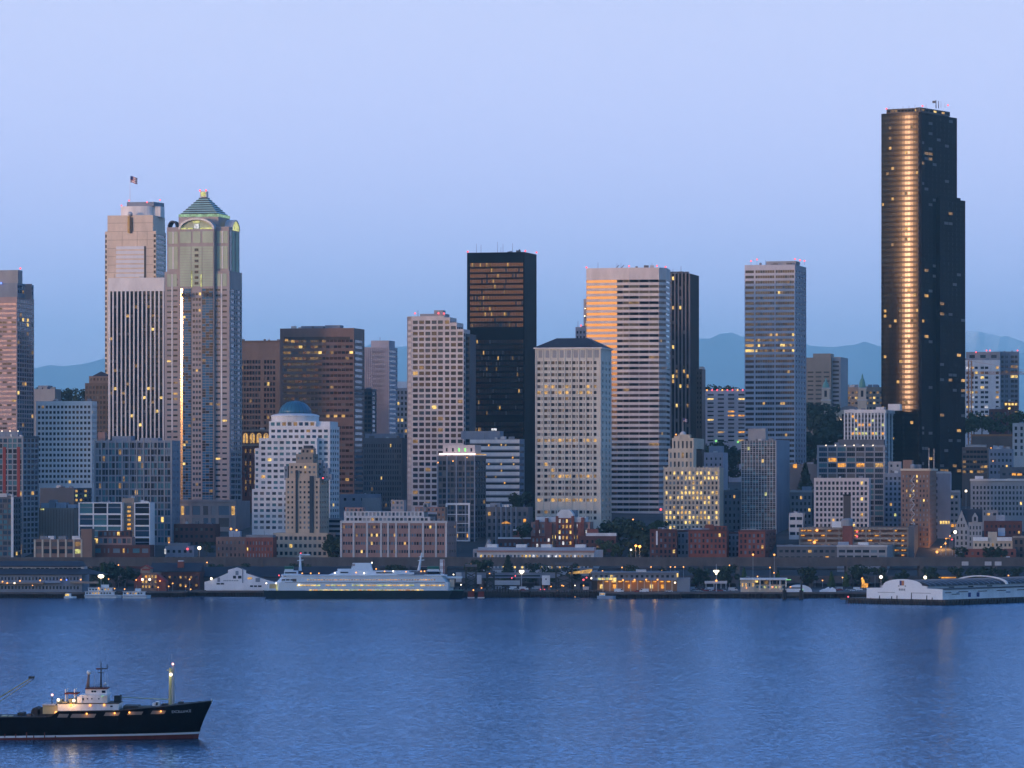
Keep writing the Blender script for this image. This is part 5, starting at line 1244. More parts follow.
b.vol(m='tan_wall', front=dict(p=4.3, cols=[(.42, .72)], hf=.5, top=8, yb=545, glass=['lit_warm', 'lit_orange'])); b.done()
b = B('office_block', 'windowless tan block with blue roof units', 38.5, 74, 508, 3290, 10, x1=78, cat='building')
b.vol(m='tan_wall'); b.fins('rib', 'brown_granite', -b.W + 1, -.5, 12, .4, .2, 0, b.H - 1)
for px, w_, y0 in ((41, 8, 503), (49, 6, 500), (56, 10, 502.5), (68, 8, 504.5)): b.vol(px, px + w_, y0, 508, f=3, D=9, m='blue_roof' if w_ > 7 else 'blue_grey', part='rooftop_unit#%d' % px)
b.pone('lit_window', 'lit_lime', 40, 44, 508.6, 510, f=-.2, D=.2); b.done()
b = B('low_block', 'dark grey low block behind the windowless tan block', 40, 74, 488, 3400, 10, x1=93, cat='building')
b.vol(m='dark_grey', side=dict(p=4.5, nx=4, wf=.6, hf=.5, top=2, yb=502, glass=GN, lit=.5, lits=['lit_lime', 'lit_warm'])); b.done()
b = B('brick_building', 'tan brick loft building with broad piers and a stair tower at its right end', 34, 92, 539.5, 3200, 8, D=15, cat='building')
b.vol(m='brown_brick', front=dict(p=7.2, nx=6, wf=.8, hf=.6, top=2.5, yb=560, mr=.17, glass=['glass_navy', 'glass_brown', 'glass_slate'], lit=.08, lits=['lit_lime', 'lit_dim'])); b.fins('pier', 'cream_stone', -b.W + .6, -b.W * .18, 6, 1.3, .4, 0, b.H)
b.vol(81, 92, 529, 540, f=1, D=8, m='brown_brick', part='stair_tower')
for px, w_ in ((40, 7), (48, 6), (58, 8), (72, 8)): b.vol(px, px + w_, 536, 539.5, f=3, D=5, m='roof_grey' if px % 3 else 'white_concrete', part='rooftop_unit#%d' % px)
b.done()
b = B('brick_building', 'dark red brick block with large pale windows and a stepped penthouse', 92, 150, 545, 3204, 8, D=15, cat='building')
b.vol(m='dark_brick', front=dict(p=9, cols=[(.03, .15), (.2, .23), (.27, .3), (.36, .48), (.53, .56), (.6, .63), (.7, .82), (.86, .97)], hf=.5, top=3.5, yb=560, glass=['glass_teal', 'glass_pale'], lit=.1, lits=['lit_warm']))
b.vol(93, 132, 537, 545, f=2, D=10, m='pink_brick', part='upper_storey', front=dict(p=8, nx=8, wf=.75, hf=.6, top=1.5, glass=['glass_pale', 'glass_slate'], lit=.3)); b.vol(98, 130, 531, 537, f=4, D=7, m='dark_brick', part='upper_storey#2', front=dict(p=6, nx=7, wf=.6, hf=.6, top=1, glass=['glass_pale', 'glass_slate'], lit=.12)); b.done()
b = B('low_block', 'long dark red brick building under the mauve podium', 163, 215, 524, 3310, 10, D=16, cat='building')
b.vol(m='dark_brick', front=dict(p=7, nx=10, wf=.5, hf=.4, top=4, yb=545, glass=GN, lit=.05)); b.light(231, 529, -2, m='lamp_orange', r=.9, name='street_light'); b.light(236.5, 530, -2, m='lamp_orange', r=.7, name='street_light'); b.done()
b = B('low_block', 'low blue grey shed with a red roof lamp', 165, 194, 546, 3245, 8, D=14, cat='building')
b.vol(m='blue_grey', front=dict(p=7, nx=5, wf=.5, hf=.4, top=4, yb=560, glass=GN)); b.vol(168, 188, 543, 546, f=2, D=8, m='roof_grey', part='roof'); b.light(187.5, 549, -1, r=.8); b.pone('lit_sign', 'lit_white', 164.3, 165.8, 549, 554, f=-1, D=.6); b.light(169, 542.5, 0, m='lamp_orange', r=.5, name='wall_lamp'); b.done()
b = B('brick_building', 'plain grey-brown brick building above the viaduct left of the red one', 216, 246, 537, 3222, 8, D=14, cat='building')
b.vol(m='brown_granite', front=dict(p=6.2, nx=7, wf=.36, hf=.5, top=4, yb=558, glass=['glass_slate', 'glass_pale', 'glass_navy'])); b.vol(229, 240, 531, 537, f=3, D=6, m='blue_roof', part='rooftop_unit'); b.done()
b = B('brick_building', 'red brick building with small white-framed windows left of the beige condo', 245.5, 273, 537.5, 3216, 8, D=14, cat='building')
b.vol(m='red_brick', front=dict(p=6, nx=9, wf=.42, hf=.56, top=4, yb=558, glass=['blind_grey', 'glass_pale', 'glass_slate'])); b.vol(246, 273, 535, 537.5, f=1, D=10, m='roof_grey', part='roof'); b.done()
# ================================================================== unseen wooded ridge behind the camera, heightened to block low sun and mirrored glow
rr = random.Random(21)
mat('ridge_woods', (0.035, 0.05, 0.03), 0.95, var=0.35, scale=0.02)
m = MB(); nx, ny = 60, 14
for j in range(ny):
    for i in range(nx + 1):
        x = -7500 + i * 250; y = -30 - j * 210
        up = min(1.0, j / 3.2); up = up * up * (3 - 2 * up)
        crest = 285 + 26 * math.sin(x / 900 + 1) + 18 * math.sin(x / 370 + 2.2) + rr.uniform(-14, 14)
        m.v.append((x + rr.uniform(-40, 40) * (j > 0), y + rr.uniform(-30, 30) * (j > 0), -2 + (crest + 2) * up if j else -2))
for j in range(ny - 1):
    for i in range(nx):
        a = j * (nx + 1) + i; m.f.append((a, a + nx + 1, a + nx + 2, a + 1)); m.m.append(0)
structure(m.build('raised_hills', 'ridge_woods'))

# ================================================================== elevated road
V = thing('viaduct', 'double-deck concrete highway viaduct running along the whole waterfront', 'viaduct', (0, 3150, 4))
vz = lambda py: zat(py, 3142) - 4
MB().box(-430, 430, -8, 8, vz(566.2), vz(559)).build('upper_deck', 'viaduct_concrete', V)
MB().box(-430, 430, -8.3, -7.9, vz(559.5), vz(557.2)).build('parapet', 'viaduct_concrete', V)
MB().box(-430, 430, -8, 8, vz(583), vz(577.6)).build('lower_deck', 'viaduct_concrete', V)
MB().box(-430, 430, -8.3, -7.9, vz(578), vz(575.8)).build('parapet', 'viaduct_concrete', V)
MB().box(-430, 430, 7.6, 8.2, vz(570), vz(569)).build('far_rail', 'viaduct_concrete', V)
cm = MB().box(-1.5, 1.5, -8.8, -6.8, -2, vz(557.8)).box(-1.5, 1.5, 6.8, 8.8, -2, vz(557.8)).box(-1.4, 1.4, -6.8, 6.8, vz(569), vz(566.2)).mesh('column_bent', ['viaduct_concrete'])
x = -415
while x < 420: link('column_bent', cm, V, (x, 0, 0)); x += 26.2
for px in (965, 988, 998):
    MB().box(-2.4, 2.4, -8.9, -8.5, vz(565.5), vz(561.5)).build('sign_panel', 'pale_stone', V, ((px - 512) * 3142 / F, 0, 0))
MB().box(-9, 9, -8.5, -8.35, vz(578.2), vz(577)).build('lit_rail', 'lit_orange', V, ((945 - 512) * 3142 / F, 0, 0))

road = MB().quad; rm = MB(); rm.quad((-430, 3085, 3.66), (430, 3085, 3.66), (430, 3140, 3.95), (-430, 3140, 3.95)); structure(rm.build('road', 'asphalt'))

# ================================================================== piers
pile_mesh = {}
def piles(root, x0, x1, y, n, h=4.6, r=.35):
    k = (round(h, 1), r)
    if k not in pile_mesh: pile_mesh[k] = MB().tube((0, 0, -1.5), (0, 0, h), r, r * .9, 6).mesh('piling', ['pile_wood'])
    for i in range(n): link('piling', pile_mesh[k], root, (x0 + (x1 - x0) * i / max(1, n - 1), y + (i % 3) * .2, 0))
def pier(label, pa, pb, Y, Yb, zt=3.6, n=30, m='deck_wood', name='pier'):
    s = Y / F; x0, x1 = (pa - 512) * s, (pb - 512) * s; xc = (x0 + x1) / 2
    r = thing(name, label, 'pier', (xc, Y, 0)); w = (x1 - x0) / 2
    MB().box(-w, w, 0, Yb - Y, zt - .9, zt).build('deck', m, r)
    MB().box(-w, w, -.3, 0, zt - 1.1, zt + .25).build('stringer', 'viaduct_concrete', r)
    piles(r, -w + .5, w - .5, .6, n, zt - .9)
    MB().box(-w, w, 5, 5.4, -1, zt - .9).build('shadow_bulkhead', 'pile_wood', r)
    return r
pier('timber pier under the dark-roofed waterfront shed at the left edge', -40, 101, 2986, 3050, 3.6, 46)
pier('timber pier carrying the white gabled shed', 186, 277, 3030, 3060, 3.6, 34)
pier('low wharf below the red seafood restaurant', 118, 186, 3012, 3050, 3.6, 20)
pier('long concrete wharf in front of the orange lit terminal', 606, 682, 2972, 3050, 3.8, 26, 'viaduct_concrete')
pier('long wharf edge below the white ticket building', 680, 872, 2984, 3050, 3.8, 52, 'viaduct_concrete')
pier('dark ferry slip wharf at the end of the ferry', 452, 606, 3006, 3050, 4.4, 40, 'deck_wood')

# left shed with dark roofs
b = B('pier_shed', 'long dark-roofed waterfront shed with a pale clerestory strip and lamps along its front', -40, 82, 575, 3000, 4, D=30, cat='pier shed', base=3.6)
b.vol(m='blue_grey', front=dict(p=9, nx=34, wf=.55, hf=.34, top=2.2, glass=['glass_slate', 'glass_navy', 'glass_slate'], lit=.03, lits=['lit_dim', 'lit_orange']))
def slope(part, m_, xa, xb, f0, f1, y0, y1, hip=0):
    mbs = MB(); a, c = b.lx(xa, f0), b.lx(xb, f0); z0, z1 = b.z(y0, f0), b.z(y1, f1)
    mbs.extrude([(b.P(0, f0, 0)[1], z0), (b.P(0, f0, 0)[1], z0 + .5), (b.P(0, f1, 0)[1], z1 + .5), (b.P(0, f1, 0)[1], z0)], b.P(a, 0, 0)[0], b.P(c - hip, 0, 0)[0], 'yz')
    if hip:
        p = [b.P(c - hip, f0, z0 + .5), b.P(c, f0, z0 + .3), b.P(c, f1, z0 + .3), b.P(c - hip, f1, z1 + .5)]
        mbs.tri(p[0], p[1], p[3]); mbs.tri(p[1], p[2], p[3])
    return mbs.build(part, m_, b.root)
slope('front_roof', 'slate_roof', -41, 106, -1.5, 13, 575, 569.5, 15)
b.vol(-40, 84, 566.8, 571, f=13, D=14, m='pale_stone', part='clerestory', front=dict(p=6, nx=26, wf=.8, hf=.3, top=1.0, glass=['glass_slate', 'glass_navy', 'blind_grey'], lit=0))
slope('rear_roof', 'slate_roof', -41, 84, 12, 26, 567, 561.8, 3)
b.pbox('canopy', 'tan_wall', -40, 44, 582.6, 584, f=-4, D=4); b.pbox('awning', 'glow_blue' if 'glow_blue' in MATS else 'blue_roof', 45, 60, 581.4, 583, f=-4, D=4); b.pbox('canopy', 'pink_brick', 70, 98, 581.5, 583.5, f=-3, D=3)
for px, py in ((2.5, 581.8), (7.2, 583.2), (14.5, 583.2), (20, 581), (40.2, 580.5), (61, 579.8), (80.7, 579.6)): b.light(px, py, -4.5, m='lamp_orange' if px != 14.5 else 'lamp_white', r=.55, name='wall_lamp')
b.light(32.5, 585.5, -4.5, m='lamp_orange', r=.4, name='wall_lamp'); b.light(66.5, 579.8, -4, m='lamp_blue', r=.4, name='wall_lamp')
b.done()
sg = thing('sign', 'bright white oval sign on a post above the moored excursion boat', 'sign', (at(101, 590, 3040).x, 3040, 3.5))
MB().tube((0, 0, 0), (0, 0, zat(578, 3040) - 3.5), .25, seg=6).build('post', 'steel', sg)
MB().lathe([(.2, 0), (1.6, .5), (2.2, 1.4), (1.7, 2.3), (.2, 2.8)], (0, 0, zat(578.3, 3040) - 3.5), 14).build('panel', 'lamp_white', sg)

# red seafood restaurant
b = B('restaurant', 'red-roofed waterfront restaurant with a tan gable and bright lamps on its front', 141, 157.5, 573, 3030, 4, D=18, cat='restaurant', base=3.6)
b.vol(m='brown_brick', front=dict(p=5, nx=5, wf=.6, hf=.5, top=2.5, glass=['glass_navy', 'lit_dim', 'lit_warm'], lit=.4, lits=['lit_orange', 'lit_warm']))
xa, xm, xb = b.lx(140.5, -.3), b.lx(145.5, -.3), b.lx(150.5, -.3)
b.one('gable', 'tan_wall', MB().extrude([(b.P(xa, 0, 0)[0], b.z(573)), (b.P(xb, 0, 0)[0], b.z(573)), (b.P(xb, 0, 0)[0], b.z(569)), (b.P(xm, 0, 0)[0], b.z(566)), (b.P(xa, 0, 0)[0], b.z(569))], b.P(0, -.3, 0)[1], b.P(0, 10, 0)[1]))
b.one('gable_trim', 'red_panel', MB().extrude([(b.P(xa - .5, 0, 0)[0], b.z(569)), (b.P(xm, 0, 0)[0], b.z(565.9)), (b.P(xb + .5, 0, 0)[0], b.z(569)), (b.P(xb + .5, 0, 0)[0], b.z(568.2)), (b.P(xm, 0, 0)[0], b.z(565)), (b.P(xa - .5, 0, 0)[0], b.z(568.2))], b.P(0, -.9, 0)[1], b.P(0, 10, 0)[1]))
for (xs_, s_) in (((134, 141.5), -1), ((156.5, 166), 1)):
    p0, p1 = b.lx(xs_[0], -1), b.lx(xs_[1], -1); ph = p1 if s_ < 0 else p0; pl_ = p0 if s_ < 0 else p1
    b.one('roof', 'red_panel', MB().extrude([(b.P(pl_, 0, 0)[0], b.z(581.5)), (b.P(ph, 0, 0)[0], b.z(581.5)), (b.P(ph, 0, 0)[0], b.z(573.5))][::s_], b.P(0, -1, 0)[1], b.P(0, 12, 0)[1]))
    b.box('wing', 'red_brick', min(p0, p1), max(p0, p1), -.8, 11, 0, b.z(581.4))
b.pbox('sign_board', 'red_panel', 142, 150, 568.8, 570.4, f=-.6, D=.25)
for px, py in ((136.2, 580), (142.4, 579.5), (149.6, 579.5), (160, 581)): b.light(px, py, -1.8, m='lamp_white' if 140 < px < 152 else 'lamp_orange', r=.8 if 140 < px < 152 else .5, name='wall_lamp')
b.done()
for px, py in ((157.5, 588), (168, 587), (172, 584), (185, 587), (189, 580), (190, 590)):
    p = at(px, py, 3008); l_ = thing('bollard_lamp' if py > 583 else 'street_lamp', 'small glowing post lamp along the restaurant wharf', 'lamp', (p.x, 3014, 3.6), group='small lamps along the restaurant wharf')
    hh = max(.9, p.z - 3.6); MB().tube((0, 0, 0), (0, 0, hh), .1, seg=5).build('post', 'steel', l_); MB().ball((0, 0, hh + .3), .5).build('lamp', 'lamp_orange', l_)
b = B('pier_shed', 'dark long shed with a small red roof tower behind the red restaurant', 150, 200, 571, 3052, 4, D=24, cat='pier shed', base=3.6)
b.vol(m='dark_brick', front=dict(p=8, nx=9, wf=.4, hf=.3, top=5, glass=['glass_navy', 'lit_dim', 'glass_slate'], lit=.1, lits=['lit_warm'])); slope('roof', 'slate_roof', 149, 201, -1, 14, 572, 563.5); b.vol(177.5, 183.5, 561.5, 568, f=4, D=4, m='red_brick', part='roof_tower'); b.vol(178, 183, 560.6, 561.5, f=3.7, D=4.6, m='white_paint', part='tower_cap')
b.done()

# white gabled pier shed
b = B('pier_shed', 'white pier shed with a stepped gable end, small windows and a dark roof', 204.5, 262, 582, 3036, 3, D=24, cat='pier shed', base=3.6)
def pxz(lst, f=0): return [(b.P(b.lx(px, f), 0, 0)[0], b.z(py, f)) for px, py in lst]
gb = [(204.5, 590), (276, 590), (276, 582.5), (262, 578.5), (246, 573.2), (246, 570.3), (237, 567.3), (228, 570), (228, 573), (212, 580), (204.5, 582)]
b.one('gable_wall', 'pier_white', MB().extrude(pxz(gb), b.P(0, 0, 0)[1], b.P(0, .6, 0)[1]))
b.one('roof', 'slate_roof', MB().extrude(pxz([(205.5, 583), (275.5, 583), (262, 579), (246, 573.8), (245, 571), (237, 568), (229, 571), (228, 573.8), (212, 580.6)], .6), b.P(0, .6, 0)[1], b.P(0, 22, 0)[1]))
b.box('side_wall', 'pier_white', b.lx(206, .6), b.lx(275, .6), .6, 21, 0, b.z(583.2))
for a, c, y0, y1, m_ in ((233, 236, 575.8, 578.6, 'glass_navy'), (238, 241.5, 575.8, 578.6, 'glass_navy'), (247.5, 252, 577.2, 579.2, 'lit_warm'), (216.5, 220, 583, 584.6, 'glass_navy'), (220.6, 224, 583, 584.6, 'glass_navy'), (250, 253, 585.4, 587, 'glass_navy'), (254, 257, 585.4, 587, 'glass_navy'), (258, 261.5, 585.4, 587, 'glass_navy')): b.pone('window', m_, a, c, y0, y1, f=-.12, D=.2)
b.pbox('door_line', 'blue_grey', 242.2, 243.2, 568.5, 583, f=-.3, D=.35); b.pbox('emblem', 'blue_grey', 235.5, 238.5, 571, 575, f=-.1, D=.12); b.pbox('emblem', 'blue_grey', 217.4, 220, 577.5, 582, f=-.1, D=.12); b.pbox('emblem', 'blue_grey', 255.5, 260, 578, 582, f=-.1, D=.12)
for i in range(9): b.pbox('lettering', 'blue_grey', 223.5 + i * 1.7, 224.7 + i * 1.7, 580.2, 581.2, f=-.1, D=.12)
b.light(211.3, 578.6, -1, m='lamp_white', r=.8, name='wall_lamp'); b.done()
b = B('pier_shed', 'broad low shed with a plain dark roof behind the ferry bow', 186, 338, 577, 3066, 3, D=22, cat='pier shed', base=3.6)
b.vol(m='dark_grey'); slope('roof', 'slate_roof', 185, 339, -1, 12, 577.5, 567.5); b.done()

# ================================================================== ferry
fy = 2974.0; fs_ = fy / F
fer = thing('ferry', 'white double-ended car ferry with a dark green hull and rows of lit windows', 'ferry', ((360 - 512) * fs_, fy + 12, 0))
def fx(px): return (px - 360) * fs_
def fz(py): return zat(py, fy)
def fbox(name, m_, a, c, y0, y1, ya=-10, yb=10): return MB().box(fx(a), fx(c), ya, yb, fz(y1), fz(y0)).build(name, m_, fer)
def plan(a, c, hw, tip, z0, z1, sk=0):
    """deck outline with pointed ends"""
    pts = [(fx(a), -hw * .35), (fx(a + tip), -hw), (fx(c - tip), -hw), (fx(c), -hw * .35), (fx(c), hw * .35), (fx(c - tip), hw), (fx(a + tip), hw), (fx(a), hw * .35)]
    return MB().prism(pts, z0, z1)
def taper(a0, c0, a1, c1, hw0, hw1, t, z0, z1):
    mb = MB(); lo = [(fx(a0), -hw0 * .35), (fx(a0 + t), -hw0), (fx(c0 - t), -hw0), (fx(c0), -hw0 * .35), (fx(c0), hw0 * .35), (fx(c0 - t), hw0), (fx(a0 + t), hw0), (fx(a0), hw0 * .35)]
    hi = [(fx(a1), -hw1 * .35), (fx(a1 + t), -hw1), (fx(c1 - t), -hw1), (fx(c1), -hw1 * .35), (fx(c1), hw1 * .35), (fx(c1 - t), hw1), (fx(a1 + t), hw1), (fx(a1), hw1 * .35)]
    mb.v = [(x, y, z0) for x, y in lo] + [(x, y, z1) for x, y in hi]
    for i in range(8): j = (i + 1) % 8; mb.f.append((i, j, 8 + j, 8 + i)); mb.m.append(0)
    mb.f += [tuple(range(8, 16)), tuple(range(7, -1, -1))]; mb.m += [0, 0]; return mb
taper(266, 460, 262.5, 464, 11, 12, 12, -1.5, fz(590.6)).build('hull', 'hull_green', fer)
plan(274, 453, 11.6, 5, fz(591), fz(582.3)).build('car_deck_side', 'ferry_white', fer)
taper(276, 451, 282, 446, 11.6, 11.2, 5, fz(582.3), fz(575.4)).build('passenger_deck_side', 'ferry_white', fer)
plan(280, 450, 11.9, 5, fz(582.7), fz(582.2)).build('rubbing_strake', 'blue_grey', fer)
fbox('sun_deck', 'ferry_white', 281, 447, 575.3, 575.9, -11.8, 11.8)
# open bow with the lit car deck
fbox('bow_deck', 'ferry_green', 265, 279, 590.6, 591.2, -8, 8); fbox('bow_lining', 'lit_lime', 276.2, 277, 584.4, 590.4, -9, 9)
fbox('bow_post', 'ferry_white', 266.5, 268, 583.6, 590.8, -8.5, -7.8); fbox('bow_visor', 'ferry_white', 265.5, 279, 582.6, 584.3, -8.6, 8.6); fbox('bow_rail', 'ferry_white', 264, 276, 588.6, 590.6, -9.6, -9.2)
fbox('bow_wall', 'ship_yellow', 269, 277, 584.3, 590.6, -7.8, -7.3)
fbox('stern_panel', 'cream_stone', 449.5, 454.2, 579.5, 587.2, -9, -3); fbox('stern_visor', 'ferry_white', 446, 462, 577, 578.6, -8, 8); fbox('stern_deck', 'ferry_green', 448, 463, 590.4, 591, -8, 8)
wmesh = {}
def fwin(px, py, w, h, m_, y=-11.75):
    k = (w, h, m_)
    if k not in wmesh: wmesh[k] = MB().box(-w / 2 * fs_, w / 2 * fs_, 0, .3, -h / 2 * fs_, h / 2 * fs_).mesh('window', [m_])
    link('window', wmesh[k], fer, (fx(px), y - .12, fz(py)))
rr = random.Random(3)
px = 308.
while px < 437: fwin(px, 579.8, 1.5, 1.0, rr.choice(['lit_orange', 'lit_warm', 'lit_orange', 'lit_dim', 'lit_warm']), -11.5); px += 2.75
px = 297.
while px < 443:
    w = rr.choice([2.2, 3.6, 4.6])
    if rr.random() < .97: fwin(px + w / 2, 585.3, w, 1.2, rr.choice(['lit_lime', 'lit_yellow', 'lit_warm', 'lit_yellow']))
    px += w + .9
px = 309.
while px < 424:
    w = rr.choice([1.6, 3.2, 4.4])
    if rr.random() < .9: fwin(px + w / 2, 590.0, w, .9, rr.choice(['lit_lime', 'lit_yellow', 'lit_orange']))
    px += w + 1.3
def pilot(a, c, g0, g1, sgn):
    fbox('bridge_deck', 'ferry_white', a, c, 574.6, 575.5, -10.5, 10.5)
    fbox('bridge', 'ferry_white', min(a, c) + 2.6, max(a, c) - 4, 571.0, 574.7, -6, 6)
    fbox('bridge_window', 'glass_navy', min(a, c) + 3.2, max(a, c) - 5, 572.2, 573.6, -6.2, -5.9)
    fbox('wheelhouse_roof', 'ferry_green', g0, g1, 566.6, 569.3, -5, 5); fbox('wheelhouse', 'ferry_white', g0 + .3, g1 - .5, 569.3, 571.1, -4.6, 4.6)
pilot(281, 301, 283.8, 292.8, 1); pilot(424, 444, 427, 439, -1)
for i in range(3): fbox('saloon_window', 'glass_navy', 281.6 + i * 4.4, 285.2 + i * 4.4, 579.2, 581.2, -11.5, -11.1)
fbox('saloon_window', 'dark_brown', 292.5, 296.4, 578.8, 581.6, -11.6, -11.1)
taper(327, 414, 337, 410, 7, 6.5, 2, fz(575.4), fz(571)).build('upper_house', 'ferry_white', fer)
fbox('upper_house', 'ferry_white', 337, 372, 569.2, 571, -5, 5); fbox('dark_opening', 'glass_navy', 302, 312, 573.2, 574.8, -9, -8.6)
fbox('house_window', 'glass_navy', 340, 348, 572.0, 573.2, -7.2, -6.4); fbox('house_window', 'glass_navy', 376, 392, 572.4, 573.4, -7.2, -6.4)
taper(350.5, 372, 352, 370.5, 3.6, 3.2, 1, fz(569.3), fz(563.3)).build('funnel', 'ferry_white', fer); fbox('funnel_grille', 'grey_concrete', 351.6, 354.6, 564, 568.8, -3.4, -3.1)
for (a, c, lean) in ((299.3, 553.5, 0), (420.5, 553, 2.0)):
    mb = MB(); mb.tube((fx(a - lean), 0, fz(571)), (fx(a + lean * .4), 0, fz(c)), 1.1, .35, 8); mb.tube((fx(a - 3), 0, fz(561)), (fx(a + 3.4), 0, fz(560.2)), .3, .3, 6); mb.tube((fx(a - 2), 0, fz(557)), (fx(a + 2), 0, fz(557)), .25, .25, 6); mb.build('mast', 'ferry_white', fer)
MB().tube((fx(300), 0, fz(555)), (fx(309.5), 0, fz(555)), .4, .4, 6).build('radar_arm', 'ferry_white', fer)
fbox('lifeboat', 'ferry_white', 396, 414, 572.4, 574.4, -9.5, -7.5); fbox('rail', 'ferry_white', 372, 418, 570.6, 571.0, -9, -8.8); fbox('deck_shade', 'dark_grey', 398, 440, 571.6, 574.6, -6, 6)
for px, py, m_ in ((279, 575.4, 'lamp_red'), (302, 573.4, 'lamp_orange'), (310.5, 573.4, 'lamp_orange'), (318.7, 573.4, 'lamp_orange'), (334.7, 573, 'lamp_white'), (356, 572.6, 'lamp_orange'), (364, 573.2, 'lamp_white'), (384.5, 571.5, 'lamp_orange'), (393, 571.2, 'lamp_white'), (406, 572, 'lamp_orange'), (421, 571.4, 'lamp_orange'), (424.5, 571.3, 'lamp_orange'), (371.8, 562.8, 'lamp_white'), (376, 569, 'lamp_orange'), (300.6, 553.3, 'lamp_red'), (276, 583.4, 'lamp_white'), (266.4, 583.2, 'lamp_white'), (299, 585, 'lamp_white')):
    MB().ball((0, 0, 0), .5).build('deck_lamp', m_, fer, (fx(px), -12.2 if py > 574 else -9, fz(py)))
wk = MB(); wk.v = [(-3, 0, .02), (0, -2.6, .12), (0, 2.6, .12), (26, -.5, .02), (26, .5, .02)]; wk.f = [(0, 1, 2), (1, 3, 4, 2)]; wk.m = [0, 0]
tag(wk.build('wake', 'white_paint', None, (fx(263) + fer.location.x - 27, fy + 12, 0.02)), kind='structure')

# ================================================================== ferry dock, terminal and wharf buildings
def blk(root, name, m_, a, c, y0, y1, Y, d=8):
    o = root.location; s = Y / F
    return MB().box((a - 512) * s - o.x, (c - 512) * s - o.x, Y - o.y, Y - o.y + d, zat(y1, Y) - o.z, zat(y0, Y) - o.z).build(name, m_, root)
def ball(root, px, py, Y, m_, r=.5, name='lamp'):
    p = at(px, py, Y) - root.location
    return MB().ball((0, 0, 0), r).build(name, m_, root, p)
def th(name, label, cat, px, Y, z=3.8, group=None): return thing(name, label, cat, ((px - 512) * Y / F, Y, z), 0, group)
t = th('dock_tower', 'red and white banded dock tower at the right end of the ferry', 'tower', 443, 3030, 3.6)
for i in range(6): blk(t, 'band', 'white_paint' if i % 2 else 'pale_stone', 439.8, 444.6, 559.5 + i * 3.2, 562.7 + i * 3.2, 3030, 3)
blk(t, 'stripe', 'red_panel', 443.3, 444.3, 560, 577, 3029.8, .4); blk(t, 'base', 'dark_grey', 439.8, 444.6, 578.7, 588.5, 3030, 3)
t = th('gangway', 'overhead passenger walkway linking the ferry to the terminal', 'walkway', 495, 3046, 3.6)
blk(t, 'walkway', 'blue_grey', 456, 560, 573.5, 578, 3046, 4); blk(t, 'roof', 'roof_grey', 455, 561, 572.6, 573.5, 3045.6, 5); blk(t, 'window_strip', 'glass_slate', 486, 540, 575, 576.6, 3045.8, .4)
for px in (462, 480, 500, 520, 540, 557): blk(t, 'column', 'dark_grey', px - .7, px + .7, 578, 590, 3047, 1.2)
blk(t, 'end_house', 'pale_stone', 456, 461.5, 572.5, 582, 3045, 5); blk(t, 'white_house', 'white_concrete', 477, 481.5, 575, 584, 3044, 5); blk(t, 'low_panel', 'pale_stone', 494, 520, 580.5, 585, 3044.6, 2)
for px, py, m_ in ((453.5, 574.5, 'lamp_white'), (461, 584.8, 'lamp_white'), (481.5, 588, 'lamp_orange'), (490, 588, 'lamp_white'), (511.8, 578, 'lamp_red'), (515.3, 576, 'lamp_red'), (489.5, 573.5, 'lamp_orange')): ball(t, px, py, 3042, m_, .45)
tw = [('dark lattice transfer tower with a red top lamp at the ferry slip', 466, 476, 563, 'lamp_red'), ('second dark transfer tower beside the small white dock house', 487, 494, 570, None), ('tall dark hoist tower with flecked lights behind the white billboard box', 556, 572, 561, 'lamp_green')]
for lab, a, c, y0, lm in tw:
    Yt = 3022; t = th('hoist_tower', lab, 'tower', (a + c) / 2, Yt, 3.6); s = Yt / F; w = (c - a) / 2 * s; h = zat(y0, Yt) - 3.6; mb = MB()
    for sx_ in (-1, 1):
        for sy_ in (0, 1): mb.box(sx_ * w - .5, sx_ * w + .5, sy_ * 5 - .5, sy_ * 5 + .5, 0, h * .86)
    z = 2.
    while z < h * .86 - 3:
        for sy_ in (0, 5): mb.tube((-w, sy_, z), (w, sy_, z + 3.4), .25, seg=5); mb.tube((w, sy_, z), (-w, sy_, z + 3.4), .25, seg=5)
        z += 3.6
    mb.build('lattice', 'gear_dark', t); MB().box(-w - .6, w + .6, -.8, 5.8, h * .86, h * .94).build('head_beam', 'dark_grey', t); MB().tube((0, 2, h * .94), (0, 2, h), .35, seg=6).build('mast', 'crane_orange' if lm == 'lamp_red' else 'dark_grey', t)
    MB().box(-w * .6, w * .6, .8, 4, 1, h * .5).build('counterweight', 'dark_grey', t)
t = th('billboard', 'white panel box standing on posts over the ferry slip', 'billboard', 546, 3024, 4.2)
blk(t, 'panel', 'white_paint', 542, 550, 575.5, 585, 3024, 3); blk(t, 'mark', 'dark_grey', 545.4, 546.6, 578.4, 580, 3023.8, .3)
for px in (543, 549): blk(t, 'post', 'crane_orange', px - .5, px + .5, 585, 590.5, 3025, .7)
for (lab, px) in (('rust-red mooring float with a small orange lamp, the left of two', 471), ('rust-red mooring float without a lamp, the right of two', 481)):
    Yf = 2976; t = th('mooring_float', lab, 'float', px, Yf, 0); MB().box(-2.1, 2.1, 0, 4, .8, 4.6).build('body', 'rust_red', t); MB().box(-2.3, 2.3, -.2, 4.2, -.3, .8).build('waterline', 'pale_stone', t); MB().box(-2.3, 2.3, -.15, 4.15, 4.6, 4.9).build('cap', 'gear_dark', t)
    if px < 475: MB().ball((1.6, .2, 5.5), .55).build('lamp', 'lamp_orange', t)
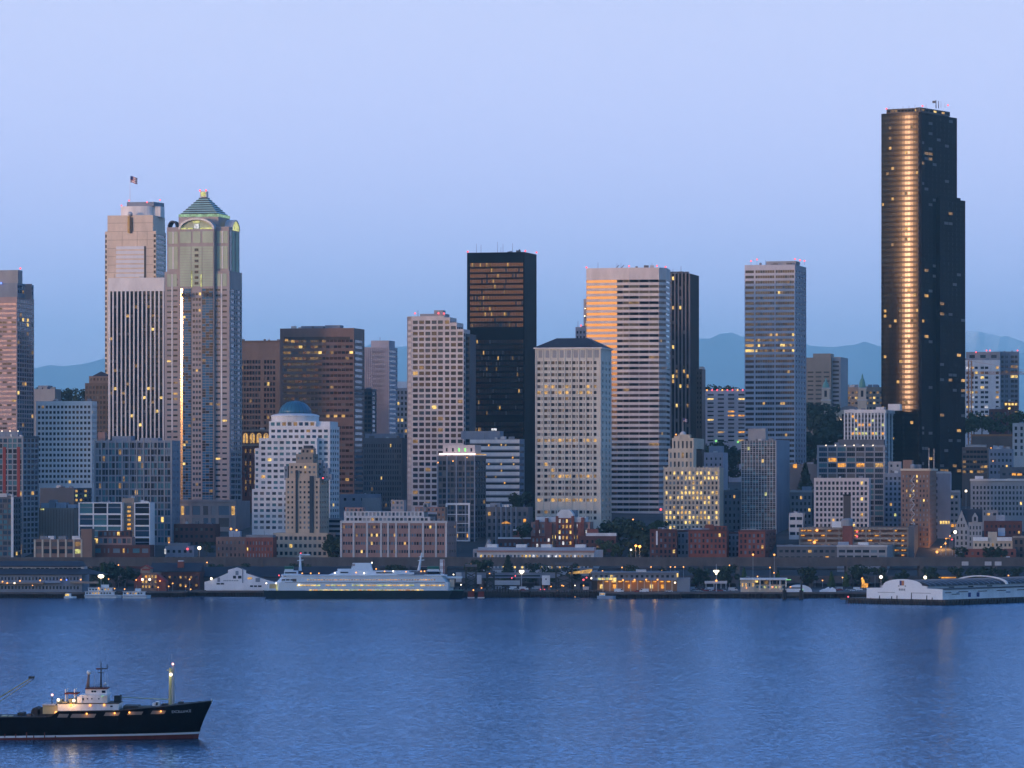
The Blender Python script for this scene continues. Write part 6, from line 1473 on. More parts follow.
for i, (a, c, y0) in enumerate(((446, 462, 588), (455, 463, 590), (485, 520, 590), (497, 508, 586.5), (556, 572, 590), (574, 596, 590), (530, 552, 591))):
    Yd = 2994 + i * 1.5; t = th('dolphin', 'cluster of dark timber fender piles at the ferry slip', 'piles', (a + c) / 2, Yd, 0, group='dark fender pile clusters at the ferry slip'); s = Yd / F; n = max(4, int((c - a) / 2.2)); w = (c - a) / 2 * s
    for k in range(n): MB().tube((-w + 2 * w * k / (n - 1), (k % 2) * 1.2, -1.5), (-w + 2 * w * k / (n - 1) + .2, (k % 2) * 1.2 + .3, zat(y0 + (k * 7 % 5) * .35, Yd)), .5, .45, 6).build('pile', 'pile_wood', t)
    MB().box(-w, w, -.7, -.4, 2, 2.8).build('waler', 'gear_dark', t)
# lit canopy
t = th('canopy', 'sloping canopy glowing yellow underneath above the ferry slip', 'canopy', 580, 3060, 4)
mb = MB(); s = 3060 / F; o = t.location
mb.extrude([((568 - 512) * s - o.x, zat(574, 3060) - o.z), ((592 - 512) * s - o.x, zat(573.2, 3060) - o.z), ((592 - 512) * s - o.x, zat(569.2, 3060) - o.z), ((570 - 512) * s - o.x, zat(572.4, 3060) - o.z)], 0, 6)
mb.build('soffit', 'lit_warm', t); blk(t, 'roof', 'roof_grey', 569, 593, 568.2, 569.1, 3059.5, 7); blk(t, 'post', 'dark_grey', 570, 571, 574, 588.5, 3062, 1); blk(t, 'post', 'dark_grey', 590, 591, 573.4, 588.5, 3062, 1)
# slip with gantry and lights
t = th('ferry_slip', 'cluttered ferry loading ramp with cabins and coloured lamps', 'ferry slip', 585, 3012, 4.4)
blk(t, 'apron', 'deck_wood', 553, 597, 589.8, 591.6, 3008, 12); blk(t, 'cabin', 'dark_grey', 574, 580, 583, 590, 3014, 5); blk(t, 'cabin', 'pale_stone', 583, 589, 586.6, 590, 3010, 4); blk(t, 'gantry', 'gear_dark', 572, 596, 580, 581.4, 3016, 2)
for px in (572.6, 584, 595.4): blk(t, 'gantry_leg', 'gear_dark', px - .6, px + .6, 581, 591, 3016, 1.4)
blk(t, 'side_wall', 'gear_dark', 592, 597, 579.5, 596, 3013, 9)
for px, py, m_, r_ in ((583.5, 579.8, 'lamp_red', .7), (586.5, 577.6, 'lamp_red', .55), (591.5, 578.2, 'lamp_white', .6), (575, 585.5, 'lamp_white', .35), (584, 593.8, 'lamp_orange', .55), (583.5, 585.6, 'lamp_orange', .5), (562, 585.5, 'lamp_orange', .5), (563.5, 586, 'lamp_orange', .4), (551, 586.5, 'lamp_orange', .45), (540.5, 589.4, 'lamp_red', .35), (544.5, 589.4, 'lamp_red', .35), (575, 597, 'lamp_orange', .35), (557, 590.5, 'lamp_orange', .3), (581.5, 597, 'lamp_white', .3)): ball(t, px, py, 3006, m_, r_)
# terminal with orange lit arcade
b = B('ferry_terminal', 'long low terminal with a grey upper wall over an orange lit arcade', 592, 677, 573.5, 3000, 3, D=26, cat='terminal', base=3.8)
b.vol(592, 677, 573.5, 580.4, m='blue_grey', part='upper_wall', front=dict(p=7, nx=16, wf=.5, hf=.36, top=1.6, glass=['glass_slate', 'glass_navy'], lit=.02))
b.pbox('roof', 'roof_grey', 590.5, 678.5, 572.2, 573.6, f=-1.5, D=28)
b.box('back_wall', 'arcade_wall', b.lx(597), -.2, 7, 24, 0, b.z(580.4)); b.box('arcade_floor', 'viaduct_concrete', -b.W, 0, .2, 7, 0, .3)
for i in range(11): px = 603 + i * 6.9; b.pbox('column', 'cream_stone', px - .45, px + .45, 580.4, 592, f=.2, D=.6)
for i in range(10): b.pone('ceiling_light', 'lit_orange', 604.5 + i * 6.9, 608.2 + i * 6.9, 581.0, 582.2, f=4, D=1.2)
for i, px in enumerate((600, 613, 628, 650, 661)): b.pone('window', 'lit_orange' if i % 3 else 'lit_yellow', px, px + 3, 584.5, 588.5, f=6.8, D=.3)
b.vol(597, 617, 577.6, 580.4, f=-.6, D=2, m='pale_stone', part='lit_bay', front=dict(p=3, nx=5, wf=.8, hf=.7, top=.3, glass=['lit_lime', 'lit_warm', 'lit_yellow']))
b.vol(612.5, 616, 577.8, 582.5, f=-2, D=2, m='lit_yellow', part='lit_sign'); b.vol(636, 646, 569.6, 572.4, f=8, D=5, m='pale_stone', part='rooftop_unit')
b.vol(677, 690, 578, None, f=3, D=14, m='blue_grey', part='annex')
for px, py in ((623, 580.3), (634.6, 580), (646.2, 579.8), (657.6, 579.7), (675, 582.6)): b.light(px, py, -1.2, m='lamp_orange' if px < 670 else 'lamp_white', r=.6, name='wall_lamp')
b.pone('lit_post', 'lit_yellow', 676.8, 678.2, 573.3, 577.3, f=-1.8, D=.6)
b.done()
def plight(px, py, Y, col, e, r=.6):
    l_ = bpy.data.lights.new('lamp_light', 'POINT'); l_.energy = e; l_.color = col; l_.shadow_soft_size = r
    o = link('lamp_light', l_); o.location = at(px, py, Y); return o
OR = (1.0, .48, .12); WM = (1.0, .74, .42)
for px in (610, 632, 655): plight(px, 583, 3003, (1, .36, .06), 70, 1.0)
# fishing tender beside terminal
t = th('workboat', 'small pale blue workboat moored in front of the orange lit arcade', 'boat', 606, 2966, 0)
s = 2966 / F
MB().prism([(-6, -1.2), (4.5, -1.6), (6.6, 0), (4.5, 1.6), (-6, 1.2)], -.3, 1.9).build('hull', 'blue_roof', t); MB().box(-4.6, -.6, -1, 1, 1.9, 4.1).build('cabin', 'ferry_white', t); MB().box(-4.2, -1, -1.1, -.95, 2.8, 3.6).build('cabin_window', 'lit_warm', t)

# canopy shelter with lit sign pole
t = th('shelter', 'small flat-roofed shelter on the wharf under a tall bright sign', 'shelter', 716, 3010)
blk(t, 'roof', 'pale_stone', 705, 727, 581.2, 583.6, 3010, 6)
for px in (706, 714, 721, 726): blk(t, 'post', 'steel', px - .35, px + .35, 583.6, 588.6, 3010.5, .6)
t = th('sign', 'tall lit sign pole with a bright Y-shaped head above the wharf shelter', 'sign', 716.3, 3008)
s = 3008 / F; o = t.location
MB().tube((0, 0, 0), (0, 0, zat(564, 3008) - 3.8), .3, .15, 6).build('pole', 'steel', t)
zz = zat(574.6, 3008) - 3.8
mb = MB(); mb.extrude([(-.5, zz), (.5, zz), (.7, zz + 1.2), (1.9, zz + 2.1), (1.9, zz + 3), (-1.9, zz + 3), (-1.9, zz + 2.1), (-.7, zz + 1.2)], -.4, .4); mb.build('sign_head', 'lamp_white', t)
MB().ball((0, -.4, zat(580.7, 3008) - 3.8), .75).build('lamp', 'lamp_orange', t)
t = th('sign', 'bright white V-shaped lit sign above the ferry holding lanes', 'sign', 521.6, 3044, 4.4)
MB().tube((0, 0, 0), (0, 0, zat(574, 3044) - 4.4), .25, seg=6).build('pole', 'steel', t); zz = zat(574, 3044) - 4.4
MB().extrude([(-.3, zz), (.3, zz), (1.8, zz + 1.8), (1.6, zz + 2.6), (-1.6, zz + 2.6), (-1.8, zz + 1.8)], -.4, .4).build('sign_head', 'lamp_white', t)
# ticket building
b = B('ticket_building', 'low white ticket building with an overhanging flat roof and lit windows', 741, 751, 579.5, 2996, 3, x1=None, D=12, cat='building', base=3.8)
b.vol(740.5, 755, 580, None, m='cream_stone', front=dict(p=9, nx=4, wf=.4, hf=.4, top=3, glass=['glass_pale', 'lit_warm', 'glass_slate'], lit=.3))
b.vol(755, 786, 585, None, f=1.5, D=10, m='cream_stone', part='counter_wall', front=dict(p=6, nx=8, wf=.6, hf=.36, top=1.0, glass=['glass_teal', 'lit_lime', 'glass_slate', 'lit_warm']))
b.vol(755, 786, 580, 585, f=4, D=7, m='tan_wall', part='upper_wall', front=dict(p=5, nx=7, wf=.8, hf=.7, top=.6, glass=['glass_slate', 'lit_dim', 'glass_navy']))
b.pbox('roof', 'white_paint', 740, 787.5, 578.2, 580, f=-1.2, D=14)
for px in (760, 770, 780, 786): b.pbox('post', 'white_paint', px - .4, px + .4, 580, 590, f=-.6, D=.5)
b.pone('lit_sign', 'lit_yellow', 755, 758, 580.5, 582.5, f=-1.4, D=.3); b.light(772.5, 587, -1.2, m='lamp_red', r=.5, name='tail_lamp'); b.light(746.5, 588, -1, m='lamp_orange', r=.4, name='wall_lamp'); b.pone('green_edge', 'lamp_green', 786, 791, 579.4, 580, f=-1.3, D=.3); b.done()
# tent
t = th('tent', 'long white arched event tent beside the ticket building', 'tent', 799.5, 2992); s = 2992 / F
prof = [(math.cos(math.pi * i / 12) * 8.6 * (1 if i < 6 else 1), math.sin(math.pi * i / 12) ** .8 * 4.9) for i in range(13)]
MB().extrude(prof, 0, 9).build('canopy', 'tent_white', t)
MB().ball((-6.2, -.6, 3.4), .5).build('lamp', 'lamp_orange', t); MB().ball((2, -.5, 1.6), .35).build('lamp', 'lamp_green', t)
t = th('tent', 'small peaked white marquee at the right of the wharf', 'tent', 828, 2996)
MB().extrude([(-5.4, 0), (5.4, 0), (5.4, 1.6), (3.4, 3.0), (1.4, 2.2), (0.6, 3.3), (-1.6, 2.0), (-3.6, 1.6), (-5.4, .8)], 0, 6).build('canopy', 'tent_white', t)
t = th('dock_gate', 'dark timber landing frame standing in the water before the white tent', 'dock', 793, 2955, 0); s = 2955 / F
for px in (784.5, 801.5):
    x = (px - 793) * s
    for k in range(4): MB().tube((x + (k % 2) * 1.6 - .8, (k // 2) * 1.6, -1.5), (x + (k % 2) * 1.4 - .7, (k // 2) * 1.5, zat(590 + k * .4, 2955)), .75, .65, 7).build('pile', 'pile_wood', t)
    MB().box(x - .6, x + .6, .2, 1.4, 2, zat(585.5 if px < 790 else 581, 2955)).build('post', 'gear_dark', t)
MB().box((784.5 - 793) * s, (801.5 - 793) * s, .3, 1.2, zat(588.6, 2955), zat(587.4, 2955)).build('cross_beam', 'gear_dark', t); MB().box((786 - 793) * s, (800 - 793) * s, 1.4, 8, 2.2, zat(592.4, 2955)).build('ramp', 'deck_wood', t)

# ================================================================== white arch-fronted pier shed at right
PS = thing('pier_shed', 'big white pier shed with an arched false front and a dark ribbed roof', 'pier shed', ((943 - 512) * 2822 / F, 2822, 3.2), -R(40))
sp = 2822 / F; hx, hy = math.cos(R(40)), math.sin(R(40))
PO = Vector((PS.location.x, PS.location.y))
def hitl(px, d):
    k = (px - 512) / F; return (k * PO.y - PO.x) / (d.x - k * d.y)
ex, ey = Vector((hx, -hy)), Vector((hy, hx))
WL = -hitl(867, ex); DL = 150.0
PZ = lambda py: zat(py, 2830) - 3.2
# front outline from the photo's proportions
fr = [(0, 0), (1, 0), (1, .52), (.79, .55), (.79, .66), (.73, .68)] + [(.475 + .255 * math.cos(math.pi * i / 12) , .68 + .32 * math.sin(math.pi * i / 12)) for i in range(1, 12)] + [(.22, .68), (.21, .66), (.21, .55), (0, .52)]
HT = PZ(579.5)
MB().extrude([(-WL + a * WL, c * HT) for a, c in fr], -.5, .0).build('front_wall', 'bright_white', PS)
for z_ in (.30,):
    for a0, a1 in ((.15, .38), (.6, .85)): MB().box(-WL + a0 * WL, -WL + a1 * WL, -.6, -.5, z_ * HT, z_ * HT + .3).build('trim_line', 'blind_grey', PS)
sx0 = -WL * .53
MB().box(sx0 - 1.7, sx0 - .1, -.75, -.5, HT * .68, HT * .92).build('emblem', 'flag_blue', PS); MB().box(sx0 - .1, sx0 + 1.6, -.78, -.5, HT * .68, HT * .92).build('emblem', 'crane_orange', PS)
for i in range(4): MB().box(sx0 - 2.4 + i * 1.3, sx0 - 1.5 + i * 1.3, -.6, -.5, HT * .42, HT * .52).build('lettering', 'blind_grey', PS)
for a in (-2.6, 2.6): MB().box(sx0 + a - .5, sx0 + a + .5, -.6, -.5, HT * .62, HT * .68).build('plaque', 'blind_grey', PS)
hs_ = HT * .50; hi_ = HT * .62
MB().box(-WL + .4, -.2, 0, DL, 0, hs_).build('side_wall', 'pier_white', PS)
MB().box(-WL * .82, -WL * .2, 0, DL, hs_, HT * .66).build('clerestory', 'pale_stone', PS)
arc = [(-WL * .5 + WL * .31 * math.cos(math.pi * i / 12), HT * .66 + HT * .27 * math.sin(math.pi * i / 12)) for i in range(13)]
MB().extrude(arc, .05, DL).build('roof', 'slate_roof', PS)
arc2 = [(-WL * .5 + WL * .315 * math.cos(math.pi * i / 12), HT * .66 + HT * .29 * math.sin(math.pi * i / 12)) for i in range(13)]
rm_ = MB()
for k in range(24): rm_.extrude(arc2, 2 + k * 6.2, 2.5 + k * 6.2)
rm_.build('roof_rib', 'blue_grey', PS)
MB().box(-WL * .21, .4, 0, DL, hs_, hs_ + .35).build('lean_to_roof', 'slate_roof', PS)
arc3 = [(-WL * .5 + WL * .36 * math.cos(math.pi * i / 14), HT * .66 + HT * .42 * math.sin(math.pi * i / 14)) for i in range(15)]; arc4 = [(-WL * .5 + WL * .335 * math.cos(math.pi * i / 14), HT * .62 + HT * .40 * math.sin(math.pi * i / 14)) for i in range(15)]
d2 = hitl(1003, ey)
MB().extrude(arc3 + arc4[::-1], d2 + 18, d2 + 19).build('fire_wall', 'white_paint', PS)
rr = random.Random(12)
for k, (u, w_, z0, z1, m_) in enumerate([(.02, 7, .66, .74, 'dark_brown'), (.16, 11, .70, .78, 'dark_brown'), (.36, 11, .70, .78, 'dark_brown'), (.56, 11, .70, .78, 'dark_brown'), (.78, 11, .70, .78, 'dark_brown'), (.09, 9, .48, .54, 'gear_dark'), (.26, 3, .18, .62, 'flag_blue'), (.35, 3, .18, .62, 'flag_blue'), (.66, 5, .48, .62, 'blue_roof'), (.14, 3, .56, .7, 'blue_roof')]):
    MB().box(.0, .12, u * 110, u * 110 + w_, z0 * hs_, z1 * hs_).build('door' if m_ == 'flag_blue' else 'vent_strip', m_, PS)
for u in (.22, .42, .62): MB().box(-WL * .2, -WL * .2 + .12, u * 110, u * 110 + 6, hs_ + .6, hs_ + 1.4).build('clerestory_window', 'glass_navy', PS)
t = thing('pier', 'weathered timber pier apron with pilings under the arch-fronted white shed', 'pier', (PO.x, PO.y, 0), -R(40))
MB().box(-WL - 17, 6, -6, DL + 4, 2.0, 3.2).build('deck', 'deck_wood', t)
MB().box(-WL - 11.6, 5.6, -5.4, DL, -1, 2.0).build('cribbing', 'pile_wood', t)
piles(t, -WL - 12, 6, -6.2, 38, 3.4, .4)
for i in range(40): link('piling', pile_mesh[(3.4, .4)], t, (6.3, -4 + i * 3.6, 0))
for a in (.12, .24, .4, .47, .66, .86, .93): MB().tube((-WL + a * WL, -6.4, -1), (-WL + a * WL + .2, -6.4, 5.6 + 2 * math.sin(a * 40)), .38, .3, 6).build('mooring_post', 'pile_wood', t)
MB().ball((-WL - 11, -5.6, 4.0), .5).build('lamp', 'lamp_red', t)

# ================================================================== excursion boats
def excursion(label, a, c, yt, Y, decks, lit):
    s = Y / F; w = (c - a) * s; r = thing('excursion_boat', label, 'boat', ((a + c) / 2 * s - 512 * s, Y, 0)); hw = w / 2
    mb = MB(); lo = [(-hw + .6, -2.2), (hw * .7, -2.6), (hw * .96, 0), (hw * .7, 2.6), (-hw + .6, 2.2)]; hi = [(-hw, -2.6), (hw * .72, -3), (hw, 0), (hw * .72, 3), (-hw, 2.6)]
    mb.v = [(x, y, -.4) for x, y in lo] + [(x, y, 2.2) for x, y in hi]; mb.f = [(i, (i + 1) % 5, 5 + (i + 1) % 5, 5 + i) for i in range(5)] + [(5, 6, 7, 8, 9), (4, 3, 2, 1, 0)]; mb.m = [0] * 7
    mb.build('hull', 'ferry_white', r); MB().box(-hw * .98, hw * .78, -3.06, -2.9, 1.5, 1.75).build('rubbing_strake', 'flag_blue', r)
    H = zat(yt, Y)
    for d in range(decks):
        z0 = 2.2 + d * 2.5; e = hw * (.95 - d * .16)
        MB().box(-e, e * .62, -2.3, 2.3, z0, z0 + 2.2).build('deck_house', 'ferry_white', r); MB().box(-e - .4, e * .7, -2.7, 2.7, z0 + 2.2, z0 + 2.5).build('deck_roof', 'pale_stone', r)
        n = max(3, int(e * 1.5 / 1.9))
        for i in range(n):
            x = -e + .8 + (e * 1.55 - 1.2) * i / n
            MB().box(x, x + 1.1, -2.45, -2.28, z0 + .7, z0 + 1.7).build('window', rr.choice(['glass_navy', 'glass_slate', 'lit_warm'] if lit else ['glass_navy', 'glass_slate', 'blind_grey']), r)
    z0 = 2.2 + decks * 2.5; MB().box(-hw * .1, hw * .3, -1.4, 1.4, z0, z0 + 1.9).build('wheelhouse', 'ferry_white', r); MB().tube((0, 0, z0), (0, 0, z0 + 4), .14, .08, 5).build('mast', 'steel', r)
    for px, py in lit: MB().ball((px * s - 512 * s - r.location.x, -3, zat(py, Y)), .45).build('deck_lamp', 'lamp_orange', r)
    return r
excursion('white two-deck excursion boat moored by the bright oval sign', 84.5, 122, 579, 2980, 2, ((99, 588), (115, 588.5), (109, 579)))
excursion('smaller white tour boat with a lit round stern in front of the red restaurant', 122.5, 151, 582, 2976, 1, ((125, 589),))
t = th('motor_launch', 'small launch glowing yellow at the end of the left pier', 'boat', 70, 2980, 0)
MB().prism([(-4, -1.1), (2.6, -1.3), (4.4, 0), (2.6, 1.3), (-4, 1.1)], -.3, 1.2).build('hull', 'ferry_white', t); MB().box(-3, .8, -.9, .9, 1.2, 3.2).build('cabin', 'ferry_white', t); MB().box(-3.2, -.6, -1.05, -.9, 1.6, 2.9).build('cabin_window', 'lit_yellow', t)

# ================================================================== cargo ship in the foreground
SY = 1354.0; ss = SY / F
SH = thing('cargo_ship', 'black-hulled cargo ship with white wheelhouse, yellow foremast and lit deck lamps', 'ship', ((60 - 512) * ss, SY + 9, 0))
def hx_(px): return (px - 60) * ss
def hz_(py): return zat(py, SY)
STERN = -165
def stem_px(z): u = max(0, min(1, z / 11.4)); return 196.2 + 14.3 * u ** 1.35
def deck_z(px): 
    pts_ = [(-170, 8.8), (-60, 7.1), (0, 6.8), (53, 6.9), (56.5, 8.6), (60, 8.6), (120, 8.9), (165, 10.1), (211, 11.6)]
    for (a, za), (c, zc) in zip(pts_, pts_[1:]):
        if px <= c: return za + (zc - za) * (px - a) / (c - a)
    return 11.6
def hb(u, z):
    k = max(0, min(1, z / 11)); p = 5 + 7 * k
    bw = 8.5 * (1 - max(0, u) ** p) ** .8 if u < 1 else 0
    return max(.05, bw * (1 if u > .12 else .55 + .45 * (u / .12) ** .5))
def skin(z0f, z1f, nz, off=0.0, ua=0.0, ub=1.0, nu=70):
    mb = MB(); rows = []
    for i in range(nu + 1):
        u = ua + (ub - ua) * i / nu; col = []
        px_g = STERN + u * (208 - STERN)
        for j in range(nz + 1):
            z0, z1 = z0f(px_g), z1f(px_g); z = z0 + (z1 - z0) * j / nz
            px = STERN + u * (stem_px(z) - STERN); col.append((hx_(px), hb(u, z) + off, z))
        rows.append(col)
    k = nz + 1
    for sgn in (-1, 1):
        n = len(mb.v)
        for col in rows: mb.v += [(x, y * sgn, z) for x, y, z in col]
        for i in range(nu):
            for j in range(nz):
                a = n + i * k + j; q = (a, a + k, a + k + 1, a + 1); mb.f.append(q if sgn < 0 else q[::-1]); mb.m.append(0)
    n = len(mb.v) // 2
    for i in range(nu):
        a, c = i * k + nz, (i + 1) * k + nz; mb.f.append((a, c, n + c, n + a)); mb.m.append(0)
    for j in range(nz): mb.f.append((j, j + 1, n + j + 1, n + j)); mb.m.append(0)
    return mb
zs = lambda px: 1.15 + max(0, px) / 200 * .85
skin(zs, deck_z, 8).build('hull', 'hull_black', SH)
skin(lambda px: zs(px) - .62, lambda px: zs(px), 1, .03).build('boot_stripe', 'white_paint', SH)
skin(lambda px: -1.5, lambda px: zs(px) - .62, 2, .0).build('boot_top', 'rust_red', SH)
skin(lambda px: deck_z(px), lambda px: deck_z(px) + .22, 1, .1).build('gunwale', 'gear_dark', SH)
for k, u in enumerate((.44, .47, .53, .55, .5, .58, .61)):
    px = STERN + u * (196 - STERN); MB().box(hx_(px) - .14, hx_(px) + .14, -8.56, -8.4, .7, 1.3 + (k % 3) * .5).build('rust_streak', 'rust_red', SH)
def side_patch(a, c, y0, y1, slant=1.0):
    mb = MB(); n = 8
    for i in range(n + 1):
        for (py, sl) in ((y1, -slant), (y0, slant)):
            px = a + (c - a) * i / n + sl; z = hz_(py); u = (px - STERN) / (stem_px(z) - STERN); mb.v.append((hx_(px), -hb(u, z) - .06, z))
            mb.v.append((hx_(px), -hb(u, z) + .3, z))
    for i in range(n): q = i * 4; mb.f.append((q, q + 4, q + 6, q + 2)); mb.m.append(0)
    return mb
for a, c, y0, y1, lpx, lpy in ((58, 68, 714, 717.6, None, None), (71, 95, 714, 717.8, 86.6, 713.8), (104.5, 119, 712.6, 716, 114.5, 713.2), (128, 142, 711.8, 715, 129.2, 712.6), (151, 164.5, 711, 714.4, 160.4, 711.6)):
    side_patch(a, c, y0, y1).build('deck_opening', 'tan_wall', SH)
    if lpx:
        z = hz_(lpy); u = (lpx - STERN) / (stem_px(z) - STERN); yb_ = hb(u, z)
        MB().ball((hx_(lpx), -yb_ - .3, z), .3).build('deck_lamp', 'lamp_orange', SH)
        l_ = bpy.data.lights.new('lamp_light', 'POINT'); l_.energy = 5; l_.color = OR; l_.shadow_soft_size = .3
        o = link('lamp_light', l_, SH, (hx_(lpx), -yb_ - 1.0, z - .2))
def sb(name, m_, a, c, y0, y1, ya=-5.5, yb=5.5): return MB().box(hx_(a), hx_(c), ya, yb, hz_(y1), hz_(y0)).build(name, m_, SH)
sb('deckhouse', 'ship_white', 57, 118, 704.2, 713, -6.8, 6.8); sb('deckhouse_roof', 'gear_dark', 56.6, 118.4, 703.6, 704.2, -7, 7)
sb('cabin_block', 'ship_white', 78, 106, 695.8, 703.7, -5, 5); sb('wing_block', 'ship_white', 76, 81, 697.5, 703.7, -5.4, 4); sb('bridge', 'ship_white', 84, 105.5, 689.8, 695.6, -4.4, 4.4); sb('bridge_roof', 'rust_red', 83.4, 106, 689.0, 689.8, -4.8, 4.8)
sb('bridge_wing', 'ship_white', 101, 106.5, 695, 696.6, -7.5, 7.5)
for a, c, y0, y1, yy in ((90, 92.1, 691.4, 693, -4.5), (92.6, 94.7, 691.4, 693, -4.5), (100.4, 104, 691.2, 693.6, -4.5), (81, 82.6, 698.8, 701, -5.1), (85.6, 86.8, 698.8, 700, -5.1), (90, 91.2, 698.8, 700, -5.1), (97, 98.2, 698.8, 700, -5.1), (109.5, 112, 706, 707.4, -6.9)): sb('window', 'glass_navy', a, c, y0, y1, yy, yy + .2)
sb('navigation_lamp', 'lamp_green', 101.2, 102.2, 696.2, 697, -7.8, -7.5)
for px, py in ((89.6, 705.6), (103.6, 705.2)): MB().ball((hx_(px), -7.2, hz_(py)), .36).build('deck_lamp', 'lamp_orange', SH)
# masts
mb = MB(); mb.tube((hx_(98.3), 0, hz_(689)), (hx_(98.3), 0, hz_(662.6)), .34, .14, 6); mb.tube((hx_(94), 0, hz_(670.4)), (hx_(105), 0, hz_(669.6)), .16, .16, 5); mb.tube((hx_(104.6), 0, hz_(670)), (hx_(104.6), 0, hz_(666)), .12, .12, 5); mb.tube((hx_(95), 0, hz_(674)), (hx_(102), 0, hz_(674)), .12, .12, 5); mb.build('radar_mast', 'gear_dark', SH)
MB().box(hx_(93.6), hx_(97.4), -.3, .3, hz_(670.8), hz_(669.4)).build('radar_scanner', 'rust_red', SH); mb = MB().tube((hx_(85), 0, hz_(689)), (hx_(86), 0, hz_(675.6)), .6, .3, 6); mb.build('dome_mast', 'brown_brick', SH); MB().ball((hx_(86), 0, hz_(673.8)), .72, 12, 8).build('radome', 'white_paint', SH, smooth=True)
MB().ball((hx_(103), -1, hz_(685)), .45).build('radome', 'white_paint', SH)
rl = MB()
for i in range(12): x = hx_(84 + i * 1.95); rl.tube((x, -4.4, hz_(689)), (x, -4.4, hz_(685.6)), .05, .05, 4)
rl.tube((hx_(84), -4.4, hz_(685.6)), (hx_(105.5), -4.4, hz_(685.6)), .05, .05, 4).tube((hx_(84), -4.4, hz_(687.3)), (hx_(105.5), -4.4, hz_(687.3)), .05, .05, 4); rl.build('railing', 'gear_dark', SH)
for px in (91.5, 100.5, 104.8): MB().tube((hx_(px), 1, hz_(689)), (hx_(px), 1, hz_(668 + (px % 7))), .06, .03, 4).build('whip_aerial', 'steel', SH)
# gantry and lit aft deck
mb = MB()
for px in (63.6, 72.6): mb.tube((hx_(px), -3, hz_(706)), (hx_(px), -3, hz_(690)), .22, .16, 6); mb.tube((hx_(px), 3, hz_(706)), (hx_(px), 3, hz_(690)), .22, .16, 6)
mb.build('gantry_post', 'ship_white', SH); sb('gantry_beam', 'rust_red', 62.4, 76, 693.8, 695.2, -3.4, 3.4)
sb('aft_house', 'ship_yellow', 41.5, 58, 706, 714.5, -5.6, 5.6); sb('aft_house_roof', 'pale_stone', 41, 54, 704.9, 706, -6, 6); sb('winch_house', 'ship_white', 56, 78, 704.5, 706, -6, 6); sb('ventilator', 'ship_yellow', 54.5, 60, 700.6, 705, -3, 3); sb('ventilator', 'ship_yellow', 67, 75, 699.8, 704.6, -4, 4); sb('arch', 'ship_yellow', 61, 66, 702.4, 706, -5, -4)
for px, py, m_, r_, e in ((57.6, 700.3, 'lamp_white', .45, 45), (73, 701, 'lamp_white', .45, 65), (55.3, 713, 'lamp_orange', .5, 9), (70, 705.4, 'lamp_orange', .6, 22)):
    MB().ball((hx_(px), -6.6, hz_(py)), r_).build('flood_lamp', m_, SH); l_ = bpy.data.lights.new('lamp_light', 'POINT'); l_.energy = e * .7; l_.color = (1, .52, .16); l_.shadow_soft_size = .5; link('lamp_light', l_, SH, (hx_(px), -8.6, hz_(py) + .2))
MB().tube((hx_(49.6), -2, hz_(714)), (hx_(49.6), -2, hz_(697)), .2, .14, 6).build('lamp_post', 'gear_dark', SH); MB().ball((hx_(49.8), -2, hz_(696)), .38).build('mast_lamp', 'lamp_pink', SH)
for px, r_ in ((34.5, 1.5), (41, 1.55), (48.5, 1.3)): MB().tube((hx_(px), -5.5, hz_(713)), (hx_(px), 4, hz_(713)), r_, r_, 14).build('net_drum', 'gear_dark', SH)
sb('cargo_box', 'gear_dark', 15.5, 22, 713.8, 718, -4, 3); sb('cargo_box', 'ship_yellow', 0, 5, 716.4, 718.6, -6, 0); sb('cargo_box', 'brown_brick', 25, 29, 715, 718, -5, 1); sb('cargo_box', 'ship_yellow', 7, 11, 716.6, 718.6, -6, -2)
sb('hatch', 'gear_dark', 122, 137, 706.6, 711, -5, 5); sb('hatch', 'ship_deck', 137, 150, 707.6, 710.6, -5, 5); sb('derrick_house', 'gear_dark', 112, 118.6, 697, 704, -2, 2); mb = MB().tube((hx_(112), 0, hz_(704)), (hx_(118.6), 0, hz_(696)), .2, .2, 5); mb.build('derrick_stay', 'gear_dark', SH)
# foremast pair and boom
MB().tube((hx_(168.2), -1, hz_(708)), (hx_(168.4), -1, hz_(669)), .52, .44, 8).build('foremast', 'ship_yellow', SH); MB().tube((hx_(170.6), 1, hz_(708)), (hx_(170.6), 1, hz_(667)), .5, .42, 8).build('foremast', 'pale_stone', SH)
sb('crosstree', 'ship_yellow', 164.6, 171.4, 671, 671.8, -.4, .4); MB().tube((hx_(169.6), 0, hz_(667)), (hx_(169.6), 0, hz_(655)), .07, .04, 4).build('whip_aerial', 'steel', SH)
MB().ball((hx_(170.6), 0, hz_(665.2)), .38).build('mast_lamp', 'lamp_pink', SH); MB().ball((hx_(169), -1.6, hz_(675.6)), .5).build('mast_lamp', 'lamp_white', SH)
l_ = bpy.data.lights.new('lamp_light', 'POINT'); l_.energy = 16; l_.color = (.95, 1, .35); l_.shadow_soft_size = .4; link('lamp_light', l_, SH, (hx_(167), -3.6, hz_(678)))
MB().tube((hx_(167), -.6, hz_(700.8)), (hx_(118), -.6, hz_(698.6)), .22, .14, 6).build('boom', 'green_panel', SH)
sb('windlass', 'ship_white', 153.6, 157.6, 703, 707.4, -2, 2); sb('windlass', 'ship_white', 150.4, 153, 704.4, 707.2, -2, 2); sb('windlass_drum', 'gear_dark', 154, 156, 703.4, 706.4, -2.2, -2); sb('winch', 'gear_dark', 176.5, 181.5, 703.2, 706, -2, 2); sb('bitts', 'gear_dark', 189, 191, 703.4, 705, -1, 1); sb('bitts', 'gear_dark', 196.6, 198.2, 702.6, 704.4, -1, 1); sb('deck_gear', 'gear_dark', 160, 166, 705, 708, -3, 3)
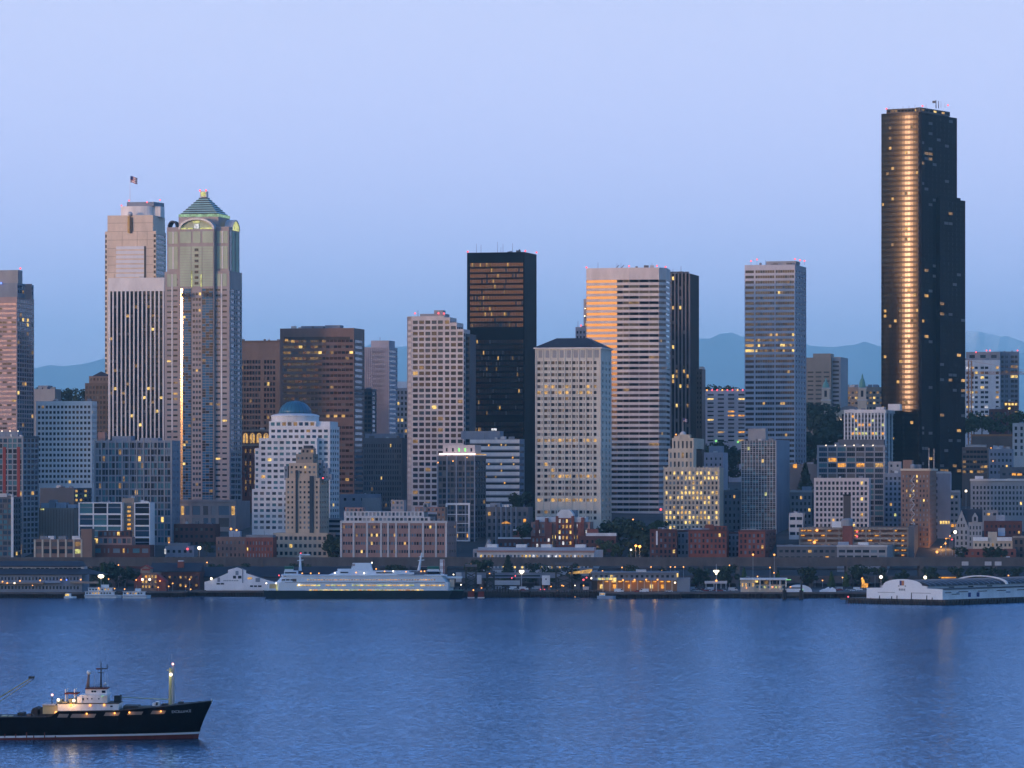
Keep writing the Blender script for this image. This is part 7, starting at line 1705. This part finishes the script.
MB().tube((hx_(209.6), 0, hz_(704)), (hx_(209.6), 0, hz_(700.4)), .28, .2, 6).build('jackstaff', 'white_paint', SH)
# crane over the after deck
mb = MB()
for off in (-.45, .45): mb.tube((hx_(-40), off, hz_(721)), (hx_(28.5), off, hz_(679)), .22, .18, 6)
for i in range(14): t_ = i / 14; mb.tube((hx_(-40 + 68.5 * t_), -.45, hz_(721 - 42 * t_)), (hx_(-40 + 68.5 * (t_ + .07)), .45, hz_(721 - 42 * (t_ + .07))), .1, .1, 4)
mb.tube((hx_(-38), 0, hz_(725)), (hx_(28), 0, hz_(682)), .12, .12, 5); mb.build('crane_boom', 'ship_yellow', SH); sb('crane_head', 'gear_dark', 25.5, 31.5, 677.6, 680, -.7, .7); sb('crane_hook', 'gear_dark', 28.6, 30.4, 680.6, 681.6, -.3, .3); sb('crane_house', 'ship_yellow', -48, -36, 706, 722, -2, 2)
# name on the bow
cu = bpy.data.curves.new('lettering', 'FONT'); cu.body = 'EXCELLENCE'; cu.size = 1.0; cu.extrude = .02; cu.align_x = 'LEFT'
cu.materials.append(MATS['pale_stone'])
o = link('lettering', cu, SH); z = hz_(713.6); u0 = (171 - STERN) / (stem_px(z) - STERN); u1 = (190 - STERN) / (stem_px(z) - STERN)
ya, yb_ = -hb(u0, z + .6) - .12, -hb(u1, z + .6) - .12
an = math.atan2(yb_ - ya, hx_(190) - hx_(171)); ln = math.hypot(hx_(190) - hx_(171), yb_ - ya)
o.location = (hx_(171), ya - .25, z); o.rotation_euler = (R(84), R(-2), an); cu.size = 1.15; cu.space_character = ln / 6.9
bpy.context.view_layer.update()
me = bpy.data.meshes.new_from_object(o.evaluated_get(bpy.context.evaluated_depsgraph_get()))
me.materials.clear(); me.materials.append(MATS['pale_stone'])
o2 = link('lettering', me, SH, o.location.copy()); o2.rotation_euler = o.rotation_euler.copy()
bpy.data.objects.remove(o); bpy.data.curves.remove(cu)

def nest(root, pairs):
    kids = list(root.children); st = lambda o: o.name.split('.')[0]
    for c_, p_ in pairs:
        ps = [o for o in kids if st(o) == p_ and o.location.length == 0]; cs = [o for o in kids if st(o) == c_]
        for i, o in enumerate(cs):
            if ps: o.parent = ps[min(i, len(ps) - 1)] if len(ps) == len(cs) else ps[0]
nest(SH, [('crane_head', 'crane_boom'), ('crane_hook', 'crane_boom'), ('radar_scanner', 'radar_mast'), ('windlass_drum', 'windlass'), ('bridge_roof', 'bridge'), ('lettering', 'hull'), ('gantry_beam', 'gantry_post'), ('deckhouse_roof', 'deckhouse'), ('aft_house_roof', 'aft_house'), ('rust_streak', 'hull'), ('radome', 'dome_mast')])
nest(fer, [('funnel_grille', 'funnel'), ('bridge_window', 'bridge'), ('wheelhouse_roof', 'wheelhouse'), ('radar_arm', 'mast'), ('house_window', 'upper_house')])
# ================================================================== trees
mat('leaves_dark', (0.035, 0.055, 0.03), 0.9, 0.2, var=0.5, scale=0.5); mat('leaves_mid', (0.055, 0.085, 0.035), 0.9, 0.2, var=0.45, scale=0.5); mat('leaves_fresh', (0.075, 0.12, 0.045), 0.9, 0.2, var=0.4, scale=0.5)
CR = {}
def crown_mesh(kind, v, m_):
    """unit-high crown of leaf clumps: round or conical, ragged, with gaps"""
    k = (kind, v, m_)
    if k in CR: return CR[k]
    r = random.Random(str(k)); mb = MB()
    lobes = []
    if kind == 'round':
        for i in range(11): a = r.uniform(0, 6.28); q = r.uniform(.04, .33); lobes.append((math.cos(a) * q, math.sin(a) * q, r.uniform(.34, .84), r.uniform(.08, .2)))
    n = 620
    for i in range(n):
        if kind == 'round':
            l_ = r.choice(lobes); d = Vector((r.gauss(0, 1), r.gauss(0, 1), r.gauss(0, 1))).normalized() * l_[3] * r.uniform(.55, 1.08)
            c = Vector(l_[:3]) + d; sz = r.uniform(.022, .05)
        else:
            h = r.random() ** 1.35; rad = .20 * (1 - h) * (.72 + .28 * abs(math.sin(h * 26))) + .012; a = r.uniform(0, 6.28); q = rad * r.uniform(.5, 1.1)
            c = Vector((math.cos(a) * q, math.sin(a) * q, .1 + h * .9)); d = Vector((math.cos(a), math.sin(a), -.35)); sz = r.uniform(.018, .042)
        u = d.orthogonal().normalized(); u.rotate(Matrix.Rotation(r.uniform(0, 6.28), 3, d.normalized())); w = (d.normalized() + Vector((r.uniform(-.6, .6), r.uniform(-.6, .6), r.uniform(-.6, .6)))).normalized().cross(u).normalized()
        mb.quad(tuple(c - u * sz - w * sz * .7), tuple(c + u * sz - w * sz * .6), tuple(c + u * sz * .8 + w * sz * .8), tuple(c - u * sz * .7 + w * sz * .6))
    CR[k] = mb.mesh('crown', [m_]); return CR[k]
TR = {}
def trunk_mesh(kind):
    if kind not in TR:
        mb = MB(); mb.tube((0, 0, 0), (0, 0, .55 if kind == 'round' else .9), .028, .012, 7)
        if kind == 'round':
            for i in range(5): a = i * 1.3; mb.tube((0, 0, .3 + i * .04), (math.cos(a) * .2, math.sin(a) * .2, .58 + i * .05), .014, .005, 5)
        TR[kind] = mb.mesh('trunk', ['trunk_bark'])
    return TR[kind]
tr = random.Random(77)
def tree(px, y0, y1, Y, kind, label, group, m_=None, wide=1.0):
    h = (y1 - y0) * Y / F; zb = zat(y1, Y)
    o = thing('conifer' if kind == 'cone' else 'broadleaf_tree', label, 'tree', ((px - 512) * Y / F, Y, zb), tr.uniform(0, 6), group)
    t = link('trunk', trunk_mesh(kind), o); t.scale = (h, h, h)
    c = link('crown', crown_mesh(kind, tr.randint(0, 3), m_ or tr.choice(['leaves_dark', 'leaves_dark', 'leaves_mid'])), o); c.scale = (h * wide, h * wide, h)
LW = 'dark leafy tree in the row under the viaduct along the waterfront road'
for px, y0, y1 in ((108, 556, 588), (116, 560, 588), (127, 566, 588), (135, 566, 588), (90, 566, 588), (477, 560, 588), (484, 558, 588), (492, 566, 588), (536, 562, 588), (546, 566, 588), (556, 562, 588), (575, 561, 588), (630, 564, 588), (664, 566, 588), (696, 566, 589), (704, 568, 589), (722, 566, 589), (731, 564, 589), (805, 566, 588), (812, 568, 588), (853, 566, 588), (860, 564, 588), (880, 566, 588), (900, 568, 588), (928, 566, 588), (936, 568, 588), (957, 566, 588), (972, 567, 588), (986, 566, 588), (1002, 568, 588), (1016, 566, 588)):
    tree(px, y0, y1, 3110, 'round', LW, 'dark trees in the row along the waterfront road', 'leaves_dark', 1.1)
for px, y0, lab in ((102.5, 564.5, 'bright green young conifer by the hipped end of the dark left shed'), (744, 568, 'bright green young conifer behind the white ticket building roof'), (778, 571, 'bright green young conifer above the right end of the ticket building'), (831.5, 571.5, 'bright green young conifer behind the small peaked marquee'), (846, 572, 'bright green young conifer left of the orange lit sign'), (926, 573, 'small bright green conifer behind the arched white shed front')):
    tree(px, y0, 588, 3095, 'cone', lab, 'bright young conifers on the waterfront', 'leaves_fresh', 1.5)
tree(508, 555.5, 586, 3100, 'cone', 'tall dark conifer in front of the blue-roofed market hall', None, 'leaves_dark', 1.7)
LP = 'dark tree in the small hillside park left of the red brick row'
for px, y0, y1 in ((600, 526, 548), (609, 520, 548), (619, 517, 549), (629, 519, 551), (640, 518, 552), (648, 524, 556), (605, 538, 560), (618, 540, 561), (632, 540, 562), (643, 541, 562), (654, 518, 545), (660, 520, 540)): tree(px, y0, y1, 3320 - (y1 - 545) * 4, 'round', LP, 'trees in the small hillside park', None, 1.25)
LH = 'dark round tree on the wooded slope below the tan hospital'
for px, y0, y1 in ((810, 401, 440), (819, 402, 445), (827, 412, 455), (836, 414, 460), (844, 416, 462), (815, 425, 468), (826, 430, 470), (838, 432, 470), (806, 430, 470), (811, 446, 478), (824, 448, 480)): tree(px, y0, y1, 4130 - (y1 - 440) * 6, 'round', LH, 'trees on the slope below the hospital', 'leaves_dark', 1.15)
LA = 'dark tree at the foot of the balcony apartment block'
for px, y0, y1 in ((712, 442, 470), (720, 440, 472), (729, 438, 470), (738, 441, 472), (716, 452, 482), (728, 455, 484)): tree(px, y0, y1, 3900 - (y1 - 470) * 8, 'round', LA, 'trees at the foot of the balcony apartments', 'leaves_dark', 1.2)
LR = 'green tree on the hillside around the red brick apartments at right'
for px, y0, y1 in ((974, 413, 437), (982, 410, 437), (991, 418, 437), (1002, 422, 437), (1010, 409, 437), (1018, 410, 438), (968, 416, 438)): tree(px, y0, y1, 3915, 'round', LR, 'trees on the hillside at right', 'leaves_mid', 1.3)
LL = 'distant dark tree on the skyline behind the white grid block'
for px, y0 in ((38, 386), (45, 384.5), (52, 385.5), (60, 384), (68, 387), (76, 389), (83, 388)): tree(px, y0, 412, 4300, 'round', LL, 'distant trees on the left skyline', 'leaves_dark', 1.0)
LB = 'distant dark treetop on the skyline behind the balcony apartments'
for px, y0 in ((708, 384), (716, 387), (727, 385), (735, 387), (741, 388)): tree(px, y0, 408, 4420, 'round', LB, 'distant trees behind the balcony apartments', 'leaves_dark', 1.3)
tree(805.3, 463, 492, 3560, 'cone', 'lone dark conifer before the blank grey podium wall', None, 'leaves_dark', 1.5)
LC = 'dark tree between the beige condo base and the pink brick warehouse'
for px, y0, y1 in ((332, 528, 560), (337, 534, 562), (334, 545, 566)): tree(px, y0, y1, 3235, 'round', LC, 'trees beside the beige condo base', 'leaves_dark', 1.0)
tree(207, 541, 556, 3212, 'round', 'dark tree behind the bright street lamp right of the blue grey shed', None, 'leaves_dark', 1.4)
LG = 'dark street tree in front of the cream building and gabled town hall'
for px, y0 in ((961, 546), (988, 546), (995, 547), (1003, 545)): tree(px, y0, 562, 3185, 'round', LG, 'street trees by the gabled town hall', 'leaves_dark', 1.3)
for px, y0, y1, Y in ((519, 490, 530, 3420), (526, 500, 535, 3400), (522, 520, 545, 3280)): tree(px, y0, y1, Y, 'round', 'dark tree in the gap left of the pale hip-roofed tower', 'trees left of the hip-roofed tower', 'leaves_dark', 1.0)
for px in (165, 180, 196, 214, 228, 240, 252, 268, 285, 300, 392, 398): tree(px, 562 + (px % 3), 584, 3126, 'round', 'small dark tree under the viaduct behind the pier sheds', 'small trees behind the pier sheds', 'leaves_dark', 1.2)

# ================================================================== street lamps and cars
def lamp(px, py, Y, m_, r_, label, group=None, power=0, col=OR, zg=None):
    zg = ground(Y) - .2 if zg is None else zg
    p = at(px, py, Y); h = max(2.0, p.z - zg); o = thing('street_lamp', label, 'street lamp', (p.x, Y, zg), 0, group)
    MB().tube((0, 0, 0), (0, 0, h - .2), .16, .1, 6).build('pole', 'steel', o); MB().ball((0, 0, h), r_).build('lamp_head', m_, o)
    if power: plight(px, py + 1, Y - 3, col, power, .8)
G1 = 'glowing street lamps along the waterfront road'; T1 = 'glowing street lamp on a tall pole along the waterfront road'
for px, py in ((602.5, 571), (622, 567.5), (626, 568.8), (651, 567), (661.5, 570), (670.5, 567), (675, 567), (683.5, 567), (729.5, 565.3), (770, 567.5), (774, 572.8), (757.5, 576.5), (815, 578), (822.5, 580.5), (842.5, 577.5), (875, 569), (940.5, 577.2), (1008.5, 575.5), (118.5, 565), (125, 569), (207, 562.5), (488, 567)): lamp(px, py, 3122, 'lamp_orange', .5, T1, G1)
lamp(753, 554.6, 3136, 'lamp_orange', .75, 'pair-bright orange street lamp before the red brick row', None); lamp(774.3, 554.8, 3136, 'lamp_orange', .75, 'bright orange street lamp left of the low dark warehouse', None)
lamp(199.3, 548, 3214, 'lamp_white', 1.3, 'very bright street lamp beside a red lamp above the viaduct at left', None, 60)
lamp(881, 577, 3090, 'lamp_white', 1.15, 'very bright globe lamp left of the arched white shed front', None, 30); lamp(925.2, 577.4, 3088, 'lamp_white', 1.15, 'very bright globe lamp over the roof of the arched white shed', None, 30)
lamp(955.2, 532, 3252, 'lamp_white', 1.2, 'very bright street lamp beside the stone gable', None, 80, WM)
lamp(635.8, 545.8, 3236, 'lamp_orange', .9, 'left of two bright orange lamps in the small park', None, 200); lamp(639.8, 546.4, 3236, 'lamp_orange', 1.0, 'right of two bright orange lamps in the small park', None, 200); lamp(631, 549.8, 3230, 'lamp_white', .7, 'bluish white lamp below the two orange park lamps', None)
lamp(966, 491, 3420, 'lamp_white', .9, 'cold white lamp in the dark gap right of the tallest tower', None); lamp(614.5, 521.5, 3420, 'lamp_orange', .8, 'warm lamp at the left top of the small park', None); lamp(633, 519.5, 3420, 'lamp_orange', .6, 'warm lamp under the gold banded tower above the park', None)
for px, py in ((631, 528.2), (637, 528.4), (641, 527.2), (643, 528.6), (622, 535.8), (626, 536)): lamp(px, py, 3372, 'lamp_orange', .5, 'small warm lamp on the street through the hillside park', 'small lamps on the park street')
for px, py, e in ((938.5, 551, 900), (941, 545, 600), (948, 540, 600)): plight(px, py, 3290, OR, e, 1.0)
G2 = 'orange lamps in the street canyon beside the brick hotel'
for px, py, r_ in ((937, 552, 1.0), (941, 547, .6), (945.5, 543.5, .7), (950, 536, .5), (946, 538.6, .5), (952.5, 549, .5)): lamp(px, py, 3262, 'lamp_orange', r_, 'orange street lamp in the street canyon right of the brick hotel', G2)
lamp(952, 539.5, 3262, 'lamp_red', .6, 'red traffic light in the street canyon right of the brick hotel', None)
o = th('sign', 'orange glowing figure-shaped sign between trees on the wharf', 'sign', 864.5, 3060, 3.6); MB().extrude([(-2.4, 1.6), (2.2, 1.6), (2.6, 4.4), (.4, 4.6), (-.4, 7.4), (-2.2, 7.6), (-1.8, 4.4)], 0, .6).build('panel', 'lit_orange', o); MB().box(-1.6, 1.6, .2, .5, 0, 1.6).build('post', 'dark_grey', o); MB().ball((-1.6, -.3, 8), .6).build('lamp', 'lamp_orange', o)
cmats = ['car_red', 'car_white', 'car_dark', 'car_silver']
def car_body(m_):
    mb = MB(); mb.extrude([(-2.2, .35), (2.2, .35), (2.25, .8), (1.3, .95), (.75, 1.45), (-1.2, 1.45), (-1.9, .95), (-2.25, .9)], -.85, .85); return mb.mesh('body', [m_])
CB = {m_: car_body(m_) for m_ in cmats}
WH = MB().tube((0, -.1, 0), (0, .1, 0), .34, .34, 10).mesh('wheel', ['gear_dark']); GL = MB().extrude([(1.2, .97), (.72, 1.4), (-1.12, 1.4), (-1.75, .97)], -.87, .87).mesh('window', ['glass_navy'])
rr = random.Random(9)
names = {'car_red': 'red', 'car_white': 'white', 'car_dark': 'dark', 'car_silver': 'silver'}
for i in range(30):
    px = rr.choice([rr.uniform(683, 738), rr.uniform(612, 680), rr.uniform(500, 540), rr.uniform(690, 736), rr.uniform(835, 866)]); Y = rr.uniform(3000, 3040); m_ = rr.choice(cmats)
    z = 3.8 if px > 606 else 4.4
    if px > 606 and px < 680: Y = rr.uniform(2976, 2992)
    o = thing('parked_car', '%s parked car on the wharf' % names[m_], 'car', ((px - 512) * Y / F, Y, z), rr.choice([0, math.pi]) + rr.uniform(-.1, .1), '%s cars parked on the wharf' % names[m_])
    link('body', CB[m_], o); link('window', GL, o)
    for x in (-1.35, 1.4):
        for y in (-.8, .8): link('wheel', WH, o, (x, y, .34))

VB = {m_: MB().extrude([(-3.2, .4), (3.0, .4), (3.1, 1.3), (2.3, 1.5), (1.9, 2.5), (-3.2, 2.5)], -1, 1).mesh('body', [m_]) for m_ in ('car_white', 'car_silver')}
VW = MB().extrude([(2.25, 1.52), (1.93, 2.3), (1.2, 2.3), (1.2, 1.52)], -1.02, 1.02).mesh('window', ['glass_navy'])
for i, px in enumerate((500, 512, 524, 536, 619, 644, 693, 709, 733, 838, 858)):
    Y = 3036 - (i % 3) * 9 if px < 606 or px > 680 else 2984; m_ = 'car_white' if i % 3 else 'car_silver'; nm = 'white' if i % 3 else 'silver'
    o = thing('delivery_van', '%s high-roofed delivery van parked on the wharf' % nm, 'van', ((px - 512) * Y / F, Y, 4.4 if px < 606 else 3.8), math.pi * (i % 2), '%s vans parked on the wharf' % nm)
    link('body', VB[m_], o); link('window', VW, o)
    for x in (-2, 2):
        for y in (-.95, .95): link('wheel', WH, o, (x, y, .36))
